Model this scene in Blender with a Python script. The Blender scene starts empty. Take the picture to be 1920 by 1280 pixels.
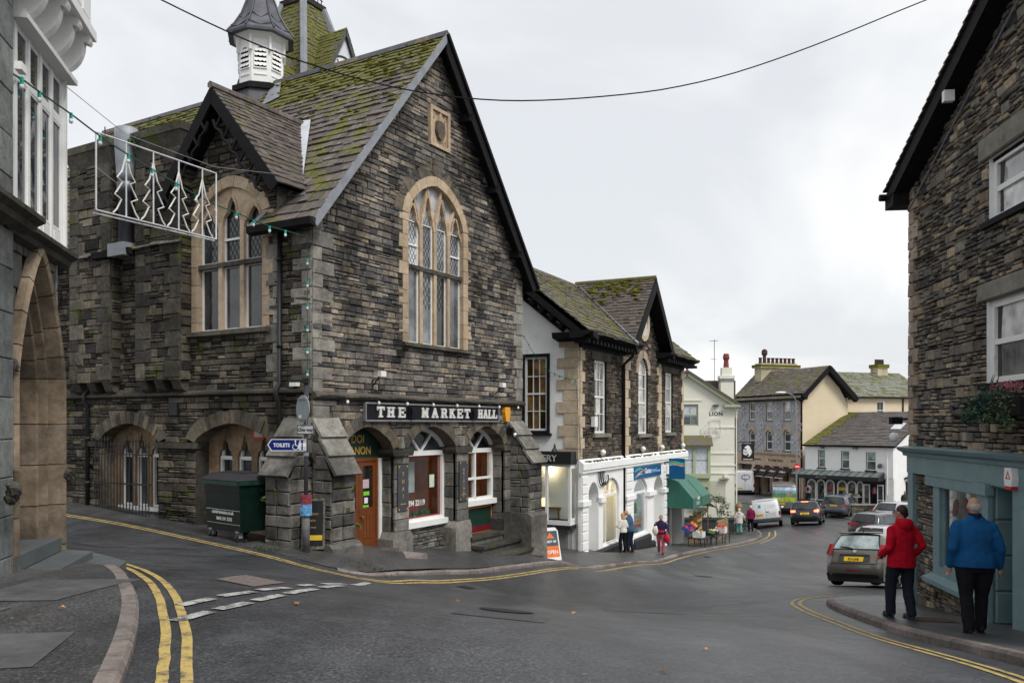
import bpy, math, random
import numpy as np
from mathutils import Vector, Matrix, noise
R = random.Random(11)
SC = bpy.context.scene
COL = SC.collection
# ------------------------------------------------------------------ camera, sky, sun, exposure
cd = bpy.data.cameras.new('camera'); cam = bpy.data.objects.new('camera', cd); COL.objects.link(cam)
cam.location = (0, 0, 0); cam.rotation_euler = (math.radians(90), 0, 0)
cd.sensor_width = 36.0; cd.lens = 36.0*1560/1920; cd.shift_y = (795-640)/1920; cd.clip_end = 3000; cd.clip_start = .1
SC.camera = cam
w = bpy.data.worlds.new('World'); SC.world = w; w.use_nodes = True
N = w.node_tree.nodes; L = w.node_tree.links
for n_ in list(N): N.remove(n_)
out = N.new('ShaderNodeOutputWorld'); bg = N.new('ShaderNodeBackground'); bg.inputs['Strength'].default_value = .1
sky = N.new('ShaderNodeTexSky'); sky.sky_type = 'NISHITA'; sky.sun_disc = False
SUN_EL, SUN_AZ = math.radians(52), math.radians(140)      # azimuth clockwise from +Y
sky.sun_elevation = SUN_EL; sky.sun_rotation = SUN_AZ; sky.altitude = 100; sky.air_density = 1.2; sky.dust_density = 2
tc = N.new('ShaderNodeTexCoord'); sp = N.new('ShaderNodeSeparateXYZ'); L.new(tc.outputs['Generated'], sp.inputs[0])
def mnode(op, a, b=None):
    m = N.new('ShaderNodeMath'); m.operation = op
    for i, v in enumerate((a, b)):
        if v is None: continue
        if hasattr(v, 'links'): L.new(v, m.inputs[i])
        else: m.inputs[i].default_value = v
    return m.outputs[0]
zz = mnode('ADD', mnode('ABSOLUTE', sp.outputs[2]), .45)
cb = N.new('ShaderNodeCombineXYZ')
L.new(mnode('DIVIDE', sp.outputs[0], zz), cb.inputs[0]); L.new(mnode('DIVIDE', sp.outputs[1], zz), cb.inputs[1])
nz = N.new('ShaderNodeTexNoise'); nz.inputs['Scale'].default_value = 1.7; nz.inputs['Detail'].default_value = 5; nz.inputs['Roughness'].default_value = .5
nz.inputs['Distortion'].default_value = .6
mp = N.new('ShaderNodeMapping'); mp.inputs['Location'].default_value = (3.1, .62, .3); mp.inputs['Scale'].default_value = (.8, 1.0, 1)
L.new(cb.outputs[0], mp.inputs[0]); L.new(mp.outputs[0], nz.inputs['Vector'])
rp = N.new('ShaderNodeValToRGB'); L.new(nz.outputs['Fac'], rp.inputs[0])
el = rp.color_ramp.elements
el[0].position = .4; el[0].color = (4.3, 4.42, 4.58, 1)
el[1].position = .61; el[1].color = (5.8, 5.77, 5.7, 1)
e_ = el.new(.5); e_.color = (4.95, 5.0, 5.05, 1)
mx = N.new('ShaderNodeMix'); mx.data_type = 'RGBA'; mx.inputs[0].default_value = .93
L.new(sky.outputs[0], mx.inputs[6]); L.new(rp.outputs[0], mx.inputs[7])
L.new(mx.outputs[2], bg.inputs['Color']); L.new(bg.outputs[0], out.inputs['Surface'])
sl = bpy.data.lights.new('sun', 'SUN'); sl.energy = 1.5; sl.angle = math.radians(22); sl.color = (1, .97, .92)
so = bpy.data.objects.new('sun', sl); COL.objects.link(so)
sd = Vector((math.sin(SUN_AZ)*math.cos(SUN_EL), math.cos(SUN_AZ)*math.cos(SUN_EL), math.sin(SUN_EL)))
so.rotation_euler = sd.to_track_quat('Z', 'Y').to_euler(); so.location = (20, -30, 60)
SC.view_settings.view_transform = 'Standard'; SC.view_settings.look = 'None'; SC.view_settings.exposure = .93; SC.view_settings.gamma = 1
SC.view_settings.use_curve_mapping = False
try:
    SC.cycles.max_bounces = 6; SC.cycles.transparent_max_bounces = 12
except Exception: pass

# ------------------------------------------------------------------ terrain heights (thin plate spline through surveyed spots)
GP = np.array([(0, 0, -1.62), (0, 5, -1.62), (-3, 5, -1.6), (3, 5, -1.75), (-5.6, 10.4, -1.72), (-3.3, 8.4, -1.66), (-5.5, 7, -1.6), (6.1, 11, -2.87), (6.1, 13.1, -3.15), (7.7, 16, -3.52), (9, 22, -4.3), (17, 52, -6.4), (16.3, 54, -6.7), (25, 63, -7.25), (22, 67, -7.25), (28, 78, -7.2), (34, 78, -7.3), (-3.2, 18.8, -2.78), (2.4, 32, -4.82), (4.7, 36.4, -5.45), (6.5, 36.3, -5.75), (14.2, 52, -6.95), (-5.8, 17.7, -2.38), (-9.9, 20.4, -2.03), (-14, 23, -1.8), (40, 100, -7.4), (20, 95, -7.4), (0, 60, -7.5), (60, 60, -8), (-30, 30, -1.5), (-30, 0, -1.0), (-10, -10, -0.6), (10, -10, -1.0), (20, 5, -3.0), (40, 20, -6), (-20, 60, -6.5), (-2.92, 16.31, -2.64), (-4.7, 15.97, -2.42), (-2.8, 19.2, -2.95), (1.25, 23.5, -3.84), (-4.2, 15, -2.42), (-3.27, 15, -2.64), (-2.58, 15.5, -2.88), (-1.74, 17, -3.18), (-0.74, 19.2, -3.51), (1.54, 24, -4.18), (5.8, 33.5, -5.55), (9.7, 41, -6.18), (-8.19, 18, -2.19), (-5.8, 16.2, -2.32), (-10.5, 19.6, -2.1), (-20, 26, -1.7), (0, 120, -7.4), (60, 130, -8)], float)
def _U(r2): return np.where(r2 > 1e-9, r2*np.log(np.maximum(r2, 1e-9)), 0)
_n = len(GP)
_A = np.zeros((_n+3, _n+3)); _A[:_n, :_n] = _U(((GP[:, None, :2]-GP[None, :, :2])**2).sum(-1))+2*np.eye(_n)
_A[:_n, _n] = 1; _A[:_n, _n+1:] = GP[:, :2]; _A[_n:, :_n] = _A[:_n, _n:].T
_W = np.linalg.solve(_A, np.r_[GP[:, 2], 0, 0, 0])
def HA(x, y):
    x = np.asarray(x, float); y = np.asarray(y, float)
    r = (x[..., None]-GP[:, 0])**2+(y[..., None]-GP[:, 1])**2
    h = _U(r)@_W[:_n]+_W[_n]+_W[_n+1]*x+_W[_n+2]*y
    d = np.maximum(np.maximum(np.maximum(-32-x, x-62), np.maximum(-12-y, y-125)), 0)/25
    t = np.clip(d, 0, 1); t = t*t*(3-2*t)
    return np.clip(h*(1-t)-7.6*t, -9, 1)
def H(x, y): return float(HA(np.array([x]), np.array([y]))[0])

# ------------------------------------------------------------------ materials
MATS = {}
def newmat(name):
    m = bpy.data.materials.new(name); m.use_nodes = True
    return m, m.node_tree.nodes, m.node_tree.links, m.node_tree.nodes['Principled BSDF']
def rnd_node(N, L):
    g = N.new('ShaderNodeNewGeometry'); o = N.new('ShaderNodeObjectInfo')
    a = N.new('ShaderNodeMath'); a.operation = 'ADD'; L.new(g.outputs['Random Per Island'], a.inputs[0]); L.new(o.outputs['Random'], a.inputs[1])
    f = N.new('ShaderNodeMath'); f.operation = 'FRACT'; L.new(a.outputs[0], f.inputs[0]); return f.outputs[0]
def tex(N, L, scale, detail=4, rough=.6, coord='Object'):
    t = N.new('ShaderNodeTexCoord'); n = N.new('ShaderNodeTexNoise'); n.inputs['Scale'].default_value = scale
    n.inputs['Detail'].default_value = detail; n.inputs['Roughness'].default_value = rough
    L.new(t.outputs[coord], n.inputs['Vector']); return n.outputs['Fac']
def ramp(N, L, src, stops):
    r = N.new('ShaderNodeValToRGB'); L.new(src, r.inputs[0]); e = r.color_ramp.elements
    while len(e) < len(stops): e.new(.5)
    for i, (p, c) in enumerate(stops):
        e[i].position = p; e[i].color = (*c, 1) if len(c) == 3 else c
    return r.outputs[0]
def mixc(N, L, fac, a, b, mode='MIX'):
    m = N.new('ShaderNodeMix'); m.data_type = 'RGBA'; m.blend_type = mode
    for i, v in ((0, fac), (6, a), (7, b)):
        if hasattr(v, 'links'): L.new(v, m.inputs[i])
        elif i: m.inputs[i].default_value = (*v, 1)
        else: m.inputs[i].default_value = v
    return m.outputs[2]
def bump(N, L, B, src, strength, dist=.02):
    b = N.new('ShaderNodeBump'); b.inputs['Strength'].default_value = strength; b.inputs['Distance'].default_value = dist
    L.new(src, b.inputs['Height']); L.new(b.outputs[0], B.inputs['Normal'])
def gray(v): return (v, v, v)
def mat(name, col, rough=.6, metal=0., var=.25, scale=5., bmp=0., bscale=None, rnd=0., spec=None, coat=0., dirt=None):
    """plain surface: colour with noise variation, optional per-piece variation and relief"""
    if name in MATS: return MATS[name]
    m, N, L, B = newmat(name)
    c = ramp(N, L, tex(N, L, scale), [(.25, tuple(x*(1-var) for x in col)), (.75, tuple(min(1, x*(1+var)) for x in col))])
    if rnd:
        c = mixc(N, L, 1., c, ramp(N, L, rnd_node(N, L), [(0, gray(1-rnd)), (1, gray(1+rnd))]), 'MULTIPLY')
    if dirt:
        c = mixc(N, L, ramp(N, L, tex(N, L, dirt[1], 6, .7), [(dirt[2], gray(0)), (dirt[2]+.2, gray(1))]), c, dirt[0])
    L.new(c, B.inputs['Base Color'])
    B.inputs['Roughness'].default_value = rough; B.inputs['Metallic'].default_value = metal
    B.inputs['Specular IOR Level'].default_value = spec if spec is not None else (.1 if rough >= .65 else .3)
    if coat: B.inputs['Coat Weight'].default_value = coat; B.inputs['Coat Roughness'].default_value = .05
    if bmp: bump(N, L, B, tex(N, L, bscale or scale*4, 5, .65), bmp)
    MATS[name] = m; return m
def stone(name, cols, rough=.85, mott=.45, soot=.5, bmp=.7, moss=0.):
    """cut or rubble stone: each piece its own tint, mottled, sooty patches over the wall"""
    if name in MATS: return MATS[name]
    m, N, L, B = newmat(name)
    k = len(cols)
    r = N.new('ShaderNodeValToRGB'); r.color_ramp.interpolation = 'LINEAR'; L.new(rnd_node(N, L), r.inputs[0]); e = r.color_ramp.elements
    while len(e) < k: e.new(.5)
    for i, c in enumerate(cols): e[i].position = i/(k-1); e[i].color = (*c, 1)
    c = r.outputs[0]
    c = mixc(N, L, 1., c, ramp(N, L, tex(N, L, 9, 6, .7), [(.3, gray(1-mott)), (.7, gray(1+mott))]), 'MULTIPLY')
    if soot:
        c = mixc(N, L, 1., c, ramp(N, L, tex(N, L, .62, 6, .72), [(.38, gray(1-soot)), (.6, gray(1.2))]), 'MULTIPLY')
    if moss:
        c = mixc(N, L, ramp(N, L, tex(N, L, 1.7, 6, .72), [(.62-moss*.3, gray(0)), (.74-moss*.3, gray(1))]), c, (.07, .085, .015))
    L.new(c, B.inputs['Base Color']); B.inputs['Roughness'].default_value = rough; B.inputs['Specular IOR Level'].default_value = .12
    bump(N, L, B, tex(N, L, 22, 6, .7), bmp, .025)
    MATS[name] = m; return m
def glass(name, tint=(.02, .024, .028), rough=.04, wav=.15):
    """window pane with a dim room behind it: a dark glossy sheet with slightly wavy surface"""
    if name in MATS: return MATS[name]
    m, N, L, B = newmat(name)
    c = ramp(N, L, rnd_node(N, L), [(0, tuple(x*.3 for x in tint)), (1, tuple(x*2. for x in tint))])  # per-pane tint paints varied sky reflections into the base colour
    c = mixc(N, L, 1., c, ramp(N, L, tex(N, L, 1.6, 3, .6), [(.35, gray(.45)), (.62, gray(1.5))]), 'MULTIPLY')
    L.new(c, B.inputs['Base Color']); B.inputs['Roughness'].default_value = rough; B.inputs['Specular IOR Level'].default_value = .6
    bump(N, L, B, tex(N, L, 2.5, 2, .5), wav, .02)
    MATS[name] = m; return m
def clear(name='shop_glass'):
    if name in MATS: return MATS[name]
    m = bpy.data.materials.new(name); m.use_nodes = True; N = m.node_tree.nodes; L = m.node_tree.links
    N.remove(N['Principled BSDF']); o = N['Material Output']
    t = N.new('ShaderNodeBsdfTransparent'); t.inputs[0].default_value = (.9, .93, .92, 1); g = N.new('ShaderNodeBsdfGlossy'); g.inputs['Roughness'].default_value = .02
    f = N.new('ShaderNodeLayerWeight'); f.inputs[0].default_value = .5; x = N.new('ShaderNodeMixShader'); pw = N.new('ShaderNodeMath'); pw.operation = 'POWER'; pw.inputs[1].default_value = 3.5
    L.new(f.outputs['Facing'], pw.inputs[0]); ma = N.new('ShaderNodeMath'); ma.operation = 'MULTIPLY_ADD'; ma.inputs[1].default_value = .6; ma.inputs[2].default_value = .05; L.new(pw.outputs[0], ma.inputs[0]); L.new(ma.outputs[0], x.inputs[0]); L.new(t.outputs[0], x.inputs[1]); L.new(g.outputs[0], x.inputs[2]); L.new(x.outputs[0], o.inputs[0])
    MATS[name] = m; return m
def emit(name, col, s):
    if name in MATS: return MATS[name]
    m, N, L, B = newmat(name); B.inputs['Base Color'].default_value = (*col, 1); B.inputs['Emission Color'].default_value = (*col, 1); B.inputs['Emission Strength'].default_value = s
    MATS[name] = m; return m

# ------------------------------------------------------------------ geometry helpers
class MB:
    def __init__(s): s.v = []; s.f = []
    def add(s, vs, fs):
        b = len(s.v); s.v.extend([tuple(q) for q in vs]); s.f.extend([tuple(b+i for i in f) for f in fs]); return s
    def merge(s, o): return s.add(o.v, o.f)
    def box(s, x0, x1, y0, y1, z0, z1, M=None):
        vs = [(x, y, z) for z in (z0, z1) for y in (y0, y1) for x in (x0, x1)]
        if M is not None: vs = [M @ Vector(q) for q in vs]
        return s.add(vs, [(0, 2, 3, 1), (4, 5, 7, 6), (0, 1, 5, 4), (2, 6, 7, 3), (0, 4, 6, 2), (1, 3, 7, 5)])
    def prism(s, poly, pl, w0, w1, caps=True):
        """polygon [(u,v)] in plane map pl, from depth w0 to w1"""
        n = len(poly); vs = [pl(u, v, w0) for u, v in poly]+[pl(u, v, w1) for u, v in poly]
        fs = [(i, (i+1) % n, n+(i+1) % n, n+i) for i in range(n)]
        if caps: fs += [tuple(range(n))[::-1], tuple(range(n, 2*n))]
        return s.add(vs, fs)
    def pbox(s, pl, u0, u1, v0, v1, w0, w1): return s.prism([(u0, v0), (u1, v0), (u1, v1), (u0, v1)], pl, w0, w1)
    def ring(s, outer, inner, pl, w0, w1):
        n = len(outer); vs = [pl(*q, w) for w in (w0, w1) for p in (outer, inner) for q in p]
        fs = []
        for i in range(n):
            j = (i+1) % n
            fs += [(2*n+i, 2*n+j, 3*n+j, 3*n+i), (n+i, n+j, j, i), (i, j, 2*n+j, 2*n+i), (3*n+i, 3*n+j, n+j, n+i)]
        return s.add(vs, fs)
    def strip(s, A, B):
        n = len(A); return s.add(list(A)+list(B), [(i, i+1, n+i+1, n+i) for i in range(n-1)])
    def tube(s, path, r, n=6, cap=True, closed=False):
        path = [Vector(p) for p in path]; k = len(path); rs = r if isinstance(r, (list, tuple)) else [r]*k
        b = len(s.v); up = None
        for i, p in enumerate(path):
            a = path[(i-1) % k] if closed else path[max(i-1, 0)]; c = path[(i+1) % k] if closed else path[min(i+1, k-1)]
            t = (c-a).normalized() if (c-a).length > 1e-9 else Vector((0, 0, 1))
            if up is None: up = Vector((0, 0, 1)) if abs(t.z) < .9 else Vector((1, 0, 0))
            x = t.cross(up)
            if x.length < 1e-6: x = t.orthogonal()
            x.normalize(); y = x.cross(t).normalized(); up = y
            for j in range(n):
                a2 = 2*math.pi*(j+.5)/n; s.v.append(tuple(p+(x*math.cos(a2)+y*math.sin(a2))*rs[i]))
        for i in range(k if closed else k-1):
            i2 = (i+1) % k
            for j in range(n): s.f.append((b+i*n+j, b+i*n+(j+1) % n, b+i2*n+(j+1) % n, b+i2*n+j))
        if cap and not closed: s.f.append(tuple(b+j for j in range(n))[::-1]); s.f.append(tuple(b+(k-1)*n+j for j in range(n)))
        return s
    def lathe(s, prof, c=(0, 0, 0), n=12, ph=0., M=None):
        b = len(s.v); k = len(prof)
        for r, z in prof:
            for j in range(n):
                a = 2*math.pi*j/n+ph; q = Vector((r*math.cos(a), r*math.sin(a), z))
                if M is not None: q = M @ q
                s.v.append((c[0]+q[0], c[1]+q[1], c[2]+q[2]))
        for i in range(k-1):
            for j in range(n): s.f.append((b+i*n+j, b+i*n+(j+1) % n, b+(i+1)*n+(j+1) % n, b+(i+1)*n+j))
        s.f.append(tuple(b+j for j in range(n))[::-1]); s.f.append(tuple(b+(k-1)*n+j for j in range(n))); return s
    def blob(s, c, rx, ry, rz, seed=0, jit=.15, n=6, m=4):
        b = len(s.v); rr = random.Random(seed)
        for i in range(m+1):
            t = math.pi*i/m
            for j in range(n):
                a = 2*math.pi*j/n; k = 1+rr.uniform(-jit, jit)
                s.v.append((c[0]+rx*k*math.sin(t)*math.cos(a), c[1]+ry*k*math.sin(t)*math.sin(a), c[2]+rz*k*math.cos(t)))
        for i in range(m):
            for j in range(n): s.f.append((b+i*n+j, b+(i+1)*n+j, b+(i+1)*n+(j+1) % n, b+i*n+(j+1) % n))
        return s
def mk(name, mb, m, parent=None, off=(0, 0, 0), smooth=False, kind=None, label=None, recalc=False):
    me = bpy.data.meshes.new(name)
    ox, oy, oz = off
    me.from_pydata([(x-ox, y-oy, z-oz) for x, y, z in mb.v], [], mb.f)
    if m is not None:
        for mm in (m if isinstance(m, (list, tuple)) else [m]): me.materials.append(mm)
    if hasattr(mb, 'mi'): me.polygons.foreach_set('material_index', mb.mi)
    if recalc:
        import bmesh
        bm = bmesh.new(); bm.from_mesh(me); bmesh.ops.remove_doubles(bm, verts=bm.verts, dist=1e-5); bmesh.ops.recalc_face_normals(bm, faces=bm.faces); bm.to_mesh(me); bm.free()
    if smooth: me.polygons.foreach_set('use_smooth', [True]*len(me.polygons))
    me.update()
    o = bpy.data.objects.new(name, me); COL.objects.link(o)
    if parent is not None: o.parent = parent
    if kind: o['kind'] = kind
    if label: o['label'] = label
    return o
def tag(o, label=None, cat=None, group=None, kind=None):
    for k, v in (('label', label), ('category', cat), ('group', group), ('kind', kind)):
        if v: o[k] = v
    return o
class Thing:
    """an Empty at the thing's base; parts are built in its frame (x along the front, y into it, z world height)"""
    def __init__(s, name, label, cat, x, y, z, ang=0., group=None):
        s.e = bpy.data.objects.new(name, None); COL.objects.link(s.e); s.e.empty_display_size = .3
        s.e.location = (x, y, z); s.e.rotation_euler = (0, 0, ang); tag(s.e, label, cat, group)
        s.z = z; s.x, s.y, s.ang = x, y, ang; s.ca, s.sa = math.cos(ang), math.sin(ang)
    def part(s, name, mb, m, parent=None, **k):
        return mk(name, mb, m, parent or s.e, off=(0, 0, s.z), **k)
    def world(s, p): return (s.x+p[0]*s.ca-p[1]*s.sa, s.y+p[0]*s.sa+p[1]*s.ca, p[2])
    def weight(s, mb):
        """rough size in the picture of a piece"""
        c = np.array(mb.v).mean(0); a = s.world(c)
        if a[1] < .5: return 0
        px, pz = a[0]/a[1], a[2]/a[1]
        if abs(px) > .625 or pz > .52 or pz < -.32: return 0
        v = np.array(mb.v); d = v.max(0)-v.min(0); return float(np.sort(d)[1]*np.sort(d)[2])/a[1]**2
    def pieces(s, name, mbs, m, stuff, parent=None, limit=300, stuffmat=None):
        ws = [s.weight(b) for b in mbs]; order = sorted(range(len(mbs)), key=lambda i: -ws[i])
        rest = MB()
        for r, i in enumerate(order):
            if r < limit and ws[i] > 0: s.part(name, mbs[i], m, parent)
            else: rest.merge(mbs[i])
        if rest.v: s.part(stuff, rest, stuffmat or m, parent, kind='stuff')
# plane maps: (u along, v up, w outward) -> local xyz
def front(y=0.): return lambda u, v, w: (u, y-w, v)
def side0(x=0.): return lambda u, v, w: (x-w, u, v)         # face looking to local -x
def side1(x=0.): return lambda u, v, w: (x+w, u, v)         # face looking to local +x
# arches
def ah(x, p): return (max(0, 1-(1-x)**p))**(1/p)
def arch_pts(u0, u1, vs, va, p=1.6, n=8):
    a = (u1-u0)/2; L_ = []
    for i in range(n+1):
        th = math.pi/2*i/n; x = 1-math.cos(th)
        L_.append((u0+a*x, vs+(va-vs)*ah(x, p)))
    return L_+[(u1-(u-u0), v) for u, v in L_[-2::-1]]
def arch_open(u0, u1, v0, vs, va, p=1.6):
    def f(za, zb):
        if zb <= v0+.004 or za >= va-.004: return None
        z = max(za, v0)
        if z <= vs: return (u0, u1)
        y = min(1, (z-vs)/(va-vs)); x = 1-(1-y**p)**(1/p); a = (u1-u0)/2
        return (u0+a*x, u1-a*x)
    f.brk = (v0, va); return f
def arch_open2(a, b, th, vs, va, p=1.6):
    """arch with a ring of voussoirs over plain jambs"""
    up = arch_open(a-th, b+th, vs, vs, va+th*.95, p)
    def f(za, zb):
        if zb <= vs+.02: return (a, b)
        return up(za, zb)
    f.brk = (vs,); return f
def rect_open(u0, u1, v0, v1):
    f = lambda za, zb: None if zb <= v0+.004 or za >= v1-.004 else (u0, u1)
    f.brk = (v0, v1); return f
def opening_poly(u0, u1, v0, vs, va=None, p=1.6, n=8):
    if va is None: return [(u0, v0), (u1, v0), (u1, vs), (u0, vs)]
    return [(u0, v0), (u1, v0)]+arch_pts(u0, u1, vs, va, p, n)[::-1]
def voussoirs(pl, u0, u1, vs, va, th, p=1.6, n=12, w0=-.1, w1=.04, jit=.03, gap=.006, rr=R):
    pts = arch_pts(u0, u1, vs, va, p, 40)
    P_ = np.array(pts); seg = np.r_[0, np.cumsum(np.hypot(*np.diff(P_, axis=0).T))]
    def at(t):
        t = min(max(t, 0), seg[-1]); q = np.array([np.interp(t, seg, P_[:, 0]), np.interp(t, seg, P_[:, 1])])
        q2 = np.array([np.interp(min(t+.02, seg[-1]), seg, P_[:, 0]), np.interp(min(t+.02, seg[-1]), seg, P_[:, 1])])
        q1 = np.array([np.interp(max(t-.02, 0), seg, P_[:, 0]), np.interp(max(t-.02, 0), seg, P_[:, 1])])
        d = q2-q1; d = d/np.hypot(*d); return q, np.array([-d[1], d[0]])
    cuts = [0]; 
    for i in range(1, n): cuts.append(seg[-1]*(i+rr.uniform(-.2, .2))/n)
    cuts.append(seg[-1]); res = []
    for a, b in zip(cuts, cuts[1:]):
        a += gap; b -= gap; t2 = th*(1+rr.uniform(-jit, jit)*3)
        m_ = (a+b)/2; ps = [at(a), at(m_), at(b)]
        poly = [tuple(q) for q, _ in ps]+[tuple(q+n_*t2) for q, n_ in ps[::-1]]
        res.append(MB().prism(poly, pl, w0, w1+rr.uniform(-jit, jit)*.5))
    return res
# ------------------------------------------------------------------ masonry
def stone_piece(pl, q, d, bev=.012, j=.006, back=-.05, rr=R):
    """q = bl, br, tr, tl in (u,v)"""
    cu = sum(p[0] for p in q)/4; cv = sum(p[1] for p in q)/4
    B_ = [(u+rr.uniform(-j, j), v+rr.uniform(-j, j)*.7) for u, v in q]; vs = [pl(u, v, back) for u, v in B_]+[pl(u, v, d-bev) for u, v in B_]
    for u, v in B_:
        su = bev if u < cu else -bev; sv = bev if v < cv else -bev
        vs.append(pl(u+su+rr.uniform(-j, j)*.5, v+sv+rr.uniform(-j, j)*.5, d+rr.uniform(-.5, .5)*bev))
    fs = [(8, 9, 10, 11)]
    for i in range(4):
        k = (i+1) % 4; fs += [(i, k, 4+k, 4+i), (4+i, 4+k, 8+k, 8+i)]
    return MB().add(vs, fs)
def free(lo, hi, opens, za, zb):
    iv = [(lo, hi)]
    for o in opens:
        r = o(za, zb)
        if not r: continue
        nx = []
        for a, b in iv:
            if r[1] <= a or r[0] >= b: nx.append((a, b)); continue
            if r[0] > a: nx.append((a, r[0]))
            if r[1] < b: nx.append((r[1], b))
        iv = nx
    return iv
def masonry(pl, ext, z0, z1, opens, hr=(.12, .24), lr=(.22, .6), split=.35, gap=.008, dr=(.005, .035), bev=.012, j=.008, rr=R, minw=.05):
    """coursed rubble filling ext(z)->(lo,hi) minus openings; returns pieces and the mortar face behind them"""
    res = []; mort = MB(); z = z0
    brk = sorted(q for o in opens for q in o.brk if z0+.02 < q < z1-.02)
    nm = max(1, int((z1-z0)/.05)); mz = sorted(list(np.linspace(z0, z1, nm+1))+brk)
    for za, zb in zip(mz, mz[1:]):
        if zb-za < 1e-4: continue
        e0, e1 = ext(za+1e-5), ext(zb-1e-5); lo, hi = min(e0[0], e1[0]), max(e0[1], e1[1])
        for a, b in free(lo, hi, opens, (za+zb)/2-1e-4, (za+zb)/2+1e-4):
            mort.add([pl(max(a, e0[0]), za, -.022), pl(min(b, e0[1]), za, -.022), pl(min(b, max(e1)), zb, -.022), pl(max(a, e1[0]), zb, -.022)], [(0, 1, 2, 3)])
    while z < z1-.03:
        h = rr.uniform(*hr); zt = z+h
        for q in brk:
            if z+.02 < q < zt+.05: zt = q; break
        if zt > z1-.07: zt = z1
        e0, e1 = ext(z), ext(zt)
        lo, hi = min(e0[0], e1[0]), max(e0[1], e1[1])
        zm = (z+zt)/2
        for a, b in free(lo, hi, opens, zm-.02, zm+.02):
            sa, sb = a <= lo+1e-6, b >= hi-1e-6
            qa = (e0[0], e1[0]) if sa else (a, a); qb = (e0[1], e1[1]) if sb else (b, b)
            if qb[0]-qa[0] < .01: continue
            cuts = [0.]; t = 0; W = b-a
            while True:
                t += rr.uniform(*lr)
                if t > W-lr[0]*.7: break
                cuts.append(t)
            cuts.append(W)
            for i, (c, d) in enumerate(zip(cuts, cuts[1:])):
                n = 1
                if rr.random() < split: n = 2 if (zt-z) < .17 or rr.random() < .6 else 3
                ys = [0]+sorted(rr.uniform(.3, .7) if n == 2 else k/n+rr.uniform(-.08, .08) for k in range(1, n))+[1]
                for k in range(n):
                    za, zb = z+(zt-z)*ys[k], z+(zt-z)*ys[k+1]
                    subs = [(c, d)]
                    if n > 1 and d-c > lr[0]*1.6 and rr.random() < .6:
                        m_ = c+(d-c)*rr.uniform(.35, .65); subs = [(c, m_), (m_, d)]
                    for (c2, d2) in subs:
                        def edge(tt, zq, first, last):
                            f = (zq-z)/(zt-z)
                            if first and sa: return e0[0]+(e1[0]-e0[0])*f
                            if last and sb: return e0[1]+(e1[1]-e0[1])*f
                            return a+tt
                        fi, la = c2 == 0., d2 == W
                        q = [(edge(c2, za, fi, 0)+gap, za+gap), (edge(d2, za, 0, la)-gap, za+gap), (edge(d2, zb, 0, la)-gap, zb-gap), (edge(c2, zb, fi, 0)+gap, zb-gap)]
                        if q[2][0]-q[3][0] < .012:
                            m_ = (q[2][0]+q[3][0])/2
                            q[2], q[3] = (m_+.006, q[2][1]), (m_-.006, q[3][1])
                        if q[1][0]-q[0][0] < minw and q[2][0]-q[3][0] < minw: continue
                        lim = min(bev, (zb-za)*.25)
                        res.append(stone_piece(pl, q, rr.uniform(*dr), lim, min(j, (zb-za)*.08), rr=rr))
        z = zt
    return res, mort
def quoins(pl, u, sgn, z0, z1, hs=(.24, .36), ls=(.32, .55), d=.035, gap=.006, rr=R, phase=0, j=.004, bev=.012):
    """corner blocks on one face, from u towards u+sgn"""
    res = []; z = z0; k = phase
    while z < z1-.05:
        h = rr.uniform(*hs); zt = min(z+h, z1)
        if z1-zt < .1: zt = z1
        l = ls[k % 2]*rr.uniform(.92, 1.06); a, b = (u, u+sgn*l) if sgn > 0 else (u+sgn*l, u)
        res.append(stone_piece(pl, [(a+gap, z+gap), (b-gap, z+gap), (b-gap, zt-gap), (a+gap, zt-gap)], d+rr.uniform(-.008, .008), bev, j, rr=rr)); k += 1; z = zt
    return res
def slates(fn, ext, vmax, e0=.32, e1=.17, wr=(.25, .45), th=.016, rr=R, tilt=.03, start=0.):
    """fn(u,v,w) maps roof plane (v up the slope, w off it); diminishing courses"""
    res = []; v = start
    while v < vmax-.02:
        f = v/vmax; ex = e0+(e1-e0)*f; vt = min(v+ex, vmax); lo, hi = ext(v); lo2, hi2 = ext(vt)
        u = lo-rr.uniform(0, .2)
        while u < hi-.01:
            wd = rr.uniform(*wr)*(1-.35*f); u2 = u+wd
            if hi-u2 < .1: u2 = hi
            a, b = max(u, lo), min(u2, hi); a2, b2 = max(u, lo2), min(u2, hi2)
            if b-a > .03 and b2-a2 > .0:
                g = .004; t = th*rr.uniform(.8, 1.5); lift = tilt*rr.uniform(.6, 1.7); dv = rr.uniform(-.02, .018)-(.05 if rr.random() < .03 else 0)
                vs = [fn(a+g, v-.03+dv, lift+t), fn(b-g, v-.03+dv+rr.uniform(-.008, .008), lift+t+rr.uniform(-.004, .006)), fn(b2-g, vt+.02, t), fn(a2+g, vt+.02, t),
                      fn(a+g, v-.03+dv, lift-.012), fn(b-g, v-.03+dv, lift-.012), fn(b2-g, vt+.02, -.012), fn(a2+g, vt+.02, -.012)]
                res.append(MB().add(vs, [(0, 1, 2, 3), (4, 5, 1, 0), (5, 6, 2, 1), (7, 4, 0, 3)]))
            u = u2
        v = vt
    return res
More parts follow.
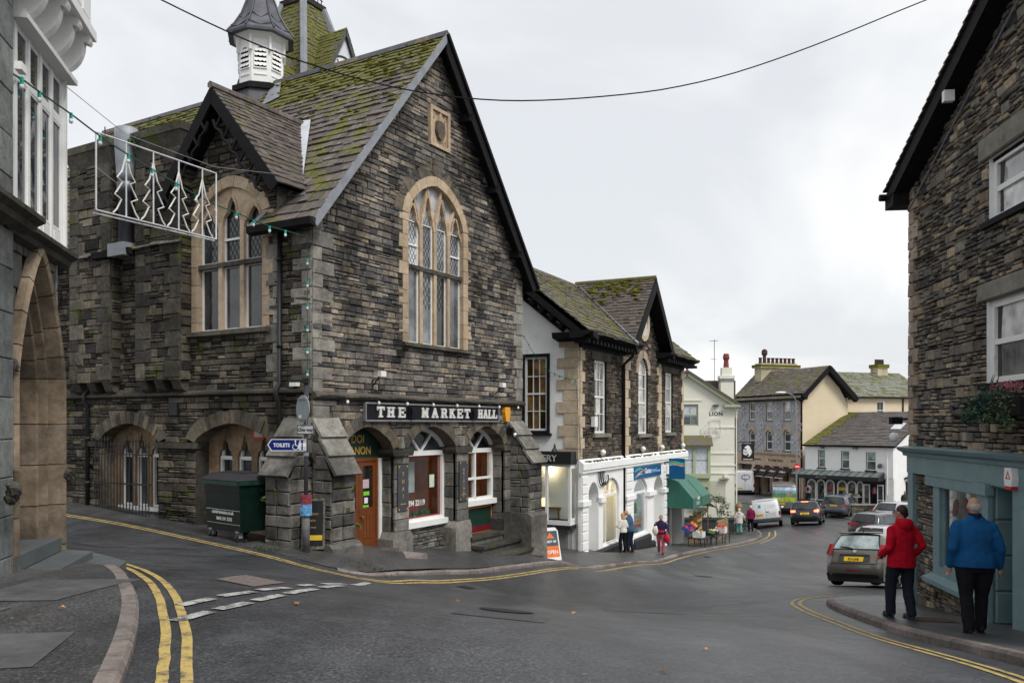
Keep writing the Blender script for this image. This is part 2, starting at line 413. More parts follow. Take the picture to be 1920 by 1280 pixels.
def lead_lattice(pl, u0, u1, v0, v1, w, step=.13, r=.006, head=None):
    """diagonal leading; head(u) gives the top of the light"""
    mb = MB(); k = 1.6
    for s_ in (1, -1):
        c = -(v1-v0)/k
        n = int(((u1-u0)+(v1-v0)/k)/step)+1
        for i in range(n):
            pts = []
            base = u0-(v1-v0)/k+i*step
            for t in np.linspace(0, 1, 13):
                vv = v0+(v1-v0)*t; uu = base+(v1-v0)*t/k
                if s_ < 0: uu = u0+u1-uu
                if u0 < uu < u1 and (head is None or vv < head(uu)): pts.append((uu, vv))
            if len(pts) > 1:
                (a, b), (c2, d) = pts[0], pts[-1]
                dx, dy = c2-a, d-b; L_ = math.hypot(dx, dy); ox, oy = -dy/L_*r, dx/L_*r
                mb.add([pl(a+ox, b+oy, w), pl(a-ox, b-oy, w), pl(c2-ox, d-oy, w), pl(c2+ox, d+oy, w)], [(0, 1, 2, 3)])
    return mb
def sash(T, pl, u0, u1, v0, v1, fm, gm, w=-.12, nc=2, nr=2, fw=.06, meet=True, sill=None, bar=.022, name='window', arch=None, extra=None):
    """timber window: frame part, one pane object per light"""
    fr = MB()
    if arch is None:
        fr.ring([(u0, v0), (u1, v0), (u1, v1), (u0, v1)], [(u0+fw, v0+fw), (u1-fw, v0+fw), (u1-fw, v1-fw), (u0+fw, v1-fw)], pl, w-.05, w+.03)
        iu0, iu1, iv0, iv1 = u0+fw, u1-fw, v0+fw, v1-fw
    else:
        vs, p = arch; fr.ring(opening_poly(u0, u1, v0, vs, v1, p), opening_poly(u0+fw, u1-fw, v0+fw, vs, v1-fw, p), pl, w-.05, w+.03)
        iu0, iu1, iv0, iv1 = u0+fw, u1-fw, v0+fw, vs
    if nc > 1:
        for i in range(1, nc):
            uu = iu0+(iu1-iu0)*i/nc; fr.pbox(pl, uu-bar/2, uu+bar/2, iv0, iv1, w-.03, w+.015)
    for k in range(1, nr):
        vv = iv0+(iv1-iv0)*k/nr; t = fw*.8 if (meet and nr % 2 == 0 and k == nr//2) else bar
        fr.pbox(pl, iu0, iu1, vv-t/2, vv+t/2, w-.03, w+(.025 if t > bar else .014))
    if arch is not None:
        fr.pbox(pl, iu0, iu1, iv1-bar/2, iv1+bar/2, w-.03, w+.016)
    if extra: extra(fr)
    o = T.part(name, fr, fm)
    for i in range(nc):
        for k in range(nr):
            a, b = iu0+(iu1-iu0)*i/nc, iu0+(iu1-iu0)*(i+1)/nc; c, d = iv0+(iv1-iv0)*k/nr, iv0+(iv1-iv0)*(k+1)/nr
            T.part('pane', MB().pbox(pl, a+.002, b-.002, c+.002, d-.002, w-.035, w-.02), gm, o)
    if arch is not None:
        T.part('pane', MB().prism(arch_pts(u0+fw, u1-fw, vs, v1-fw, p, 6), pl, w-.035, w-.02), gm, o)
    if sill: T.part('sill', MB().pbox(pl, u0-.08, u1+.08, v0-.11, v0, w-.03, .09), sill, o)
    return o
def text_mb(s, size, depth=.01, shear=0., sx=1., align='CENTER', bold=0., spacing=1.):
    c = bpy.data.curves.new('lettering', 'FONT'); c.body = s; c.size = size; c.extrude = depth/2; c.align_x = align; c.shear = shear; c.offset = bold; c.space_character = spacing
    c.resolution_u = 3
    o = bpy.data.objects.new('lettering', c); COL.objects.link(o)
    dg = bpy.context.evaluated_depsgraph_get(); me = bpy.data.meshes.new_from_object(o.evaluated_get(dg))
    mb = MB(); mb.v = [(v.co.x*sx, v.co.y, v.co.z) for v in me.vertices]; mb.f = [tuple(p.vertices) for p in me.polygons]
    bpy.data.objects.remove(o); bpy.data.curves.remove(c); bpy.data.meshes.remove(me); return mb
def put_text(mb, pl, u, v, w, vert=False):
    """place text geometry on a plane with its baseline centre at (u,v)"""
    r = MB(); r.f = mb.f; r.v = [pl(u+x, v+y, w+z) for x, y, z in mb.v]; return r
# ================================================================== ground, road, pavements
def grid_axis(parts):
    r = []
    for a, b, s_ in parts: r += list(np.arange(a, b, s_))
    return np.array(r+[parts[-1][1]])
M_asph = None
def asphalt(name, base, wet=.5, seam=0.):
    m, N, L, B = newmat(name)
    big = tex(N, L, .3, 6, .65); fine = tex(N, L, 38, 2, .8); mid = tex(N, L, 1.7, 7, .75)
    c = ramp(N, L, fine, [(.3, tuple(x*.35 for x in base)), (.7, tuple(x*1.8 for x in base))])
    vo = N.new('ShaderNodeTexVoronoi'); vo.inputs['Scale'].default_value = 60; vt = N.new('ShaderNodeTexCoord'); L.new(vt.outputs['Object'], vo.inputs['Vector']); sx = N.new('ShaderNodeSeparateColor'); L.new(vo.outputs['Color'], sx.inputs[0])
    c = mixc(N, L, 1., c, ramp(N, L, sx.outputs[0], [(0., gray(.72)), (.8, gray(1.02)), (1., gray(1.7))]), 'MULTIPLY')
    c = mixc(N, L, 1., c, ramp(N, L, big, [(.36, gray(.72)), (.64, gray(1.35))]), 'MULTIPLY')
    if wet:
        mp_ = N.new('ShaderNodeMapping'); mp_.inputs['Rotation'].default_value = (0, 0, .35); mp_.inputs['Scale'].default_value = (1.5, .1, 1); L.new(vt.outputs['Object'], mp_.inputs[0]); st_ = N.new('ShaderNodeTexNoise'); st_.inputs['Scale'].default_value = 1; st_.inputs['Detail'].default_value = 4; L.new(mp_.outputs[0], st_.inputs['Vector'])
        c = mixc(N, L, 1., c, ramp(N, L, st_.outputs['Fac'], [(.35, gray(.74)), (.65, gray(1.3))]), 'MULTIPLY')
    c = mixc(N, L, ramp(N, L, mid, [(.53, gray(0)), (.72, gray(.6))]), c, tuple(x*2.1 for x in base))
    L.new(c, B.inputs['Base Color'])
    r = ramp(N, L, mid, [(.32, gray(.36 if wet else .62)), (.66, gray(.52 if wet else .85))]); L.new(r, B.inputs['Roughness'])
    B.inputs['Specular IOR Level'].default_value = .5 if wet else .2
    bump(N, L, B, fine, .3, .008); return m
M_road = asphalt('asphalt_road', (.040, .0415, .0455))
M_pave = asphalt('asphalt_pavement', (.052, .0515, .053))
def ground_sheet():
    xs = grid_axis([(-600, -80, 60), (-80, -30, 5), (-30, -12, 1), (-12, 12, .4), (12, 40, .8), (40, 90, 5), (90, 600, 60)])
    ys = grid_axis([(-300, -20, 40), (-20, 0, 2), (0, 26, .4), (26, 70, .8), (70, 130, 4), (130, 900, 70)])
    X, Y = np.meshgrid(xs, ys); Z = HA(X.ravel(), Y.ravel()); nx = len(xs); mb = MB()
    mb.v = list(zip(X.ravel().tolist(), Y.ravel().tolist(), Z.tolist()))
    mb.f = [(j*nx+i, j*nx+i+1, (j+1)*nx+i+1, (j+1)*nx+i) for j in range(len(ys)-1) for i in range(nx-1)]
    return mk('road', mb, M_road, kind='structure', smooth=True)
road = ground_sheet()
def resample(P_, step):
    P_ = np.array(P_, float); s_ = np.r_[0, np.cumsum(np.hypot(*np.diff(P_[:, :2], axis=0).T))]; n = max(2, int(s_[-1]/step)+1); t = np.linspace(0, s_[-1], n)
    return np.c_[[np.interp(t, s_, P_[:, k]) for k in range(P_.shape[1])]].T
def smooth_line(P_, step, it=3):
    Q = np.array(P_, float)
    for _ in range(it):
        a = Q[:-1]*.75+Q[1:]*.25; b = Q[:-1]*.25+Q[1:]*.75; q = np.empty((len(a)*2, Q.shape[1])); q[0::2] = a; q[1::2] = b; Q = np.vstack([Q[:1], q, Q[-1:]])
    return resample(Q, step)
def normals2(P_):
    d = np.gradient(P_[:, :2], axis=0); d /= np.maximum(np.hypot(d[:, 0], d[:, 1]), 1e-9)[:, None]; return np.c_[-d[:, 1], d[:, 0]]
def loft(A, B, nv, hA, hB):
    """sheet between two resampled lines, lying at height h above the terrain"""
    n = len(A); mb = MB(); P_ = []
    for k in range(nv+1):
        t = k/nv; q = A[:, :2]*(1-t)+B[:, :2]*t; z = HA(q[:, 0], q[:, 1])+hA*(1-t)+hB*t
        P_ += list(zip(q[:, 0], q[:, 1], z))
    mb.v = P_; mb.f = [(k*n+i, k*n+i+1, (k+1)*n+i+1, (k+1)*n+i) for k in range(nv) for i in range(n-1)]; return mb
M_kerb = stone('kerb_stone_granite', [(.13, .11, .10), (.21, .18, .165), (.17, .15, .14), (.25, .21, .19)], soot=.3, bmp=.4, mott=.3)
def kerbed(name, line, inner, hk, kerbfrom=0, kw=.14, nv=12, step=.35, klen=.9):
    """pavement sheet behind a row of kerb stones; hk: kerb height per point of line"""
    Lk = smooth_line([(x, y, h) for (x, y), h in zip(line, hk)], step); In = resample(inner, 1); t = np.linspace(0, 1, len(Lk)); ti = np.linspace(0, 1, len(In))
    In = np.c_[np.interp(t, ti, In[:, 0]), np.interp(t, ti, In[:, 1])]
    nrm = normals2(Lk); side = np.sign(np.sum(nrm*(In-Lk[:, :2]), axis=1).mean()); nrm *= side
    A = Lk.copy(); A[:, :2] += nrm*kw
    hh = Lk[:, 2]
    o = mk(name, loft(A, In, nv, hh-.005, hh-.005), M_pave, kind='structure', smooth=True)
    # kerb stones
    s_ = np.r_[0, np.cumsum(np.hypot(*np.diff(Lk[:, :2], axis=0).T))]; a = 0
    def at(d): return [np.interp(d, s_, Lk[:, 0]), np.interp(d, s_, Lk[:, 1]), np.interp(d, s_, hh), np.interp(d, s_, nrm[:, 0]), np.interp(d, s_, nrm[:, 1])]
    while a < s_[-1]-.2:
        b = min(a+klen*R.uniform(.85, 1.15), s_[-1]); h_ = at((a+b)/2)[2]
        if h_ > .03 and b-a > .15:
            mb = MB(); up = R.uniform(-.006, .006); rows = []
            for d in np.linspace(a+.008, b-.008, 4):
                x, y, h, nx, ny = at(d); z = H(x, y)
                prof = [(0.0, -.12), (0.004, h-.035+up), (.03, h+up), (kw, h+up+.002), (kw, -.12)]
                rows.append([(x+nx*w_, y+ny*w_, z+zz_) for w_, zz_ in prof])
            for r_ in rows: mb.v += r_
            m_ = 5
            mb.f = [(k*m_+i, k*m_+i+1, (k+1)*m_+i+1, (k+1)*m_+i) for k in range(3) for i in range(m_-1)]+[tuple(range(m_)), tuple(range(3*m_, 4*m_))]
            mk('kerb_stone', mb, M_kerb, o)
        a = b
    return o
pav_left = kerbed('pavement_left', [(-1.5, 2.5), (-2.0, 4), (-2.41, 5.16), (-2.63, 5.77), (-2.87, 6.39), (-3.06, 6.83), (-3.28, 7.34), (-3.69, 8.12), (-4.19, 9.08), (-4.97, 10.3), (-5.62, 10.95), (-6.3, 11.5), (-8, 12.8)],
    [(-9, 2.5), (-9, 8), (-9.5, 12), (-9.5, 13.2)], [.085]*9+[.06, .03, .02, .02], nv=16)
pav_hall = kerbed('pavement_by_hall', [(-11.5, 20.1), (-8.2, 18.2), (-5.81, 16.42), (-4.24, 15.3), (-3.2, 15.0), (-2.4, 15.6), (-1.88, 17.23), (-1.31, 18.64), (.2, 20.9), (1.4, 22.8), (3.64, 28.36), (5.69, 32.89), (7.18, 36.72), (9.74, 41.09), (12.81, 45.43), (14.53, 48.22), (15.3, 50.93), (15.6, 54), (16, 60), (20, 68)],
    [(-11, 26), (-8, 24), (-5, 21.5), (-2, 22.5), (1, 27), (4, 33), (7, 40), (10, 46), (11.5, 50), (12.4, 56), (12.4, 70)], [.01, .01, .01, .012, .02, .05, .09, .1, .1, .1, .1, .1]+[.1]*8, nv=10, step=.5)
pav_right = kerbed('pavement_right', [(3.6, 2), (4.2, 4.5), (4.67, 7.59), (4.89, 9.08), (5.31, 11.19), (5.75, 13.84), (6.0, 15.6), (6.35, 17.0), (7.1, 17.75), (8.3, 17.6), (9.8, 17.0), (12, 16)],
    [(9, 1), (9, 4), (9, 7), (9, 9), (9, 11), (9, 13), (9, 14), (9.2, 14.5), (9.5, 15), (10, 15), (11, 14.5), (12, 14)], [.11]*12)
pav_far = kerbed('pavement_far', [(24.2, 57), (25.5, 62), (25.9, 66), (25.0, 70), (23, 74), (19.5, 80), (17, 86), (15, 95)], [(40, 60), (40, 68), (40, 76), (36, 84), (34, 95), (33, 99)], [.1]*8, step=1, klen=1.4)
# painted lines
def worn_paint(name, col, wear=.5):
    m, N, L, B = newmat(name)
    f = ramp(N, L, tex(N, L, 7, 8, .78), [(wear-.06, gray(0)), (wear+.1, gray(1))])
    c = ramp(N, L, tex(N, L, 60, 3, .7), [(.3, tuple(x*.75 for x in col)), (.7, col)])
    L.new(mixc(N, L, f, (.055, .053, .05), c), B.inputs['Base Color']); B.inputs['Roughness'].default_value = .65; bump(N, L, B, tex(N, L, 60, 3, .7), .4, .01)
    return m
M_yel = worn_paint('yellow_line_paint', (.52, .38, .12), .42); M_whl = worn_paint('white_line_paint', (.5, .5, .48), .45)
def line_strip(name, P_, width, m, lift=.006, off=0., step=.25, it=3):
    Q = smooth_line(P_, step, it)[:, :2]; nr = normals2(Q); a = Q+nr*(off-width/2); b = Q+nr*(off+width/2); mb = MB()
    k = len(a); jit = np.array([R.uniform(-.006, .006) for _ in range(k)])[:, None]; a = a+nr*jit; b = b+nr*jit
    mb.v = list(zip(a[:, 0], a[:, 1], HA(a[:, 0], a[:, 1])+lift))+list(zip(b[:, 0], b[:, 1], HA(b[:, 0], b[:, 1])+lift))
    mb.f = [(i, i+1, k+i+1, k+i) for i in range(k-1)]
    return mk(name, mb, m, road, kind='structure')
yl = [(-9, 13.8), (-7.5, 12.7), (-6.25, 11.66), (-5.25, 10.85), (-4.45, 9.85), (-3.68, 8.55), (-3.09, 7.36), (-2.66, 6.41), (-2.17, 5.16), (-1.6, 3.6), (-1.1, 2.4)]
line_strip('yellow_line', yl, .075, M_yel); line_strip('yellow_line', yl, .075, M_yel, off=.145)
yf = [(-14, 21.6), (-10.29, 19.22), (-8.19, 17.99), (-5.81, 16.19), (-4.3, 15.05), (-3.3, 14.72), (-2.35, 15.1), (-1.68, 16.76), (-0.74, 18.9), (.45, 20.6), (1.65, 22.5)]
line_strip('yellow_line', yf, .075, M_yel); line_strip('yellow_line', yf, .075, M_yel, off=-.15)
yk = [(1.65, 22.5), (3.85, 28.2), (5.9, 32.8), (7.4, 36.6), (9.95, 40.9), (13.05, 45.2), (14.85, 48.1), (15.75, 50.9)]
line_strip('yellow_line', yk, .09, M_yel, step=.6); line_strip('yellow_line', [(13.4, 45.0), (15.2, 47.9), (16.1, 50.9)], .09, M_yel, step=.6)
yr = [(3.1, 2), (3.75, 4.6), (4.06, 6.6), (4.2, 7.9), (4.45, 9.37), (5.2, 12.84), (5.5, 15.47), (5.85, 17.1), (6.6, 18.3), (7.9, 18.5), (9.4, 17.9)]
line_strip('yellow_line', yr, .075, M_yel); line_strip('yellow_line', yr, .075, M_yel, off=.15)
for a, b in (((-2.99, 7.5), (-2.86, 7.93)), ((-2.83, 8.1), (-2.66, 8.58)), ((-2.66, 8.75), (-2.5, 9.3)), ((-2.5, 9.8), (-2.47, 10.3)), ((-2.47, 10.9), (-2.5, 12.4)),
             ((-2.78, 6.85), (-2.64, 7.28)), ((-2.62, 7.4), (-2.47, 7.83)), ((-2.46, 7.97), (-2.34, 8.5)), ((-2.33, 8.65), (-2.25, 9.5)), ((-2.26, 9.9), (-2.3, 11.3)), ((-2.4, 12.6), (-2.5, 14.4))):
    line_strip('white_dash', [a, b], .13, M_whl, step=.15, it=1, lift=.0105)
def ground_patch(name, pts, m, lift, parent=road, kind='structure'):
    A = resample([pts[0], pts[1]], .2); B = resample([pts[3], pts[2]], .2); n = min(len(A), len(B)); A = A[np.linspace(0, len(A)-1, n).astype(int)]; B = B[np.linspace(0, len(B)-1, n).astype(int)]
    return mk(name, loft(A, B, max(2, n//2), lift, lift), m, parent, kind=kind)
M_patch = mat('concrete_patch', (.16, .13, .12), .85, var=.45, scale=14, bmp=.4)
ground_patch('drain_cover', [(-3.42, 9.6), (-3.48, 10.9), (-2.74, 10.1), (-2.8, 9.05)], M_patch, .008)
# tarmac repair seams and lighter worn slabs on the left pavement
M_slab = mat('worn_tarmac', (.095, .095, .098), .75, var=.3, scale=3, bmp=.3, bscale=50, dirt=((.05, .05, .05), 1.6, .52))
for q in ([(-3.95, 7.2), (-3.75, 8.45), (-4.7, 8.2), (-4.75, 7.1)], [(-3.0, 5.2), (-3.2, 6.1), (-4.15, 5.9), (-4.0, 4.9)], [(-4.2, 5.95), (-4.15, 6.9), (-5.0, 6.7), (-5.0, 6.0)]):
    ground_patch('worn_slab', q, M_slab, .086, pav_left)
ground_patch('drain_cover', [(6.15, 12.6), (6.25, 13.3), (6.85, 13.2), (6.75, 12.5)], mat('iron_cover', (.09, .055, .045), .8, var=.4, scale=30, bmp=.5), .113, pav_right)
M_tar = mat('tar_seam', (.012, .012, .013), .6, var=.4, scale=20); M_rep = asphalt('repaired_asphalt', (.033, .033, .036)); M_rep2 = asphalt('pale_worn_asphalt', (.055, .055, .058))
for pts, w_ in (([(-1.9, 11.5), (-.5, 12.2), (1.4, 12.0), (3.6, 13.2), (5.2, 13.4)], .015), ([(3.0, 15.5), (5.5, 17.5), (8.2, 20)], .015), ([(-6.5, 12.6), (-5.2, 13.6), (-4.6, 14.9)], .025)): line_strip('tar_seam', pts, w_, M_tar, lift=.004, step=.12)
ground_patch('repair_patch', [(-.6, 8.2), (-.5, 8.9), (.4, 8.7), (.3, 8.0)], M_rep, .005); ground_patch('repair_patch', [(1.6, 14.6), (1.9, 17.4), (3.4, 17.1), (3.0, 14.3)], M_rep, .005); ground_patch('repair_patch', [(-7.5, 14.2), (-6.2, 15.6), (-5.6, 15.0), (-6.8, 13.7)], M_rep2, .005)
def cover(x, y, r, m, h=.009): mb = MB(); n = 20; mb.v = [(x+r*math.cos(t), y+r*math.sin(t), H(x+r*math.cos(t), y+r*math.sin(t))+h) for t in np.linspace(0, 2*math.pi, n+1)[:-1]]; mb.f = [tuple(range(n))]; mk('drain_cover', mb, m, road, kind='structure')
cover(-.06, 9.2, .3, M_tar); cover(6.2, 27, .32, M_tar)
for x, y in ((-1.15, 16.9), (8.6, 37.4)): ground_patch('gully_grate', [(x, y), (x+.15, y+.4), (x+.42, y+.3), (x+.27, y-.1)], M_tar, .009)
M_leaf = mat('fallen_leaf', (.32, .15, .05), .8, rnd=.5)
def leaves():
    for i in range(9):
        x, y = R.choice([(R.uniform(-2.6, 2), R.uniform(5, 11)), (R.uniform(-8, -4.2), R.uniform(16.3, 18.2)), (R.uniform(-3, -2), R.uniform(5, 8)), (R.uniform(-5.5, -3.5), R.uniform(5.5, 8))])
        z = H(x, y)+.012+(.09 if x < -2.9 and y < 8 else 0)+(.02 if y > 15 else 0); s_ = R.uniform(.018, .035); a = R.uniform(0, 6.28); mb = MB()
        mb.add([(x+s_*k*math.cos(a+t), y+s_*k*math.sin(a+t), z+h) for k, t, h in ((1.3, 0, .004), (.8, 1.3, .02), (1, 2.6, .006), (1.2, 3.6, .002), (.8, 4.9, .016))], [(0, 1, 2, 3, 4)])
        lm.merge(mb)
lm = MB(); leaves(); o = mk('fallen_leaves', lm, M_leaf, kind='stuff')
# ================================================================== the market hall
HS = [(.03, .03, .033), (.19, .168, .142), (.05, .05, .053), (.29, .245, .19), (.038, .038, .042), (.14, .133, .125), (.06, .059, .06), (.25, .205, .155), (.085, .083, .082), (.21, .188, .16), (.033, .033, .036), (.33, .285, .23), (.07, .068, .069), (.17, .15, .124)]
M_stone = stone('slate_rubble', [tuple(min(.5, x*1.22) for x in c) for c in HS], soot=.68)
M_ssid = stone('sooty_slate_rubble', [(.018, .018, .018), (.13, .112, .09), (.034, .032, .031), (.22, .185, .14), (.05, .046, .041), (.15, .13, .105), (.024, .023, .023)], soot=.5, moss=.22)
M_quo = stone('grey_quoin', [(.15, .145, .132), (.29, .275, .245), (.2, .19, .172), (.34, .315, .275)], soot=.5, mott=.3, moss=.05)
M_butt = stone('grey_buttress_stone', [(.085, .082, .077), (.2, .19, .172), (.13, .123, .114), (.25, .235, .21), (.065, .064, .062)], soot=.5, mott=.35, moss=.1)
M_vous = stone('slate_voussoir', [(.05, .047, .044), (.16, .135, .10), (.075, .068, .06), (.21, .17, .12), (.09, .085, .078)], soot=.4, mott=.3)
M_sand = stone('sandstone', [(.40, .30, .20), (.47, .37, .26), (.36, .27, .185), (.5, .40, .29)], soot=.25, mott=.18, bmp=.25)
M_sandd = stone('dirty_sandstone', [(.24, .165, .105), (.29, .205, .13), (.21, .15, .10)], soot=.5, mott=.25, bmp=.3)
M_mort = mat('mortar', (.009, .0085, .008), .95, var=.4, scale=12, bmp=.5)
M_dress = stone('dressed_string', [(.06, .056, .05), (.10, .09, .075), (.045, .043, .04)], soot=.5, mott=.4, moss=.15)
def slate_mat(name, cols, moss, lichen=.0):
    if name in MATS: return MATS[name]
    m, N, L, B = newmat(name)
    r = N.new('ShaderNodeValToRGB'); L.new(rnd_node(N, L), r.inputs[0]); e = r.color_ramp.elements
    while len(e) < len(cols): e.new(.5)
    for i, c in enumerate(cols): e[i].position = i/(len(cols)-1); e[i].color = (*c, 1)
    c = mixc(N, L, 1., r.outputs[0], ramp(N, L, tex(N, L, 7, 6, .7), [(.3, gray(.6)), (.7, gray(1.35))]), 'MULTIPLY')
    if lichen: c = mixc(N, L, ramp(N, L, tex(N, L, 5, 8, .8), [(.56, gray(0)), (.66, gray(lichen))]), c, (.40, .39, .35))
    mossf = tex(N, L, 1.3, 8, .75); mc = ramp(N, L, tex(N, L, 11, 4, .7), [(.3, (.045, .055, .008)), (.7, (.165, .155, .02))])
    mf = ramp(N, L, mossf, [(.70-moss*.4, gray(0)), (.76-moss*.4, gray(.95))])
    c = mixc(N, L, mf, c, mc)
    L.new(c, B.inputs['Base Color']); B.inputs['Roughness'].default_value = .7; bump(N, L, B, tex(N, L, 25, 6, .7), .45, .02)
    MATS[name] = m; return m
SLC = [(.075, .06, .055), (.13, .105, .095), (.095, .08, .075), (.16, .135, .12), (.06, .05, .05), (.115, .09, .08)]
M_slate = slate_mat('purple_slate', SLC, .47, .6); M_slmoss = slate_mat('mossy_slate', SLC, .76, .4); M_sldorm = slate_mat('brown_slate', [(.05, .04, .036), (.095, .074, .062), (.07, .055, .047), (.12, .094, .08)], .3, .15)
M_black = mat('black_timber', (.012, .012, .013), .7, var=.3, scale=8, bmp=.1)
M_lead = mat('lead_sheet', (.22, .235, .26), .5, var=.25, scale=3, bmp=.15)
M_leadd = mat('dark_lead', (.07, .072, .082), .45, var=.3, scale=4, bmp=.1)
M_white = mat('white_paint', (.76, .76, .745), .45, var=.06, scale=4, bmp=.06, dirt=((.5, .49, .46), 3.5, .64))
M_whites = mat('white_stucco', (.8, .8, .785), .8, var=.05, scale=2, bmp=.3, bscale=14, dirt=((.55, .55, .52), 1.2, .68))
M_iron = mat('cast_iron', (.016, .017, .018), .5, var=.3, scale=10, bmp=.2)
M_glass = glass('dark_glass'); M_glassb = glass('bright_room_glass', (.09, .095, .10), .06); M_leaded = glass('leaded_glass', (.22, .225, .24), .12, .4)
M_brown = mat('varnished_door', (.15, .045, .012), .4, var=.25, scale=3, bmp=.06)
M_green = mat('bottle_green_board', (.008, .032, .022), .5, var=.15)
M_gold = mat('gold_lettering', (.45, .27, .05), .5, var=.1)
M_orange = mat('orange_border', (.62, .16, .02), .5, var=.1)
M_slatebd = mat('slate_sign', (.05, .055, .065), .55, var=.15, scale=8)
hall = Thing('market_hall', 'tall stone market hall with mossy slate roof, gable window and pointed arches', 'building', -4.087, 17.0, -3.2, math.atan2(.8616, .5075))
FR, SD = front(0), side0(0)
hst, hquo, squo, hmort = [], [], [], MB()
def addm(res): hst.extend(res[0]); hmort.merge(res[1])
W_ = 8.61; EZ = 4.3; SLP = 1.203
def ext_gable(z): return (0, W_) if z < EZ else ((z-EZ)/SLP, W_-(z-EZ)/SLP)
arcs = [(.85, 2.6), (3.15, 5.15), (5.7, 7.55)]; ASP, AAP = -.58, -.05
gw = (3.19, 5.52, 1.95, 5.0, 5.92)          # big window: left, right, sill, spring, apex
op_front = [arch_open(2.97, 5.74, 1.83, 5.0, 6.2)]
op_arc = [arch_open(a, b, -5, ASP, AAP, 1.5) for a, b in arcs]
addm(masonry(FR, ext_gable, .66, 9.45, op_front+[rect_open(3.98, 4.86, 6.85, 7.88)], hr=(.09, .165), lr=(.17, .5), split=.13))
addm(masonry(FR, lambda z: (0, W_), ASP-.02, .5, [arch_open2(a, b, .24, ASP, AAP, 1.5) for a, b in arcs], hr=(.12, .2), lr=(.25, .6), split=.2))
vq = []
for a, b in arcs: vq += voussoirs(FR, a, b, ASP, AAP, .26, 1.5, 11, -.32, .03)
hall.pieces('voussoir', vq, M_vous, 'voussoirs')
# arcade piers
pst = []
for a, b in ((.0, .85), (2.6, 3.15), (5.15, 5.7), (7.55, 8.61)):
    r_, m_ = masonry(front(-.06), lambda z, a=a, b=b: (a, b), -2.5, -.74, [], hr=(.28, .36), lr=(.3, .5), split=0, dr=(.0, .012), j=.003, bev=.01); pst += r_; hmort.merge(m_)
    for u, sg in ((a, -1), (b, 1)):
        pl = (lambda u=u, sg=sg: (lambda p, v, w: (u+sg*w, .06+p-.0, v)))()
        r_, m_ = masonry(pl, lambda z: (-.0, .42), -2.5, -.74, [], hr=(.28, .36), lr=(.3, .5), split=0, dr=(.0, .01), j=.003, bev=.01); pst += r_; hmort.merge(m_)
    cp = MB().prism([(a-.08, -.74), (b+.08, -.74), (b+.12, -.66), (b+.12, -.58), (a-.12, -.58), (a-.12, -.66)], FR, -.4, .12)
    hall.part('capital', cp, M_dress)
    base = MB()
    base.prism([(a-.1, -4.4), (b+.1, -4.4), (b+.1, -2.66), (b+.02, -2.5), (a-.02, -2.5), (a-.1, -2.66)], FR, -.4, .1)
    hall.part('pier_base', base, M_butt)
    if a > 2: hall.part('corbel_stone', MB().prism([(a+.2, -.56), (b-.2, -.56), (b-.27, -.3), (a+.27, -.3)], FR, -.02, .1), M_quo)
hall.pieces('pier_stone', pst, M_butt, 'pier_stones')
# side wall: ground storey arches, windows, upper wall, dormer gable
sarc = [(1.2, 3.55), (4.85, 7.1)]; SSP, SAP = -.42, .02
addm_side = []
def adds(res): addm_side.extend(res[0]); hmort.merge(res[1])
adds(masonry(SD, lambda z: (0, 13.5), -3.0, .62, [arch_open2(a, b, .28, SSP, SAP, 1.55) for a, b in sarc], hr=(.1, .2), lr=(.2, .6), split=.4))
SWS, SWT = 4.55, 5.2                         # side window spring and apex
DC, DW, DE, DT = 2.55, 1.55, 4.6, 6.85       # dormer gable: centre, half width, start and top of slope
def ext_dorm(z):
    if z < 4.3: return (0, 13.5)
    if z < DE+.35: return (DC-DW, DC+DW)
    h = (z-DE-.35)/(DT-DE-.35)*DW; return (DC-DW+h, DC+DW-h)
adds(masonry(SD, ext_dorm, .74, 6.8, [arch_open(1.2, 3.72, 1.95, SWS, SWT+.22)], hr=(.09, .17), lr=(.17, .48), split=.3))
vq = []
for a, b in sarc: vq += voussoirs(SD, a, b, SSP, SAP, .3, 1.55, 15, -.34, .03)
hall.pieces('arch_stone', vq, M_vous, 'arch_stones')
for a, b in ((.6, 1.2), (3.55, 4.85), (7.1, 7.7)):
    hall.part('capital', MB().pbox(SD, a-.04, b+.04, SSP-.13, SSP-.0, -.3, .1), M_dress)
# projecting stacks on the side, with corbelled foot and capped top
for (a, b, zt) in ((3.72, 5.3, 6.25), (6.25, 7.9, 6.3)):
    X = .26
    r_, m_ = masonry(side0(-X), lambda z: (a, b), 1.0, zt, [], hr=(.12, .26), lr=(.25, .6), split=.3); addm_side += r_; hmort.merge(m_)
    for u, sg in ((a, -1), (b, 1)):
        r_, m_ = masonry((lambda p, v, w, u=u, sg=sg: (-X+p, u+sg*w, v)), lambda z: (0, X+.9), 1.0, zt, [], hr=(.12, .26), lr=(.25, .6), split=.3); addm_side += r_; hmort.merge(m_)
    for q0 in np.linspace(a+.05, b-.35, 3): hall.part('corbel', MB().prism([(0, 1.0), (-X-.02, 1.0), (-X*.7, .8), (0, .7)], lambda u, v, w, q0=q0: (u, q0+w, v), 0, .3), M_dress)
    hall.part('stack_cap', MB().box(-X-.12, 1.0, a-.12, b+.12, zt+.34, zt+.52).add([(-X, a, zt), (1, a, zt), (1, b, zt), (-X, b, zt), (-X-.1, a-.1, zt+.34), (1, a-.1, zt+.34), (1, b+.1, zt+.34), (-X-.1, b+.1, zt+.34)], [(0, 1, 5, 4), (1, 2, 6, 5), (2, 3, 7, 6), (3, 0, 4, 7)]), M_dress)
    big = quoins(side0(-X), a, 1, 1.05, zt, d=.045, hs=(.26, .4), ls=(.35, .55), phase=1)+quoins(side0(-X), b, -1, 1.05, zt, d=.045, hs=(.26, .4), ls=(.35, .55))
    squo += big
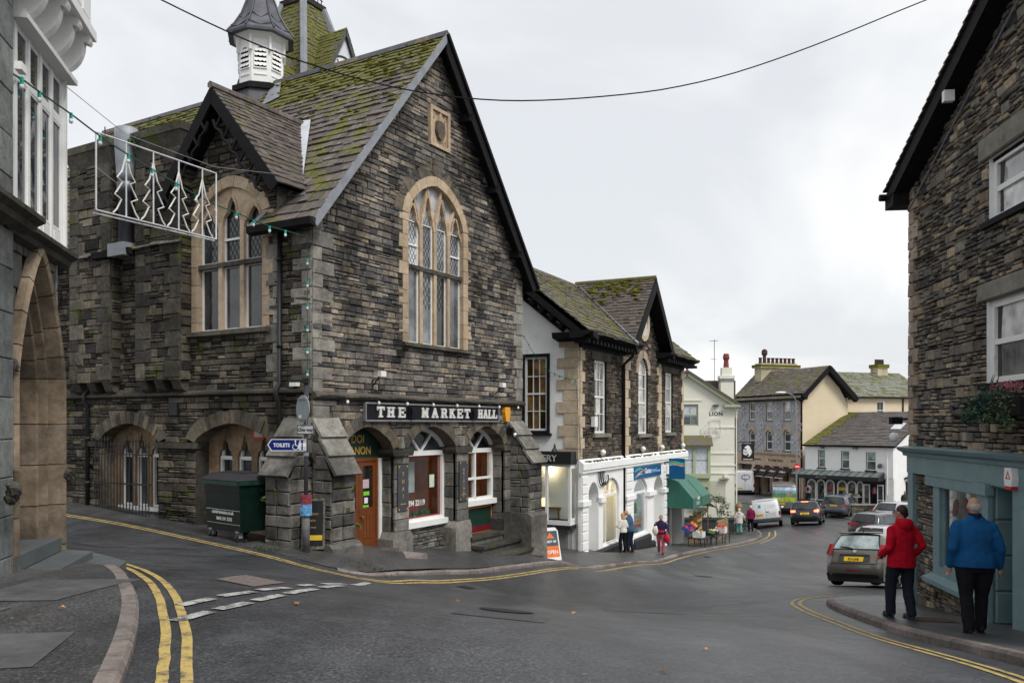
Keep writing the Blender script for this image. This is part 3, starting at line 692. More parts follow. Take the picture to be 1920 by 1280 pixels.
hquo += quoins(FR, 0, 1, .66, EZ, ls=(.3, .62), d=.03)+quoins(SD, 0, 1, .74, 4.2, ls=(.55, .3), d=.03)+quoins(FR, 0, 1, -.5, .5, ls=(.5, .7))+quoins(SD, .95, 1, .74, 4.2, ls=(.15, .38), hs=(.2, .4), d=.03)
hquo += quoins(FR, W_, -1, .66, EZ-.1, ls=(.36, .5), d=.04)
hall.part('mortar_bed', hmort, M_mort); hall.part('far_side_wall', MB().box(W_-.08, W_-.03, .05, 13.4, -4.5, 4.1), M_ssid); hall.part('rear_wall', MB().add([(0, 13.4, -4), (W_, 13.4, -4.5), (W_, 13.4, 4.1), (W_/2, 13.4, 9.3), (0, 13.4, 4.1)], [(0, 1, 2, 3, 4)]), M_ssid)
allst = hst+addm_side; nf = len(hst)
# nearest and largest 300 stones as pieces of their own, the rest joined
ws = sorted([(hall.weight(b), i) for i, b in enumerate(allst)], reverse=True); top = {i for w0, i in ws[:300]}
rf, rs = MB(), MB()
for i, b in enumerate(allst):
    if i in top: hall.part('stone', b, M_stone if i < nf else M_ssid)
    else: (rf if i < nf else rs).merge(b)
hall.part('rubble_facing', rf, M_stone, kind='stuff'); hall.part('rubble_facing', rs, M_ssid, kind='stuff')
hall.pieces('quoin', hquo, M_quo, 'quoins'); hall.pieces('stack_quoin', squo, stone('dark_stack_quoin', [(.04, .038, .036), (.10, .09, .075), (.06, .056, .05), (.13, .115, .09)], soot=.5, moss=.2), 'stack_quoins')
# string courses with mould
hall.part('string_course', MB().prism([(0, .5), (.14, .56), (.14, .62), (.02, .68), (0, .68)], lambda u, v, w: (w, -u, v), 0, W_+.0), M_dress)
hall.part('string_course', MB().prism([(0, .62), (.13, .66), (.13, .71), (.02, .76), (0, .76)], lambda u, v, w: (-u, w, v), 0, 13.5), M_dress)
# ---- great gable window
u0, u1, v0, vs, va = gw
sb = voussoirs(FR, u0, u1, vs, va, .24, 1.6, 8, -.2, .02, jit=.0)
for u, sg in ((u0, -1), (u1, 1)):
    k = 0; z = v0-.12
    while z < vs-.05:
        zt = min(z+R.uniform(.3, .4), vs)
        if vs-zt < .15: zt = vs
        l = (.22, .36)[k % 2]; a, b = (u-l, u) if sg < 0 else (u, u+l)
        sb.append(stone_piece(FR, [(a+.004, z+.004), (b-.0, z+.004), (b-.0, zt-.004), (a+.004, zt-.004)], .022, .006, .001, -.2)); z = zt; k += 1
hall.pieces('surround_block', sb, M_sand, 'surround_blocks')
hall.pieces('voussoir', voussoirs(FR, u0-.24, u1+.24, vs, va+.25, .28, 1.6, 20, -.05, .02), M_vous, 'voussoirs')
tr = MB()                                      # stone frame of lights: mullions, transom, cusped heads
nl = 4; lw = (u1-u0)/nl; mw = .11; TZ = 3.78
for i in range(1, nl): tr.pbox(FR, u0+i*lw-mw/2, u0+i*lw+mw/2, v0, 4.75, -.2, -.04)
for i in range(nl+1):
    pass
def cusp(a, b, s_, t_, pl, mbx, w0, w1, th=.055):
    """ogee head of one light as a band"""
    c = (a+b)/2; hw = (b-a)/2
    for sg in (-1, 1):
        pts = [(c+sg*hw, s_), (c+sg*hw*.86, s_+(t_-s_)*.28), (c+sg*hw*.5, s_+(t_-s_)*.46), (c+sg*hw*.46, s_+(t_-s_)*.62), (c+sg*hw*.25, s_+(t_-s_)*.84), (c, t_)]
        for (p, q), (r, s2) in zip(pts, pts[1:]):
            d = math.hypot(r-p, s2-q); nx, ny = -(s2-q)/d*th*sg, (r-p)/d*th*sg
            if sg > 0: nx, ny = (s2-q)/d*th, -(r-p)/d*th
            nx, ny = abs(nx)*sg, abs(ny)
            mbx.prism([(p, q), (r, s2), (r+nx, s2+ny), (p+nx, q+ny)], pl, w0, w1)
def arcz(u, a=u0, b=u1, s_=vs, t_=va, p=1.6):
    x = min(max((u-a)/((b-a)/2), 0), 2); x = 2-x if x > 1 else x; return s_+(t_-s_)*ah(x, p)
heads = [(4.62, 5.3), (4.78, 5.62), (4.78, 5.62), (4.62, 5.3)]
for i, (s_, t_) in enumerate(heads):
    a, b = u0+i*lw, u0+(i+1)*lw; a += mw/2 if i else 0; b -= mw/2 if i < nl-1 else 0
    cusp(a, b, s_, t_, FR, tr, -.19, -.05)
    # tracery bar rising from mullion to the arch
    if i: 
        for sg in (-1, 1):
            uu = u0+i*lw; p1, p2, p3 = (uu, 4.7), (uu+sg*.1, 5.15), (uu+sg*lw*.5, min(arcz(uu+sg*lw*.5), t_+.36))
            for (p, q), (r, s2) in ((p1, p2), (p2, p3)):
                tr.prism([(p-.035, q), (p+.035, q), (r+.035, s2), (r-.035, s2)], FR, -.19, -.06)
o = hall.part('window', tr, M_sand, label='tall four-light traceried window in the front gable')
hall.part('transom', MB().pbox(FR, u0, u1, TZ-.05, TZ+.05, -.2, -.02), M_dress, o)
hall.part('sill', MB().prism([(0, v0-.14), (.12, v0-.1), (.1, v0-.02), (-.15, v0+.03)], lambda p, v, w: (w, -p, v), u0-.25, u1+.25), M_dress, o)
hall.part('leaded_pane', MB().prism([(u0, 4.5), (u1, 4.5)]+arch_pts(u0, u1, vs, va)[::-1], FR, -.17, -.155), M_leaded, o)
for i in range(nl):
    a, b = u0+i*lw+(mw/2 if i else 0), u0+(i+1)*lw-(mw/2 if i < nl-1 else 0)
    for (c, d, gm) in ((v0, TZ-.05, M_glassb), (TZ+.05, 4.9, M_leaded)):
        f = MB(); f.ring([(a, c), (b, c), (b, d), (a, d)], [(a+.035, c+.035), (b-.035, c+.035), (b-.035, d-.02), (a+.035, d-.02)], FR, -.16, -.11)
        if d > 4 and i in (0, 3): f.pbox(FR, a, b, 4.3, 4.34, -.16, -.1)
        hall.part('frame', f, M_white, o)
        hall.part('pane', MB().pbox(FR, a+.03, b-.03, c+.03, d-.01, -.145, -.135), gm, o)
    hall.part('lead_lattice', lead_lattice(FR, a+.03, b-.03, TZ+.08, 5.5, -.128, step=.12, head=lambda u: min(arcz(u), 5.5)), M_iron, o)
    if i in (1, 2): hall.part('lead_lattice', lead_lattice(FR, a+.03, b-.03, v0+.9, TZ-.1, -.125, step=.14), M_iron, o)
# ---- side window, three lights
SW = (1.42, 3.48, 2.08, SWS, SWT)
u0, u1, v0, vs, va = SW
sb = voussoirs(SD, u0, u1, vs, va, .24, 1.6, 7, -.2, .02, jit=0)
for u, sg in ((u0, -1), (u1, 1)):
    k = 0; z = v0-.25
    while z < vs-.05:
        zt = min(z+R.uniform(.34, .5), vs); zt = vs if vs-zt < .2 else zt; l = (.2, .34)[k % 2] if sg < 0 else .2
        a, b = (u-l, u) if sg < 0 else (u, u+l)
        sb.append(stone_piece(SD, [(a+.004, z+.004), (b, z+.004), (b, zt-.004), (a+.004, zt-.004)], .022, .006, .001, -.2)); z = zt; k += 1
hall.pieces('surround_block', sb, M_sand, 'surround_blocks')
tr = MB(); lw = (u1-u0)/3; TZ = 3.52
for i in (1, 2): tr.pbox(SD, u0+i*lw-.06, u0+i*lw+.06, v0, 4.45, -.2, -.04)
for i in range(3):
    a, b = u0+i*lw+(.06 if i else 0), u0+(i+1)*lw-(.06 if i < 2 else 0); s_, t_ = ((4.3, 4.72), (4.4, 5.0), (4.3, 4.72))[i]
    cusp(a, b, s_, t_, SD, tr, -.2, -.05, .06)
    c = (a+b)/2; top = [(u, arcz(u, u0, u1, vs, va)) for u in np.linspace(a-.06, b+.06, 7)]
    for k in range(2):                          # spandrels
        sg = -1 if k == 0 else 1; e = a-.06 if k == 0 else b+.06
        e = min(max(e, u0), u1)
        us = np.linspace(e, c, 5); poly = [(u, max(arcz(u, u0, u1, vs, va), s_)) for u in us]+[(c, t_), (c+sg*(b-a)*.23, s_+(t_-s_)*.72), (c+sg*(b-a)*.42, s_+(t_-s_)*.34), (c+sg*(b-a)*.5, s_)]
        if abs(e-(c+sg*(b-a)*.5)) > .01: poly.append((e, s_))
        tr.prism(poly, SD, -.2, -.07)
o = hall.part('window', tr, M_sand, label='three-light pointed window under the small side gable')
hall.part('transom', MB().pbox(SD, u0, u1, TZ-.05, TZ+.05, -.2, -.01), M_dress, o)
hall.part('sill', MB().prism([(0, v0-.16), (.14, v0-.12), (.12, v0-.03), (-.15, v0+.03)], lambda p, v, w: (-p, w, v), u0-.25, u1+.25), M_dress, o)
for i in range(3):
    a, b = u0+i*lw+(.06 if i else 0), u0+(i+1)*lw-(.06 if i < 2 else 0)
    for (c, d, gm) in ((v0, TZ-.05, M_glassb), (TZ+.05, 4.95, M_glass)):
        f = MB(); f.ring([(a, c), (b, c), (b, d), (a, d)], [(a+.04, c+.04), (b-.04, c+.04), (b-.04, d-.02), (a+.04, d-.02)], SD, -.19, -.12)
        if d > 4 and i == 1: f.pbox(SD, a, b, 4.05, 4.1, -.17, -.1)
        hall.part('frame', f, M_white, o)
        hall.part('pane', MB().pbox(SD, a+.03, b-.03, c+.03, d-.01, -.16, -.15), gm, o)
    hall.part('lead_lattice', lead_lattice(SD, a+.04, b-.04, TZ+.08, 4.75, -.14, step=.13), M_iron, o)
# ---- ground arches of the side: sandstone infill with three white pointed lights
for n_, (a, b) in enumerate(sarc):
    ins = MB(); w0 = -.36; lights = []
    lw = (b-a-.5)/3
    prev = a
    for i in range(3):
        c = a+.25+lw*(i+.5); lights.append((c-.22, c+.22))
    gy0 = -2.9; zl = -2.0
    # wall strips around lights
    edges = [a]+[q for l in lights for q in l]+[b]
    for i in range(0, len(edges), 2): ins.pbox(SD, edges[i], edges[i+1], gy0, -.75, w0-.15, w0)
    for l0, l1 in lights:
        ins.pbox(SD, l0, l1, gy0, zl, w0-.15, w0)
        c = (l0+l1)/2
        for e0, sg in ((l0, 1), (l1, -1)):
            ins.prism([(e0, -.75), (e0+sg*.03, -.62), (e0+sg*.12, -.56), (e0+sg*.13, -.48), (c, -.22), (c, -.1), (e0, -.1)][::1], SD, w0-.15, w0)
    for i in range(0, len(edges), 2): ins.prism([(edges[i], -.75), (edges[i+1], -.75), (edges[i+1], -.1), (edges[i], -.1)], SD, w0-.15, w0)
    ins.prism([(a, -.1), (b, -.1)]+[q for q in arch_pts(a, b, SSP, SAP+.05, 1.55)[::-1] if q[1] > -.1], SD, w0-.15, w0-.002)
    o = hall.part('window', ins, M_sandd, label='sandstone infill with three pointed lights')
    jb = MB()
    for u in (a, b): jb.add([SD(u, gy0, -.36), SD(u, gy0, 0), SD(u, SSP, 0), SD(u, SSP, -.36)], [(0, 1, 2, 3)])
    hall.part('jamb', jb, M_ssid, o, kind='stuff')
    for l0, l1 in lights:
        f = MB(); f.ring([(l0, zl), (l1, zl), (l1, -.72), (l0, -.72)], [(l0+.05, zl+.05), (l1-.05, zl+.05), (l1-.05, -.77), (l0+.05, -.77)], SD, w0-.12, w0-.05)
        f.ring(opening_poly(l0+.03, l1-.03, -.8, -.66, -.25, 1.4), opening_poly(l0+.07, l1-.07, -.74, -.66, -.32, 1.4), SD, w0-.13, w0-.06)
        hall.part('frame', f, M_white, o); hall.part('pane', MB().pbox(SD, l0, l1, zl, -.15, w0-.14, w0-.125), M_glass, o)
        hall.part('sill', MB().pbox(SD, l0-.04, l1+.04, zl-.1, zl, w0-.1, w0+.06), M_white, o)
# notice in the near arch
n = MB().pbox(SD, 1.75, 2.1, -.33, .0, -.355, -.345); n = hall.part('notice', n, mat('red_notice', (.55, .06, .02), .6)); hall.part('paper', MB().pbox(SD, 1.8, 2.05, -.28, -.05, -.344, -.342), mat('pinkish_paper', (.6, .5, .5), .7, var=.2, scale=30), n)
# ---- roof of the hall
RL = 7.2; CT, ST = .6395, .769
def roofL(u, v, w): return (-.3+CT*v-ST*w, u, 4.08+ST*v+CT*w)
def roofR(u, v, w): return (W_+.3-CT*v+ST*w, u, 4.08+ST*v+CT*w)
def cutA(v): return 1.42-.36*v if v < 1.3 else (.95+(v-1.3)/3.0*1.6 if v < 4.3 else 20)
sl = slates(roofL, lambda v: (-.36, min(cutA(v), 13.4)), RL, e0=.34, e1=.16)
sl += slates(roofL, lambda v: (2*DC-min(cutA(v), DC), 13.4), 4.3, e0=.34, e1=.2)
ws = sorted([(hall.weight(b), i) for i, b in enumerate(sl)], reverse=True); top = {i for _, i in ws[:225]}; rest = MB(); restm = MB()
for i, b in enumerate(sl):
    hi = b.v[0][2] > 8.3
    if i in top: hall.part('slate', b, M_slmoss if hi else M_slate)
    else: (restm if hi else rest).merge(b)
hall.part('roof_slates', rest, M_slate, kind='stuff'); hall.part('roof_slates', restm, M_slmoss, kind='stuff')
rr_ = MB()
for b in slates(roofR, lambda v: (-.36, 13.4), RL, e0=.4, e1=.25, wr=(.4, .7)): rr_.merge(b)
hall.part('roof_slates', rr_, M_slate, kind='stuff')
dk = MB()
def quad_roof(fn, pts): dk.add([fn(*p, -.03) for p in pts]+[fn(*p, -.12) for p in pts], [tuple(range(len(pts))), tuple(range(len(pts), 2*len(pts)))])
quad_roof(roofL, [(-.34, 0), (1.42, 0), (.95, 1.3), (2.55, 4.3), (2.55, RL), (-.34, RL)]); quad_roof(roofL, [(2.55, RL), (2.55, 4.3), (4.15, 1.3), (3.7, 0), (13.4, 0), (13.4, RL)])
quad_roof(roofR, [(-.34, 0), (13.4, 0), (13.4, RL), (-.34, RL)])
hall.part('roof_deck', dk, M_black)
y = -.36
while y < 13.2:
    mb = MB(); n_ = .46
    prof = [(4.305+dx, 9.62+dz) for dx, dz in ((-.17, -.11), (-.09, .05), (0, .1), (.09, .05), (.17, -.11))]
    mb.prism(prof, lambda a, b, w: (a, w, b), y+.004, y+n_*.98); hall.part('ridge_tile', mb, M_leadd if R.random() < .5 else M_slate); y += n_
# moss cushions near the ridge
mo = MB()
for i in range(520):
    v = RL-abs(R.gauss(0, 1.7)); u = R.uniform(-.3, 11)
    if v < 2.2: continue
    if noise.noise((u*1.1, v*1.1, 3)) < -.05: continue
    s_ = R.uniform(.03, .085); c = roofL(u, v, .035); mo.blob(c, s_, s_*R.uniform(1, 2.2), s_*.6, i, .3, 6, 3)
M_moss = mat('moss', (.105, .105, .016), .95, var=.5, scale=10, bmp=.6, rnd=.3)
hall.part('moss', mo, M_moss, kind='stuff')
# verge boards and gutters
for sg, m_, dz in ((0, M_lead, .17), (1, M_black, .34)):
    fn = roofL if sg == 0 else roofR; mb = MB()
    vs_ = []
    for (v, w_) in ((-.05, .03), (RL+.06, .03), (RL+.06-dz*1.2, .03-dz), (-.05, .03-dz)):
        vs_.append((v, w_))
    mb.prism(vs_, lambda v, w_, d, fn=fn: fn(-.36-d, v, w_), -.05, .0); hall.part('bargeboard', mb, m_)
    if sg: hall.part('bargeboard', MB().prism([(-.1, .02), (RL, .02), (RL, -.06), (-.1, -.06)], lambda v, w_, d: roofR(-.36-d, v, w_), .002, .06), M_black)
    if sg:
        for v in (1.2, 3.2, 5.2): hall.part('purlin_end', MB().box(-.06, .06, 0, .34, -.09, .09, Matrix.Translation(Vector(fn(-.36, v, -.28)))), M_black)
sof = MB(); sof.add([roofR(-.36, -.05, -.1), roofR(-.36, RL, -.1), roofR(.02, RL, -.1), roofR(.02, -.05, -.1)], [(0, 1, 2, 3)]); sof.add([roofL(-.36, -.05, -.1), roofL(-.36, RL, -.1), roofL(.02, RL, -.1), roofL(.02, -.05, -.1)], [(0, 1, 2, 3)])
hall.part('soffit', sof, M_black)
hall.part('gutter', MB().prism([(-.42, 3.98), (-.28, 3.94), (-.26, 4.12), (-.44, 4.12)], lambda a, b, w: (a, w, b), -.36, 1.45), M_black)
hall.part('gutter', MB().prism([(W_+.26, 3.9), (W_+.42, 3.94), (W_+.44, 4.1), (W_+.26, 4.1)], lambda a, b, w: (a, w, b), -.36, 13), M_black)
hall.part('gutter', MB().prism([(-.42, 3.98), (-.28, 3.94), (-.26, 4.12), (-.44, 4.12)], lambda a, b, w: (a, w, b), 5.35, 6.8), M_black)
hall.part('flashing', MB().add([roofL(1.42, -.02, .06), roofL(1.58, -.02, .06), roofL(1.12, 1.3, .06), roofL(.95, 1.3, .06)], [(0, 1, 2, 3)]), M_lead)
# dormer gable over the side window
DZ, DEV = 7.25, 1.95; dsl = math.hypot(DEV, 2.3); cd_, sd_ = DEV/dsl, 2.3/dsl
def dorm(sg): return lambda u, v, w: (u, DC+sg*(DEV-cd_*v+sd_*w), DZ-2.3+sd_*v+cd_*w)
def dext(v): return (-.42, .62+(v/dsl)*1.82)
ds = []
for sg in (-1, 1): ds += slates(dorm(sg), dext, dsl, e0=.2, e1=.14, wr=(.2, .36), tilt=.02)
hall.pieces('dormer_slate', ds, M_sldorm, 'dormer_slates', limit=75)
dk2 = MB()
for sg in (-1, 1):
    f_ = dorm(sg); dk2.add([f_(-.4, 0, -.03), f_(.66, 0, -.03), f_(2.48, dsl, -.03), f_(-.4, dsl, -.03)], [(0, 1, 2, 3)]); dk2.add([f_(-.4, 0, -.1), f_(.66, 0, -.1), f_(2.48, dsl, -.1), f_(-.4, dsl, -.1)], [(0, 1, 2, 3)])
hall.part('dormer_deck', dk2, M_black)
for i in range(6): hall.part('ridge_tile', MB().tube([(-.44+i*.48, DC, DZ+.06), (.03+i*.48, DC, DZ+.06)], .085, 6), M_slate)
hall.part('valley_flashing', MB().strip([roofL(cutA(v)-.2, v, .075) for v in np.linspace(.95, 4.25, 9)], [roofL(cutA(v)+.08, v, .1) for v in np.linspace(.95, 4.25, 9)]), mat('bright_lead', (.5, .52, .56), .5, var=.25, scale=3))
for sg in (-1, 1):
    f_ = dorm(sg); bb = MB(); bb.prism([(-.06, .03), (dsl+.05, .03), (dsl-.24, -.22), (-.06, -.22)], lambda v, w_, d, f_=f_: f_(-.42-d, v, w_), -.05, .0)
    o = hall.part('bargeboard', bb, M_black); t_ = MB(); path = []
    for i in range(13):
        v = .15+i*(dsl-.75)/12; path.append(f_(-.42, v, -.46 if i % 2 else -.4))
    t_.tube(path, .035, 5)
    for i in range(1, 12, 2):
        v = .15+i*(dsl-.75)/12; t_.tube([f_(-.42, v, -.44), f_(-.42, v+.06, -.2)], .03, 4)
    hall.part('fretwork', t_, M_black, o)
cheek = MB().add([(0, DC-DW, 3.9), (1.2, DC-DW, 3.9), (1.2, DC-DW, 5.3), (0, DC-DW, 5.3)], [(0, 1, 2, 3)]).add([(0, DC+DW, 3.9), (1.2, DC+DW, 3.9), (1.2, DC+DW, 5.3), (0, DC+DW, 5.3)], [(0, 1, 2, 3)]); hall.part('dormer_cheek', cheek, M_quo, kind='stuff')
# flue on the side roof
fl = MB().lathe([(.17, 4.2), (.17, 5.5), (.21, 5.52), (.21, 5.75), (.17, 5.78)], (-.3, 5.62, -.08), 14); fo = hall.part('flue', fl, mat('flue_steel_dull', (.12, .125, .14), .45, .7, var=.2), smooth=True)
hall.part('cowl', MB().lathe([(.19, 5.78), (.22, 5.95), (.27, 6.75), (.26, 7.02), (.22, 7.04)], (-.3, 5.62, -.08), 16), mat('flue_steel', (.27, .29, .32), .6, .3, var=.3), fo, smooth=True)
hall.part('flue_foot', MB().box(-.5, -.02, 5.45, 6.05, 3.95, 4.25), M_lead, fo)
# ventilation turret
TX, TY = 4.305, 6.12; TD = .42
def oct_(r, z): return [(TX+r*math.cos(math.pi/8+k*math.pi/4), TY+r*math.sin(math.pi/8+k*math.pi/4), z) for k in range(8)]
tb = MB().lathe([(.9, 9.0), (.76, 9.75), (.8, 9.78)], (TX, TY, -TD), 8, math.pi/8); to = hall.part('turret', tb, M_leadd)
hall.part('turret_ledge', MB().lathe([(.84, 9.75), (.84, 9.9), (.7, 9.97)], (TX, TY, -TD), 8, math.pi/8), M_black, to)
hall.part('louvred_body', MB().lathe([(.63, 9.95), (.63, 11.2), (.9, 11.4)], (TX, TY, -TD), 8, math.pi/8), M_white, to)
lv = MB(); dkp = MB()
for k in range(8):
    a0 = math.pi/4*k; nx, ny = math.cos(a0), math.sin(a0); rf_ = .63*math.cos(math.pi/8); hw = .63*math.sin(math.pi/8)
    pl = lambda u, v, w, nx=nx, ny=ny, rf_=rf_: (TX+nx*(rf_+w)-ny*u, TY+ny*(rf_+w)+nx*u, v-TD)
    dkp.prism([(-.17, 10.4)]+[(.17, 10.4)]+arch_pts(-.17, .17, 10.75, 10.95, 2, 5)[::-1], pl, .002, .006)
    for z in (10.42, 10.55, 10.69, 10.82):
        pts = [(-.16, z+.1), (.16, z+.1)]+[(.16-.32*i/9, z+(.0 if i % 3 else .03)) for i in range(10)]
        lv.prism(pts, lambda u, v, w, pl=pl, z=z: pl(u, v, w+(z+.1-v)*.3), .012, .02)
    lv.pbox(pl, -.17, .17, 10.18, 10.21, .0, .02)
    lv.ring([(-.18, 10.36), (.18, 10.36)]+arch_pts(-.18, .18, 10.75, 11.0, 2, 5)[::-1], [(-.16, 10.39), (.16, 10.39)]+arch_pts(-.16, .16, 10.75, 10.96, 2, 5)[::-1], pl, .0, .03)
    lv.pbox(lambda u, v, w, a0=a0: (TX+math.cos(a0+math.pi/8)*(.61+w)-math.sin(a0+math.pi/8)*u, TY+math.sin(a0+math.pi/8)*(.61+w)+math.cos(a0+math.pi/8)*u, v-TD), -.03, .03, 10.85, 11.3, 0, .1)
hall.part('louvre_shadow_board', dkp, M_black, to); hall.part('louvres', lv, M_white, to)
hall.part('spire', MB().lathe([(.96, 11.33), (.97, 11.4), (.76, 11.66), (.56, 12.0), (.36, 12.55), (.05, 13.5)], (TX, TY, -TD), 8, math.pi/8), mat('weathered_lead', (.10, .10, .12), .5, .2, var=.45, scale=2.5, bmp=.1), to)
rb = MB()
for k in range(8):
    a0 = math.pi/8+k*math.pi/4; c_, s_ = math.cos(a0), math.sin(a0); a1 = a0+math.pi/4
    rb.tube([(TX+c_*r, TY+s_*r, z-TD) for r, z in ((.98, 11.41), (.77, 11.68), (.57, 12.02), (.37, 12.57), (.06, 13.5))], .028, 5)
    am = (a0+a1)/2
    for (ra, za, rb_, zb) in ((.86, 11.6, .86, 11.47), (.62, 11.95, .66, 11.74)):
        kk = math.cos(math.pi/8)
        rb.tube([(TX+c_*ra, TY+s_*ra, za-TD), (TX+math.cos(am)*rb_*kk*1.06, TY+math.sin(am)*rb_*kk*1.06, zb-TD), (TX+math.cos(a1)*ra, TY+math.sin(a1)*ra, za-TD)], .018, 4)
hall.part('lead_roll', rb, M_leadd, to)
hall.part('finial', MB().lathe([(.03, 13.4), (.03, 13.9), (.09, 13.97), (.02, 14.1)], (TX, TY, -TD), 8), M_leadd, to)
hall.part('flashing', MB().add([roofL(TY-1.0, RL-1.35, .07), roofL(TY-.55, RL-.0, .07), roofL(TY-.85, RL, .07), roofL(TY-1.5, RL-1.1, .07)], [(0, 1, 2, 3)]), M_lead, to)
# clock tower roof behind the ridge
KX, KY = 7.2, 7.35; kb, kt, kz0, kz1 = 1.75, .42, 8.8, 13.45
co = hall.part('clock_tower', MB().box(KX-kb+.1, KX+kb-.1, KY-kb+.1, KY+kb-.1, 6, kz0), M_stone)
ks = []
for k in range(4):
    a0 = k*math.pi/2; c_, s_ = math.cos(a0), math.sin(a0); hl = math.hypot(kz1-kz0, kb-kt)
    def kf(u, v, w, c_=c_, s_=s_, hl=hl):
        r = kb-(kb-kt)*v/hl+w*(kz1-kz0)/hl; z = kz0+(kz1-kz0)*v/hl+w*(kb-kt)/hl; return (KX+r*s_+u*c_, KY-r*c_+u*s_, z)
    ks += slates(kf, lambda v, hl=hl: (-(kb-(kb-kt)*v/hl), kb-(kb-kt)*v/hl), hl, e0=.17, e1=.14, wr=(.18, .3), tilt=.015)
ka = MB(); [ka.merge(b) for b in ks]; hall.part('tower_slates', ka, M_slmoss, co, kind='stuff')
hp = MB()
for sx, sy in ((-1, -1), (1, -1), (1, 1), (-1, 1)): hp.tube([(KX+sx*(kb+.03), KY+sy*(kb+.03), kz0), (KX+sx*(kt+.03), KY+sy*(kt+.03), kz1)], .12, 6)
hall.part('hip_lead', hp, M_lead, co); hall.part('tower_cap', MB().box(KX-kt-.1, KX+kt+.1, KY-kt-.1, KY+kt+.1, kz1-.04, kz1+.12), M_dress, co)
cr = MB()
for x in np.linspace(-.4, .4, 6): cr.tube([(KX+x, KY-kt, kz1+.1), (KX+x, KY-kt, kz1+.38)], .015, 4).tube([(KX+x-.06, KY-kt, kz1+.3), (KX+x+.06, KY-kt, kz1+.3)], .015, 4); cr.tube([(KX-kt, KY+x, kz1+.1), (KX-kt, KY+x, kz1+.38)], .015, 4).tube([(KX-kt, KY+x-.06, kz1+.3), (KX-kt, KY+x+.06, kz1+.3)], .015, 4)
cr.tube([(KX, KY, kz1), (KX, KY, kz1+1.2)], .03, 5); hall.part('iron_cresting', cr, M_iron, co)
def clock_gable(pl):
    """pl(u,v,w): u across, v up, w outward from the tower axis"""
    hw, zb, zt, w1 = 1.35, 9.6, 12.25, 1.75
    g = MB().prism([(-hw, zb), (hw, zb), (0, zt)], pl, .5, w1); g = hall.part('clock_gable', g, mat('clock_board_white', (.66, .68, .72), .5, var=.05), co)
    rs_ = []
    for sg in (-1, 1):
        L_ = math.hypot(hw+.12, zt-zb+.2)
        f_ = lambda u, v, w, sg=sg: pl(sg*((hw+.12)*(1-v/L_)+w*(zt-zb)/L_), zb-.1+(zt-zb+.2)*v/L_+w*hw/L_, u)
        rs_ += slates(f_, lambda v: (.45+.0*v, w1+.12), L_, e0=.16, e1=.14, wr=(.18, .3), tilt=.015)
        hall.part('bargeboard', MB().prism([(-.05, .03), (L_+.02, .03), (L_-.2, -.1), (-.05, -.1)], lambda v, w_, d, f_=f_: f_(w1+.06+d, v, w_), 0, .05), M_leadd, co)
    b_ = MB(); [b_.merge(q) for q in rs_]; hall.part('gable_slates', b_, M_slmoss, co, kind='stuff')
    M4 = lambda r, n=28: [(r*math.cos(2*math.pi*i/n), 10.72+r*math.sin(2*math.pi*i/n)) for i in range(n)]
    hall.part('clock_face', MB().prism(M4(.74), pl, w1+.005, w1+.02), mat('clock_face_white', (.74, .75, .76), .4, var=.03), co)
    k = MB().ring(M4(.76), M4(.71), pl, w1+.02, w1+.04)
    for h in range(12):
        a = h*math.pi/6; k.prism([(.52*math.cos(a)-.022*math.sin(a), 10.72+.52*math.sin(a)+.022*math.cos(a)), (.52*math.cos(a)+.022*math.sin(a), 10.72+.52*math.sin(a)-.022*math.cos(a)), (.66*math.cos(a)+.022*math.sin(a), 10.72+.66*math.sin(a)-.022*math.cos(a)), (.66*math.cos(a)-.022*math.sin(a), 10.72+.66*math.sin(a)+.022*math.cos(a))], pl, w1+.02, w1+.03)
    for a, l, t in ((math.radians(104), .6, .028), (math.radians(97), -.42, .04)):
        c_, s_ = math.cos(a), math.sin(a); k.prism([(-t*s_, 10.72+t*c_), (t*s_, 10.72-t*c_), (l*c_, 10.72+l*s_)], pl, w1+.035, w1+.045)
    hall.part('clock_hands', k, M_iron, co)
clock_gable(lambda u, v, w: (KX+u, KY-w, v)); clock_gable(lambda u, v, w: (KX-w, KY+u, v))
# ---- buttresses
def buttress(B, Wt, P, zt, zl, zb, plz=None):
    ps = []; pm = MB(); par = dict(hr=(.2, .3), lr=(.28, .5), split=.06, dr=(.005, .03), bev=.018, j=.012)
    r_, m_ = masonry(lambda u, v, w: B(u, P+w, v), lambda z: (0, Wt), zb, zl, [], **par); ps += r_; pm.merge(m_)
    def ex(z): return (0, P) if z < zl else (0, max(.02, P*(1-(z-zl)/(zt-zl))))
    for t, sg in ((0, -1), (Wt, 1)):
        r_, m_ = masonry(lambda u, v, w, t=t, sg=sg: B(t+sg*w, u, v), ex, zb, zt-.08, [], **par); ps += r_; pm.merge(m_)
    hall.part('buttress_core', pm, M_mort)
    L_ = math.hypot(P+.06, zt-zl); n = 3
    for k in range(n):
        a, b = k/n, (k+1)/n; mb = MB()
        def q(f, h): return ((P+.06)*f+h*(zt-zl)/L_, zt+.02-(zt-zl)*f+h*(P+.06)/L_)
        poly = [q(a-.01, -.03), q(b+.03, .03), q(b+.03, .1), q(a, .035)]
        mb.prism(poly, lambda p, z, t: B(t, p, z), -.04, Wt+.04); hall.part('coping_slab', mb, M_quo)
    if plz:
        hall.part('plinth', MB().prism([(0, zb-.4), (P+.12, zb-.4), (P+.12, plz-.09), (P+.02, plz), (0, plz)], lambda p, z, t: B(t, p, z), -.1, Wt+.1), M_butt)
    return ps
bs = buttress(lambda t, p, z: (t+.02, -p, z), .7, .52, .1, -1.05, -2.9, -2.42)
bs += buttress(lambda t, p, z: (-p, t+.02, z), .7, .58, .1, -1.05, -2.8)
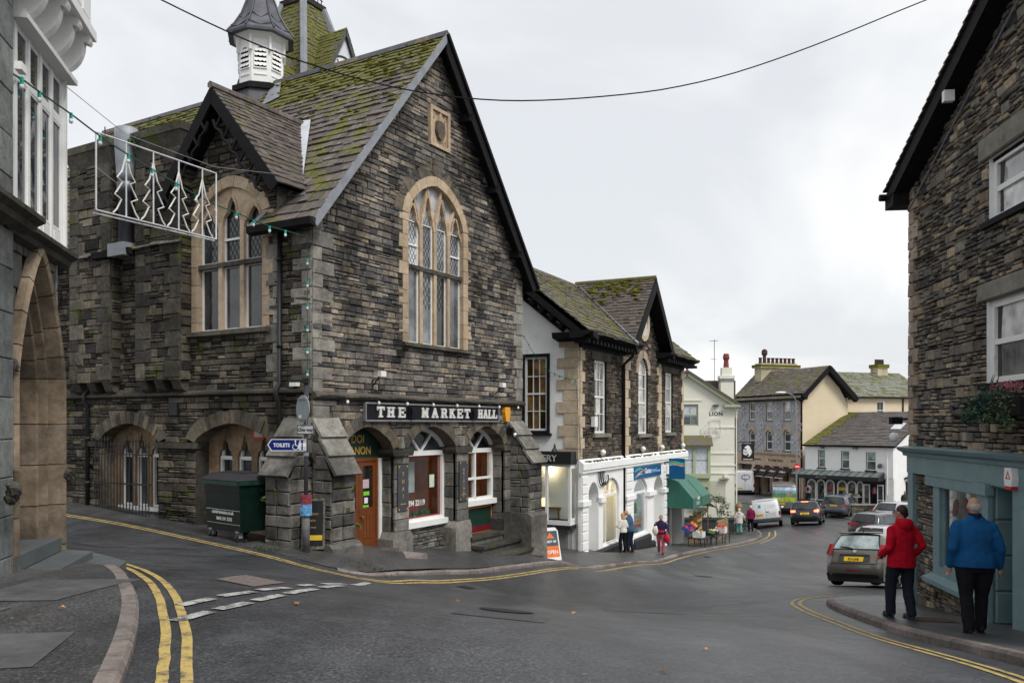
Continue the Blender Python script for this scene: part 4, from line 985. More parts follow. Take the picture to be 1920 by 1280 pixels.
bs += buttress(lambda t, p, z: (7.86+t, -p, z), .74, .68, .06, -1.12, -4.2, -2.5)
hall.pieces('buttress_stone', bs, M_butt, 'buttress_stones')
# ---- door and windows of the arcade
jw = -.36
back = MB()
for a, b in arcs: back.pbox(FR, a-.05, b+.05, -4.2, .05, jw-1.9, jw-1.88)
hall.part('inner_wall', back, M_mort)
a, b = arcs[0]
tym = MB().prism([(a, -.76), (b, -.76)]+arch_pts(a, b, ASP, AAP, 1.5)[::-1], FR, jw-.06, jw); to_ = hall.part('tympanum_board', tym, M_green)
for s_, u, v, sz in (('DOI', 1.8, -.42, .26), ('INTANON', 1.7, -.68, .25)):
    hall.part('lettering', put_text(text_mb(s_, sz, .012, shear=.05, sx=.95, bold=.002), FR, u, v, jw+.008), M_gold, to_)
df = MB().ring([(a, -2.88), (2.5, -2.88), (2.5, -.76), (a, -.76)], [(a+.08, -2.86), (2.44, -2.86), (2.44, -.84), (a+.08, -.84)], FR, jw-.08, jw+.02)
hall.part('door_frame', df, M_brown); hall.part('white_post', MB().pbox(FR, 2.502, 2.6, -2.95, -.78, jw-.08, jw+.06), M_white)
for (da, db, hasbg) in ((.94, 1.85, 0), (1.86, 2.44, 1)):
    d = MB().ring([(da, -2.86), (db, -2.86), (db, -.84), (da, -.84)], [(da+.13, -1.95), (db-.1, -1.95), (db-.1, -.95), (da+.13, -.95)], FR, jw-.05, jw-.0)
    d.pbox(FR, da+.13, db-.1, -1.96, -1.9, jw-.05, jw+.005)
    for k in range(3): d.pbox(FR, da+.14+k*(db-da-.25)/3, da+.12+(k+1)*(db-da-.25)/3, -2.6, -2.05, jw-.01, jw+.012)
    do = hall.part('door', d, M_brown); hall.part('pane', MB().pbox(FR, da+.1, db-.08, -1.97, -.93, jw-.04, jw-.03), glass('door_glass', (.015, .012, .01)), do)
    if hasbg:
        hall.part('handle', MB().lathe([(.02, 0), (.035, .02), (.035, .05), (.01, .06)], (0, 0, 0), 8, 0, Matrix.Translation(Vector((da+.06, -jw-.0-.02, -2.1))) @ Matrix.Rotation(math.pi/2, 4, 'X')), mat('brass', (.5, .33, .1), .3, .9), do)
        for (v, h, wd, cx, cc) in ((-1.36, .2, .22, 2.12, (.55, .42, .48)), (-1.58, .09, .2, 2.14, (.2, .6, .05)), (-1.74, .13, .12, 2.13, (.75, .78, .8)), (-1.89, .09, .2, 2.12, (.2, .55, .05)), (-1.95, .12, .16, 2.13, (.02, .4, .3))):
            hall.part('door_notice', MB().pbox(FR, cx-wd/2, cx+wd/2, v-h/2, v+h/2, jw-.028, jw-.024), mat('notice_%d' % int(-v*100), cc, .6, var=.1), do)
    else:
        hall.part('door_notice', MB().pbox(FR, da+.25, db-.15, -.93, -.86, jw+.001, jw+.004), M_white, do)
hall.part('threshold', MB().pbox(FR, a-.1, b+.1, -3.1, -2.84, -.4, .12), M_dress); hall.part('threshold', MB().pbox(FR, a+.2, b+.35, -3.3, -2.97, .1, .75), M_kerb)
M_int = mat('restaurant_wall', (.30, .105, .035), .7, var=.35, scale=2)
def arch_window(a, b, v0, mid, low, glassm):
    fr = MB().ring(opening_poly(a, b, v0, ASP, AAP, 1.5), opening_poly(a+.11, b-.11, v0+.09, ASP, AAP-.1, 1.5), FR, jw-.1, jw+.03)
    fr.pbox(FR, a+.1, b-.1, -.78, -.66, jw-.08, jw+.045)
    c = (a+b)/2
    for sg in (-1, 1): fr.prism([(c-.03, -.7), (c+.03, -.7), (c+sg*.46+.03, -.25), (c+sg*.46-.03, -.25)], FR, jw-.07, jw+.02)
    if mid: fr.pbox(FR, c-.035, c+.035, v0+.05, -.7, jw-.07, jw+.03); fr.pbox(FR, a+.1, b-.1, -1.52, -1.46, jw-.07, jw+.028)
    fr.pbox(FR, a-.02, b+.02, v0-.12, v0+.02, jw-.1, jw+.16)
    o = hall.part('window', fr, M_white, label='white timber shop window under a pointed arch')
    cols = [(a+.1, c-.03), (c+.03, b-.1)] if mid else [(a+.1, b-.1)]
    rows = [(v0+.08, -1.52), (-1.46, -.77)] if mid else [(v0+.08, -.77)]
    for (p, q) in cols:
        for (r, s_) in rows: hall.part('pane', MB().pbox(FR, p, q, r, s_, jw-.04, jw-.032), glassm, o)
    hall.part('pane', MB().prism(arch_pts(a+.1, b-.1, ASP, AAP-.1, 1.5, 6)+[(b-.1, -.67), (a+.1, -.67)], FR, jw-.05, jw-.042), M_glass, o)
    return o
o2 = arch_window(*arcs[1], -2.42, 0, 0, clear()); o3 = arch_window(*arcs[2], -2.1, 1, 0, clear())
for (a, b), zf in ((arcs[1], -2.5), (arcs[2], -2.2)):
    l_ = bpy.data.lights.new('dining_lamp', 'POINT'); l_.energy = 2.2; l_.color = (1, .62, .32); l_.shadow_soft_size = .1; lo_ = bpy.data.objects.new('dining_lamp', l_); COL.objects.link(lo_); lo_.location = hall.world(FR((a+b)/2, -.9, jw-.5))
    rm = MB(); rm.pbox(FR, a-.1, b+.1, zf-.3, zf, jw-1.7, jw-.12); rm.pbox(FR, a-.1, b+.1, zf, .1, jw-.92, jw-.9)
    for u in (a-.1, b+.08): rm.pbox(FR, u, u+.02, zf, .1, jw-1.7, jw-.12)
    hall.part('dining_room', rm, M_int)
u_ = 4.05
hall.part('lettering', put_text(text_mb('015394 32119', .2, .004, bold=.004, sx=.8), FR, 3.92, -2.02, jw-.028), M_white, o2)
hall.part('sheer_panel', MB().pbox(FR, 3.5, 4.35, -1.72, -.95, jw-.35, jw-.33), mat('net_curtain', (.5, .52, .52), .8, var=.3, scale=3), o2)
hall.part('menu_card', MB().pbox(FR, 4.58, 4.78, -1.6, -1.28, jw-.03, jw-.026), mat('menu_paper', (.6, .7, .58), .7), o2)
rb_ = MB(); rb_.ring([(3.28, -2.32), (5.03, -2.32), (5.03, -.8), (3.28, -.8)], [(3.31, -2.29), (5.0, -2.29), (5.0, -.83), (3.31, -.83)], FR, jw-.03, jw-.026); hall.part('red_trim', rb_, mat('red_trim', (.3, .02, .03), .5), o2)
pt = MB()
for i in range(40): pt.blob(FR(R.uniform(3.35, 4.8), R.uniform(-2.38, -2.2), jw-R.uniform(.1, .3)), .05, .05, .06, i, .3)
hall.part('window_plants', pt, mat('pot_plant_leaf', (.02, .09, .03), .6, rnd=.5), o2, kind='stuff')
tb_ = MB()
for u in (3.45, 4.1, 4.6): tb_.lathe([(.3, -2.6), (.28, -2.12), (.02, -2.1)], FR(u, 0, jw-.8), 10)
hall.part('red_tablecloth', tb_, mat('red_cloth', (.32, .02, .03), .8), o2)
r_, m_ = masonry(front(.3), lambda z: (3.1, 5.2), -4.2, -2.54, [], hr=(.07, .14), lr=(.15, .4), split=.3); hall.pieces('low_wall_stone', r_, M_butt, 'low_wall_stones', limit=60); hall.part('low_wall_mortar', m_, M_mort)
pn = hall.part('sign_panel', MB().pbox(FR, 5.72, 7.53, -3.05, -2.24, jw-.05, jw+.01), M_green)
hall.part('border', MB().ring([(5.75, -3.02), (7.5, -3.02), (7.5, -2.27), (5.75, -2.27)], [(5.79, -2.98), (7.46, -2.98), (7.46, -2.31), (5.79, -2.31)], FR, jw+.01, jw+.018), M_orange, pn)
hall.part('red_band', MB().pbox(FR, 5.8, 7.45, -2.97, -2.8, jw+.01, jw+.014), mat('maroon', (.12, .01, .015), .5), pn)
hall.part('low_wall', MB().pbox(FR, 5.7, 7.55, -4.4, -3.06, jw-.1, jw-.02), M_butt)
for k, (zt, wa, wb, ua, ub) in enumerate(((-2.98, -.3, .16, 5.72, 7.4), (-3.2, .06, .5, 5.75, 7.84), (-3.44, .4, .84, 6.05, 7.84), (-3.66, .74, 1.12, 6.6, 7.84))):
    hall.part('step', MB().pbox(FR, ua, ub, zt-.075, zt, wa, wb), M_dress); hall.part('riser', MB().pbox(FR, ua+.04, ub-.02, zt-.6, zt-.076, wa, wb-.06), M_butt)
# downpipes with collars
for u, zb in ((.86, -2.4), (7.5, -2.0)):
    pp_ = MB().tube([(-.06, u, 4.0), (-.06, u, .85), (-.16, u, .72), (-.16, u, .6), (-.07, u, .45), (-.07, u, zb)], .05, 8)
    for z in (3.4, 1.6, -.4, -1.5): pp_.tube([(-.06, u, z), (-.06, u, z+.09)], .068, 8)
    hall.part('downpipe', pp_, M_iron, smooth=True)
# lamp-holders along the string course and other wall fittings
M_bulb = mat('white_bulb', (.75, .75, .72), .25)
for i in range(8):
    u = .85+i*1.03; b_ = MB().blob(FR(u, .47, .2), .035, .035, .045, i, 0, 8, 5); o = hall.part('bulb', b_, M_bulb, smooth=True); hall.part('socket', MB().tube([FR(u, .54, .14), FR(u, .5, .2)], .022, 6), M_iron, o)
hall.part('cable', MB().tube([FR(.1+i*.43, .58+.02*math.sin(i*2.2), .15) for i in range(20)], .009, 4), M_iron)
def floodlight(T, pl, u, v, drop=.0, m=None):
    o = T.part('floodlight', MB().pbox(pl, u-.09, u+.09, v-.06, v+.06, .22, .32), m or M_white); T.part('bracket', MB().tube([pl(u, v-.25, .02), pl(u-.02, v-.1, .18), pl(u, v, .24)], .015, 5), M_iron, o); return o
floodlight(hall, FR, 1.9, 1.12); floodlight(hall, FR, 7.1, 1.08)
hall.part('conduit', MB().tube([FR(1.85, 1.0, .03), FR(1.85, .66, .03)], .012, 5), M_iron)
cam_ = hall.part('dome_camera', MB().blob(FR(7.75, -.3, .28), .06, .06, .06, 1, 0, 10, 6), M_white, smooth=True); hall.part('lens', MB().blob(FR(7.75, -.32, .33), .032, .02, .032, 1, 0, 8, 5), M_black, cam_); hall.part('bracket', MB().pbox(FR, 7.7, 7.8, -.28, -.1, .02, .22), M_black, cam_)
hall.part('burglar_alarm', MB().prism([(-.12, -.02), (-.15, .12), (-.13, .26), (.13, .26), (.15, .12), (.12, -.02), (.08, -.14), (-.08, -.14)], lambda u, v, w: FR(7.62+u, .22+v, w), .02, .12), mat('amber_plastic', (.75, .33, .01), .35, var=.08))
hall.part('cable_box', MB().pbox(SD, .3, .5, .78, .9, .04, .14), M_white)
# carved plaque
pl_ = hall.part('carved_plaque', MB().ring([(4.0, 6.87), (4.84, 6.87), (4.84, 7.86), (4.0, 7.86)], [(4.09, 6.96), (4.75, 6.96), (4.75, 7.77), (4.09, 7.77)], FR, -.05, .08).pbox(FR, 4.05, 4.8, 6.9, 7.8, -.05, .02), M_sand)
hall.part('shield', MB().prism([(4.27, 7.52), (4.57, 7.52), (4.6, 7.28), (4.53, 7.14), (4.42, 7.07), (4.31, 7.14), (4.24, 7.28)], FR, .02, .1), mat('weathered_carving', (.12, .095, .08), .9, var=.4, scale=14, bmp=.5), pl_)
hall.part('crest', MB().prism([(4.33, 7.54), (4.51, 7.54), (4.47, 7.68), (4.42, 7.75), (4.37, 7.68)], FR, .02, .09), M_sand, pl_)
tx = MB()
for s_, u, v in (('B', 4.17, 7.6), ('F', 4.66, 7.6), ('18', 4.17, 7.0), ('63', 4.66, 7.0)): tx.merge(put_text(text_mb(s_, .17, .03, bold=.006), FR, u, v, .03))
hall.part('lettering', tx, M_sand, pl_)
for u in (5.0, 3.95): pass
for y_ in (3.9, 8.6): hall.part('wall_tie', MB().prism([(-.14, -.14), (.14, -.14), (.14, .14), (-.14, .14)], lambda u, v, w, y_=y_: SD(y_+.35+u, .35+v, w), .0, .07), M_iron)
# ================================================================== more building helpers
def sheet(pl, ext, z0, z1, opens, step=.08, w=0.):
    r = MB(); brk = sorted(q for o in opens for q in o.brk if z0+.02 < q < z1-.02); fine = [z0]
    zs = sorted(set([z0, z1]+brk+[q for q in np.arange(z0, z1, step)])) if opens else list(np.linspace(z0, z1, 9))
    for za, zb in zip(zs, zs[1:]):
        if zb-za < 1e-4: continue
        e0, e1 = ext(za+1e-5), ext(zb-1e-5); lo, hi = min(e0[0], e1[0]), max(e0[1], e1[1]); m_ = (za+zb)/2
        for a, b in free(lo, hi, opens, m_-1e-4, m_+1e-4):
            r.add([pl(max(a, e0[0]), za, w), pl(min(b, e0[1]), za, w), pl(min(b, max(e1)), zb, w), pl(max(a, e1[0]), zb, w)], [(0, 1, 2, 3)])
    return r
def reveal(pl, poly, w0, w1, skip_bottom=False):
    n = len(poly); r = MB(); vs = [pl(*p, w0) for p in poly]+[pl(*p, w1) for p in poly]
    return r.add(vs, [(i, (i+1) % n, n+(i+1) % n, n+i) for i in range(1 if skip_bottom else 0, n)])
def pick(T, items, limit, names, mats, stuffs):
    """items: (piece, key). nearest pieces become objects of their own, the rest is joined by key"""
    ws = sorted([(T.weight(b), i) for i, (b, k) in enumerate(items)], reverse=True); top = {i for w0, i in ws[:limit] if w0 > 0}; rest = {}
    for i, (b, k) in enumerate(items):
        if i in top: T.part(names[k], b, mats[k])
        else: rest.setdefault(k, MB()).merge(b)
    for k, b in rest.items(): T.part(stuffs[k], b, mats[k], kind='stuff')
# ================================================================== left building with the white timber bay
LB = Thing('chambers_building', 'green slate building with white timber bay above a carved sandstone doorway', 'building', -5.737, 10.474, -1.8, math.atan2(.976, -.2186))
M_lake = stone('green_slate_ashlar', [(.13, .142, .137), (.2, .212, .203), (.16, .172, .165), (.235, .245, .235)], soot=.35, mott=.3, bmp=.35)
M_lakes = stone('brown_slate_blocks', [(.075, .075, .07), (.14, .125, .105), (.10, .10, .095)], soot=.3, mott=.3)
au0, au1, avs, ava, ap = -1.6, -.1, .5, 1.93, 1.32
op = arch_open(au0-.1, au1+.1, -2.2, avs, ava+.12, ap)
items = []
r_, m_ = masonry(FR, lambda z: (-1.8, 0), -2.2, 2.05, [op], hr=(.22, .4), lr=(.2, .45), split=.25, dr=(.0, .012), j=.004, bev=.008)
items += [(b, 1) for b in r_]; mo_ = m_
for z_, zt_ in zip(np.arange(-2.1, 1.9, .42), np.arange(-2.1, 1.9, .42)+.42):     # ashlar at the far edge
    items.append((stone_piece(FR, [(-.06, z_), (.0, z_), (.0, zt_-.008), (-.06, zt_-.008)], .02, .01, .002), 0))
def pier_face(u0, u1, w_, d0, z0=-2.2, z1=2.0, key=0, hh=.43):
    z = z0
    while z < z1-.1:
        zt = min(z+hh*R.uniform(.9, 1.1), z1)
        P1, P2 = (u0, -w_), (u1, -d0)
        dx, dy = P2[0]-P1[0], P2[1]-P1[1]; l = math.hypot(dx, dy); tx, ty = dx/l, dy/l
        pl = lambda s_, v, w, P1=P1: (P1[0]+tx*s_+ty*w, P1[1]+ty*s_-tx*w, v)
        items.append((stone_piece(pl, [(.004, z+.004), (l-.004, z+.004), (l-.004, zt-.004), (.004, zt-.004)], .015, .008, .002), key)); z = zt
pier_face(-1.88, -1.76, .12, .0); pier_face(-2.5, -1.88, .12, .12); pier_face(-3.2, -2.5, .12, .12); pier_face(-4.0, -3.2, .12, .12)
pier_face(-1.88, -1.76, .12, .0, 2.15, 6.2); pier_face(-2.5, -1.88, .12, .12, 2.15, 6.2); pier_face(-3.2, -2.5, .12, .12, 2.15, 6.2); pier_face(-4.0, -3.2, .12, .12, 2.15, 6.2)
pick(LB, items, 300, ['ashlar_block', 'slate_block'], [M_lake, M_lakes], ['ashlar', 'slate_facing'])
LB.part('mortar_bed', mo_, M_mort)
core = MB().box(-4.4, -1.76, .02, 5, -2.5, 6.3); LB.part('rear_wall', core, M_lakes); LB.part('rear_wall', MB().box(-1.76, -.02, 1.1, 5, -2.5, 6.3), M_lakes); LB.part('end_wall', MB().box(-.07, -.021, .03, 1.1, -2.5, 2.1), M_lake)
# moulded doorway: a profile swept round the arch, cut into blocks
M_port = stone('brown_sandstone', [(.2, .155, .11), (.29, .225, .16), (.16, .13, .10), (.25, .195, .14)], soot=.6, mott=.25, bmp=.3)
prof = [(-.13, .0), (-.13, .09), (-.07, .125), (-.02, .1), (.0, .02), (.02, -.08), (.05, -.1), (.075, -.04), (.105, -.05), (.12, -.16), (.15, -.18), (.175, -.12), (.2, -.14), (.212, -.28), (.222, -.5), (.24, -.56), (.27, -.5), (.295, -.52), (.31, -.66), (.34, -.67), (.36, -.72)]
def outline(o, n=10): return [(au0+o, -2.0+.5*i) for i in range(5)]+arch_pts(au0+o, au1-o, avs, ava-o*1.15, ap, n)+[(au1-o, 0-.5*i) for i in range(5)]
ol = [outline(o) for o, w_ in prof]; nn = len(ol[0])
do = LB.part('doorway', MB().add([FR(u, v, -.6) for u, v in outline(.3)]+[FR(u, v, -.74) for u, v in outline(.3)], [(i, i+1, nn+i+1, nn+i) for i in range(nn-1)]), M_sand, label='pointed sandstone doorway with nested mouldings')
i = 0
while i < nn-1:
    j_ = min(i+(1 if i < 4 or i >= nn-5 else 2), nn-1); mb = MB(); k = len(prof)
    for q in range(i, j_+1):
        t = .0
        for c, (o_, w_) in enumerate(prof): mb.v.append(FR(ol[c][q][0], ol[c][q][1]+(.006 if q == i else (-.006 if q == j_ else 0))*(1 if q < nn/2 else -1), w_))
    mb.f = [(a*k+c, a*k+c+1, (a+1)*k+c+1, (a+1)*k+c) for a in range(j_-i) for c in range(k-1)]
    LB.part('arch_block', mb, M_port, do); i = j_
LB.part('door', MB().prism([(au0+.3, -2), (au1-.3, -2), (au1-.3, .3)]+arch_pts(au0+.3, au1-.3, avs, ava-.35, ap)[::-1], FR, -.8, -.72), mat('slate_blue_door', (.045, .06, .07), .6, var=.2), do)
LB.part('door_rail', MB().pbox(FR, au0+.3, au1-.3, .38, .46, -.73, -.66), M_brown, do)
def boss(u, z, w_, s_):
    b = MB()
    for k in range(9): b.blob(FR(u+R.uniform(-1, 1)*s_*.5, z+R.uniform(-1, 1)*s_*.5, w_+R.uniform(0, .6)*s_), s_*.5, s_*.5, s_*.5, k, .25, 7, 5)
    LB.part('carved_boss', b, M_dress)
boss(-1.78, .62, .06, .09); boss(.02, .72, .03, .08); boss(-2.35, -.68, .26, .12); boss(.03, -.67, .08, .12)
LB.part('string_course', MB().prism([(0, 1.98), (.1, 2.02), (.12, 2.08), (.2, 2.12), (.2, 2.17), (.02, 2.22), (0, 2.22)], lambda u, v, w: (w, -u, v), -1.75, .22), M_dress)
LB.part('string_course', MB().prism([(.2, 1.98), (.32, 2.02), (.34, 2.08), (.42, 2.12), (.42, 2.17), (.22, 2.22), (.2, 2.22)], lambda u, v, w: (w, -u, v), -4.2, -1.8), M_dress)
M_step = mat('slate_step', (.085, .095, .10), .6, var=.2, scale=4, bmp=.15)
LB.part('step', MB().prism([(-1.72, .25), (-1.55, .5), (-.3, .5), (-.02, .1), (-.02, -.3), (-1.72, -.3)], lambda u, v, w: (u, -v, w), -2.2, -1.57), M_step)
LB.part('step', MB().prism([(-1.72, .12), (-.2, .12), (-.2, -.7), (-1.72, -.7)], lambda u, v, w: (u, -v, w), -1.56, -1.4), M_step)
LB.part('step', MB().prism([(-1.76, .55), (-1.6, 1.0), (-.6, .95), (.25, .35), (.2, -.1), (-1.76, -.1)], lambda u, v, w: (u, -v, w), -2.0, -1.655), M_step)
# timber bay
b_ = MB(); bw = .06; B0, B1 = -1.62, .1
for u in np.linspace(B0+.05, B1-.05, 5): b_.pbox(FR, u-.036, u+.036, 2.2, 4.5, -.1, bw)
b_.pbox(FR, B0, B1, 2.2, 2.42, -.1, bw-.02); b_.pbox(FR, B0, B1, 3.76, 3.84, -.1, bw-.01); b_.pbox(FR, B0, B1, 4.3, 4.55, -.1, bw-.015)
bo = LB.part('bay_window', b_, M_white, label='tall white timber bay window with five posts')
us = np.linspace(B0+.05, B1-.05, 5)
for a, b in zip(us, us[1:]):
    for c, d in ((2.42, 3.76), (3.84, 4.3)):
        f = MB().ring([(a+.03, c), (b-.03, c), (b-.03, d), (a+.03, d)], [(a+.055, c+.03), (b-.055, c+.03), (b-.055, d-.03), (a+.055, d-.03)], FR, -.02, .045); LB.part('frame', f, M_white, bo)
        LB.part('pane', MB().pbox(FR, a+.05, b-.05, c+.02, d-.02, .02, .03), M_glass, bo)
    LB.part('panel', MB().pbox(FR, a+.09, b-.09, 2.25, 2.38, bw-.02, bw), M_white, bo)
LB.part('pent_roof', MB().prism([(0, 4.62), (.2, 4.4), (.2, 4.34), (0, 4.34)], lambda u, v, w: (w, -u, v), B0-.05, B1+.08), M_white)
bk = LB.part('jetty', MB().box(-4.0, .16, -.36, 0, 4.95, 6.4), M_white, label='white boarded upper storey jettied out over brackets')
for k in range(6): LB.part('jetty_panel', MB().pbox(front(-.36), -1.9+k*.33, -1.62+k*.33, 5.15, 6.3, .0, .02), M_white, bk)
for u in (.05, -.42, -.9, -1.38, -1.86):
    pr = [(0, 4.4), (.05, 4.46)]+[(.05+.27*math.sin(t), 4.46+.38*(1-math.cos(t))) for t in np.linspace(.2, math.pi/2, 7)]+[(.38, 4.82), (.4, 4.86), (.38, 4.95), (0, 4.95)]
    LB.part('bracket', MB().prism(pr, lambda p, z, t, u=u: (u+t, -p, z), -.06, .06), M_white)
LB.part('jetty_mould', MB().pbox(front(-.36), -2.5, .2, 4.93, 5.05, 0, .06), M_white)
LB.part('bay_side', MB().box(B1-.05, B1, -.1, 1, 2.2, 4.95), M_white)
LB.part('cable_box', MB().pbox(FR, -2.15, -2.0, 3.6, 3.68, .23, .3), M_white)
# ================================================================== right house with the teal shop front
RH = Thing('stone_house', 'slate rubble house with teal shop front, black verge and white sash windows', 'building', 7.66, 16.0, -3.6, math.atan2(-.994, -.1083))
M_rh = stone('house_rubble', [tuple(min(.5, x*1.28) for x in c) for c in [(.035, .035, .037), (.16, .14, .118), (.065, .063, .062), (.26, .205, .145), (.048, .047, .048), (.2, .17, .13), (.095, .092, .088), (.31, .25, .175), (.057, .056, .056), (.21, .195, .165)]], soot=.3, mott=.4, bmp=.9)
M_rq = stone('cream_quoin', [(.26, .21, .165), (.36, .29, .225), (.31, .25, .19)], soot=.3, mott=.25, bmp=.35)
M_lint = stone('lintel_slate', [(.17, .165, .14), (.2, .19, .16)], soot=.15, mott=.2, bmp=.3, moss=.1)
M_teal = mat('teal_paint', (.17, .265, .285), .5, var=.14, scale=3, bmp=.12, bscale=30, dirt=((.10, .14, .14), 2.2, .62))
EZr, SLr = 4.5, .43
rw1, rw2 = (3.28, 5.0, 3.08, 4.05), (3.2, 5.0, .62, 1.88)
def ext_r(z): return (0, 5.3) if z < EZr else ((z-EZr)/SLr, 5.3)
ops = [rect_open(*rw1), rect_open(*rw2), rect_open(3.0, 5.3, 4.05, 4.42), rect_open(2.96, 5.3, 1.88, 2.18)]
it = []
r_, mo_ = masonry(FR, ext_r, -.44, 6.75, ops, hr=(.11, .2), lr=(.14, .42), split=.72, dr=(.0, .05), j=.014, bev=.014, gap=.009); it += [(b, 0) for b in r_]
r_, m_ = masonry(front(.04), lambda z: (.26, 1.1), -3.7, -.86, [], hr=(.1, .2), lr=(.12, .35), split=.7, dr=(.0, .04), j=.014, bev=.014); it += [(b, 0) for b in r_]; mo_.merge(m_)
r_, m_ = masonry(front(.04), lambda z: (1.1, 3.05), -3.7, -2.74, [], hr=(.12, .22), lr=(.15, .4), split=.6, dr=(.0, .05), j=.018, bev=.016); it += [(b, 0) for b in r_]; mo_.merge(m_)
pick(RH, it, 300, ['stone'], [M_rh], ['rubble_facing']); RH.part('mortar_bed', mo_, M_mort)
RH.pieces('quoin', quoins(FR, 0, 1, -.42, EZr, hs=(.17, .3), ls=(.26, .46), d=.045)+quoins(lambda u, v, w: (-w, u, v), 0, 1, -.42, EZr, hs=(.17, .3), ls=(.25, .15), d=.03), M_rq, 'quoins')
RH.part('far_wall', MB().box(.03, 8, .3, 8, -4, 4.4), M_mort); RH.part('end_wall', MB().box(.031, 5.3, .06, .3, 4.0, 4.4), M_mort)
RH.part('front_wall', MB().box(5.3, 9, .02, .3, -4, 6.4), M_rh)
for (a, b, z0_, z1_) in ((3.0, 5.3, 4.06, 4.42), (2.96, 5.3, 1.89, 2.17)): RH.part('lintel', stone_piece(FR, [(a, z0_), (b, z0_), (b, z1_), (a+.02, z1_)], .05, .02, .01, -.2), M_lint)
M_blind = glass('curtained_glass', (.26, .255, .25), .08)
for (a, b, c, d) in (rw1, rw2):
    o = sash(RH, FR, a, b, c, d, M_white, M_blind, w=-.1, nc=1, nr=2, fw=.1); RH.part('sill', MB().pbox(FR, a-.1, b+.1, c-.09, c, -.1, .1), M_black, o)
    RH.part('curtain', MB().prism([(a+.12, c+.1), (a+.22, c+.1), (a+.2, (c+d)/2), (a+.26, d-.1), (a+.12, d-.1)], FR, -.118, -.112), mat('dark_curtain', (.07, .065, .06), .9, var=.4, scale=20), o)
    rv = reveal(FR, [(a, c), (b, c), (b, d), (a, d)], 0, -.2); RH.part('reveal', rv, M_white, o)
# verge
def vg(v, w_, d): return (-.3+v*.9187-w_*.395, -d, 4.5+v*.395+w_*.9187)
RH.part('bargeboard', MB().prism([(-.05, .0), (8, .0), (8, -.24), (-.05, -.24)], vg, .3, .35), M_black)
RH.part('soffit', MB().prism([(-.05, -.02), (8, -.02), (8, -.07), (-.05, -.07)], lambda v, w_, d: vg(v, w_-.16, d), .0, .3), M_black)
vs_ = slates(lambda u, v, w: vg(v, w+.04, u), lambda v: (-.5, .4), 8, e0=.2, e1=.2, wr=(.2, .4), tilt=.03); RH.pieces('verge_slate', vs_, M_sldorm, 'roof_slates', limit=60)
RH.part('eave_end', MB().box(-.36, .1, -.35, .6, 4.2, 4.45), M_black); RH.part('gutter', MB().tube([(-.38, -.45, 4.46), (-.38, 6, 4.46)], .07, 6), M_black)
RH.part('verge_lamp', MB().box(-.05, .05, -.36, -.2, -.12, .06, Matrix.Translation(Vector(vg(2.9, -.3, 0)))), M_white)
RH.part('verge_wire', MB().tube([(.05+u*.92, -.06, 4.08+u*.41) for u in np.linspace(0, 5, 14)], .014, 5), M_lead)
RH.part('conduit', MB().tube([FR(2.0, .3, .05), FR(2.1, .2, .06), FR(2.3, .17, .06), FR(5.2, -.02, .06)], .035, 6), M_iron)
# shop front
RH.part('cornice', MB().prism([(0, -.62), (.1, -.6), (.12, -.54), (.2, -.5), (.24, -.44), (.02, -.41), (0, -.41)], lambda p, z, u: (u, -p, z), -.1, 5.6), M_teal)
RH.part('fascia', MB().pbox(FR, -.02, 5.6, -.92, -.6, -.05, .06), M_teal); RH.part('pilaster', MB().pbox(FR, .0, .26, -3.8, -.9, -.1, .05), M_teal); RH.part('window_head', MB().pbox(FR, .85, 3.1, -1.1, -.9, -.1, .045), M_teal)
RH.part('pilaster', MB().pbox(FR, 3.02, 3.4, -3.8, -.9, -.28, .07), M_teal); RH.part('pilaster_cap', MB().pbox(FR, 2.98, 3.44, -1.08, -.9, .0, .13), M_teal)
wf = MB().ring([(1.1, -2.7), (3.02, -2.7), (3.02, -1.06), (1.1, -1.06)], [(1.38, -2.5), (2.95, -2.5), (2.95, -1.1), (1.38, -1.1)], FR, -.12, .0).ring([(1.36, -2.52), (2.97, -2.52), (2.97, -1.09), (1.36, -1.09)], [(1.44, -2.46), (2.92, -2.46), (2.92, -1.13), (1.44, -1.13)], FR, -.12, -.06)
wo = RH.part('shop_window', wf, M_teal); RH.part('pane', MB().pbox(FR, 1.4, 2.95, -2.5, -1.1, -.09, -.085), clear(), wo)
RH.part('sill', MB().prism([(-.1, -2.75), (.16, -2.8), (.16, -2.72), (-.1, -2.62)], lambda p, z, u: (u, -p, z), 1.02, 3.05), M_teal, wo)
rm = MB(); rm.pbox(FR, 1.1, 3.1, -3.1, -.95, -.46, -.44).pbox(FR, 1.1, 3.1, -2.75, -2.7, -.44, -.13); rm.pbox(FR, 1.08, 1.1, -2.7, -.95, -.44, -.12).pbox(FR, 3.1, 3.12, -2.7, -.95, -.44, -.12)
RH.part('shop_interior', rm, mat('pale_boarding', (.55, .53, .48), .7, var=.1)); bd = MB()
for k in range(9): bd.pbox(FR, 1.12, 3.08, -2.66+k*.19, -2.49+k*.19, -.439, -.425)
RH.part('boarding', bd, mat('pale_boards', (.6, .58, .53), .7, var=.1), kind='stuff')
RH.part('lettering', put_text(text_mb('RUSH', .24, .004, bold=.006), FR, 2.1, -1.9, -.082), M_white, wo)
lf = MB()
for (u, v, a, s_) in ((1.85, -1.42, -.5, .17), (2.28, -1.36, .5, .17)):
    lf.prism([(u+s_*(math.cos(t)*.55*math.cos(a)-math.sin(t)*math.sin(a)), v+s_*(math.cos(t)*.55*math.sin(a)+math.sin(t)*math.cos(a))) for t in np.linspace(0, 6.28, 15)[:-1]], FR, -.083, -.08)
RH.part('leaf_emblem', lf, mat('maroon_vinyl', (.11, .05, .05), .6), wo)
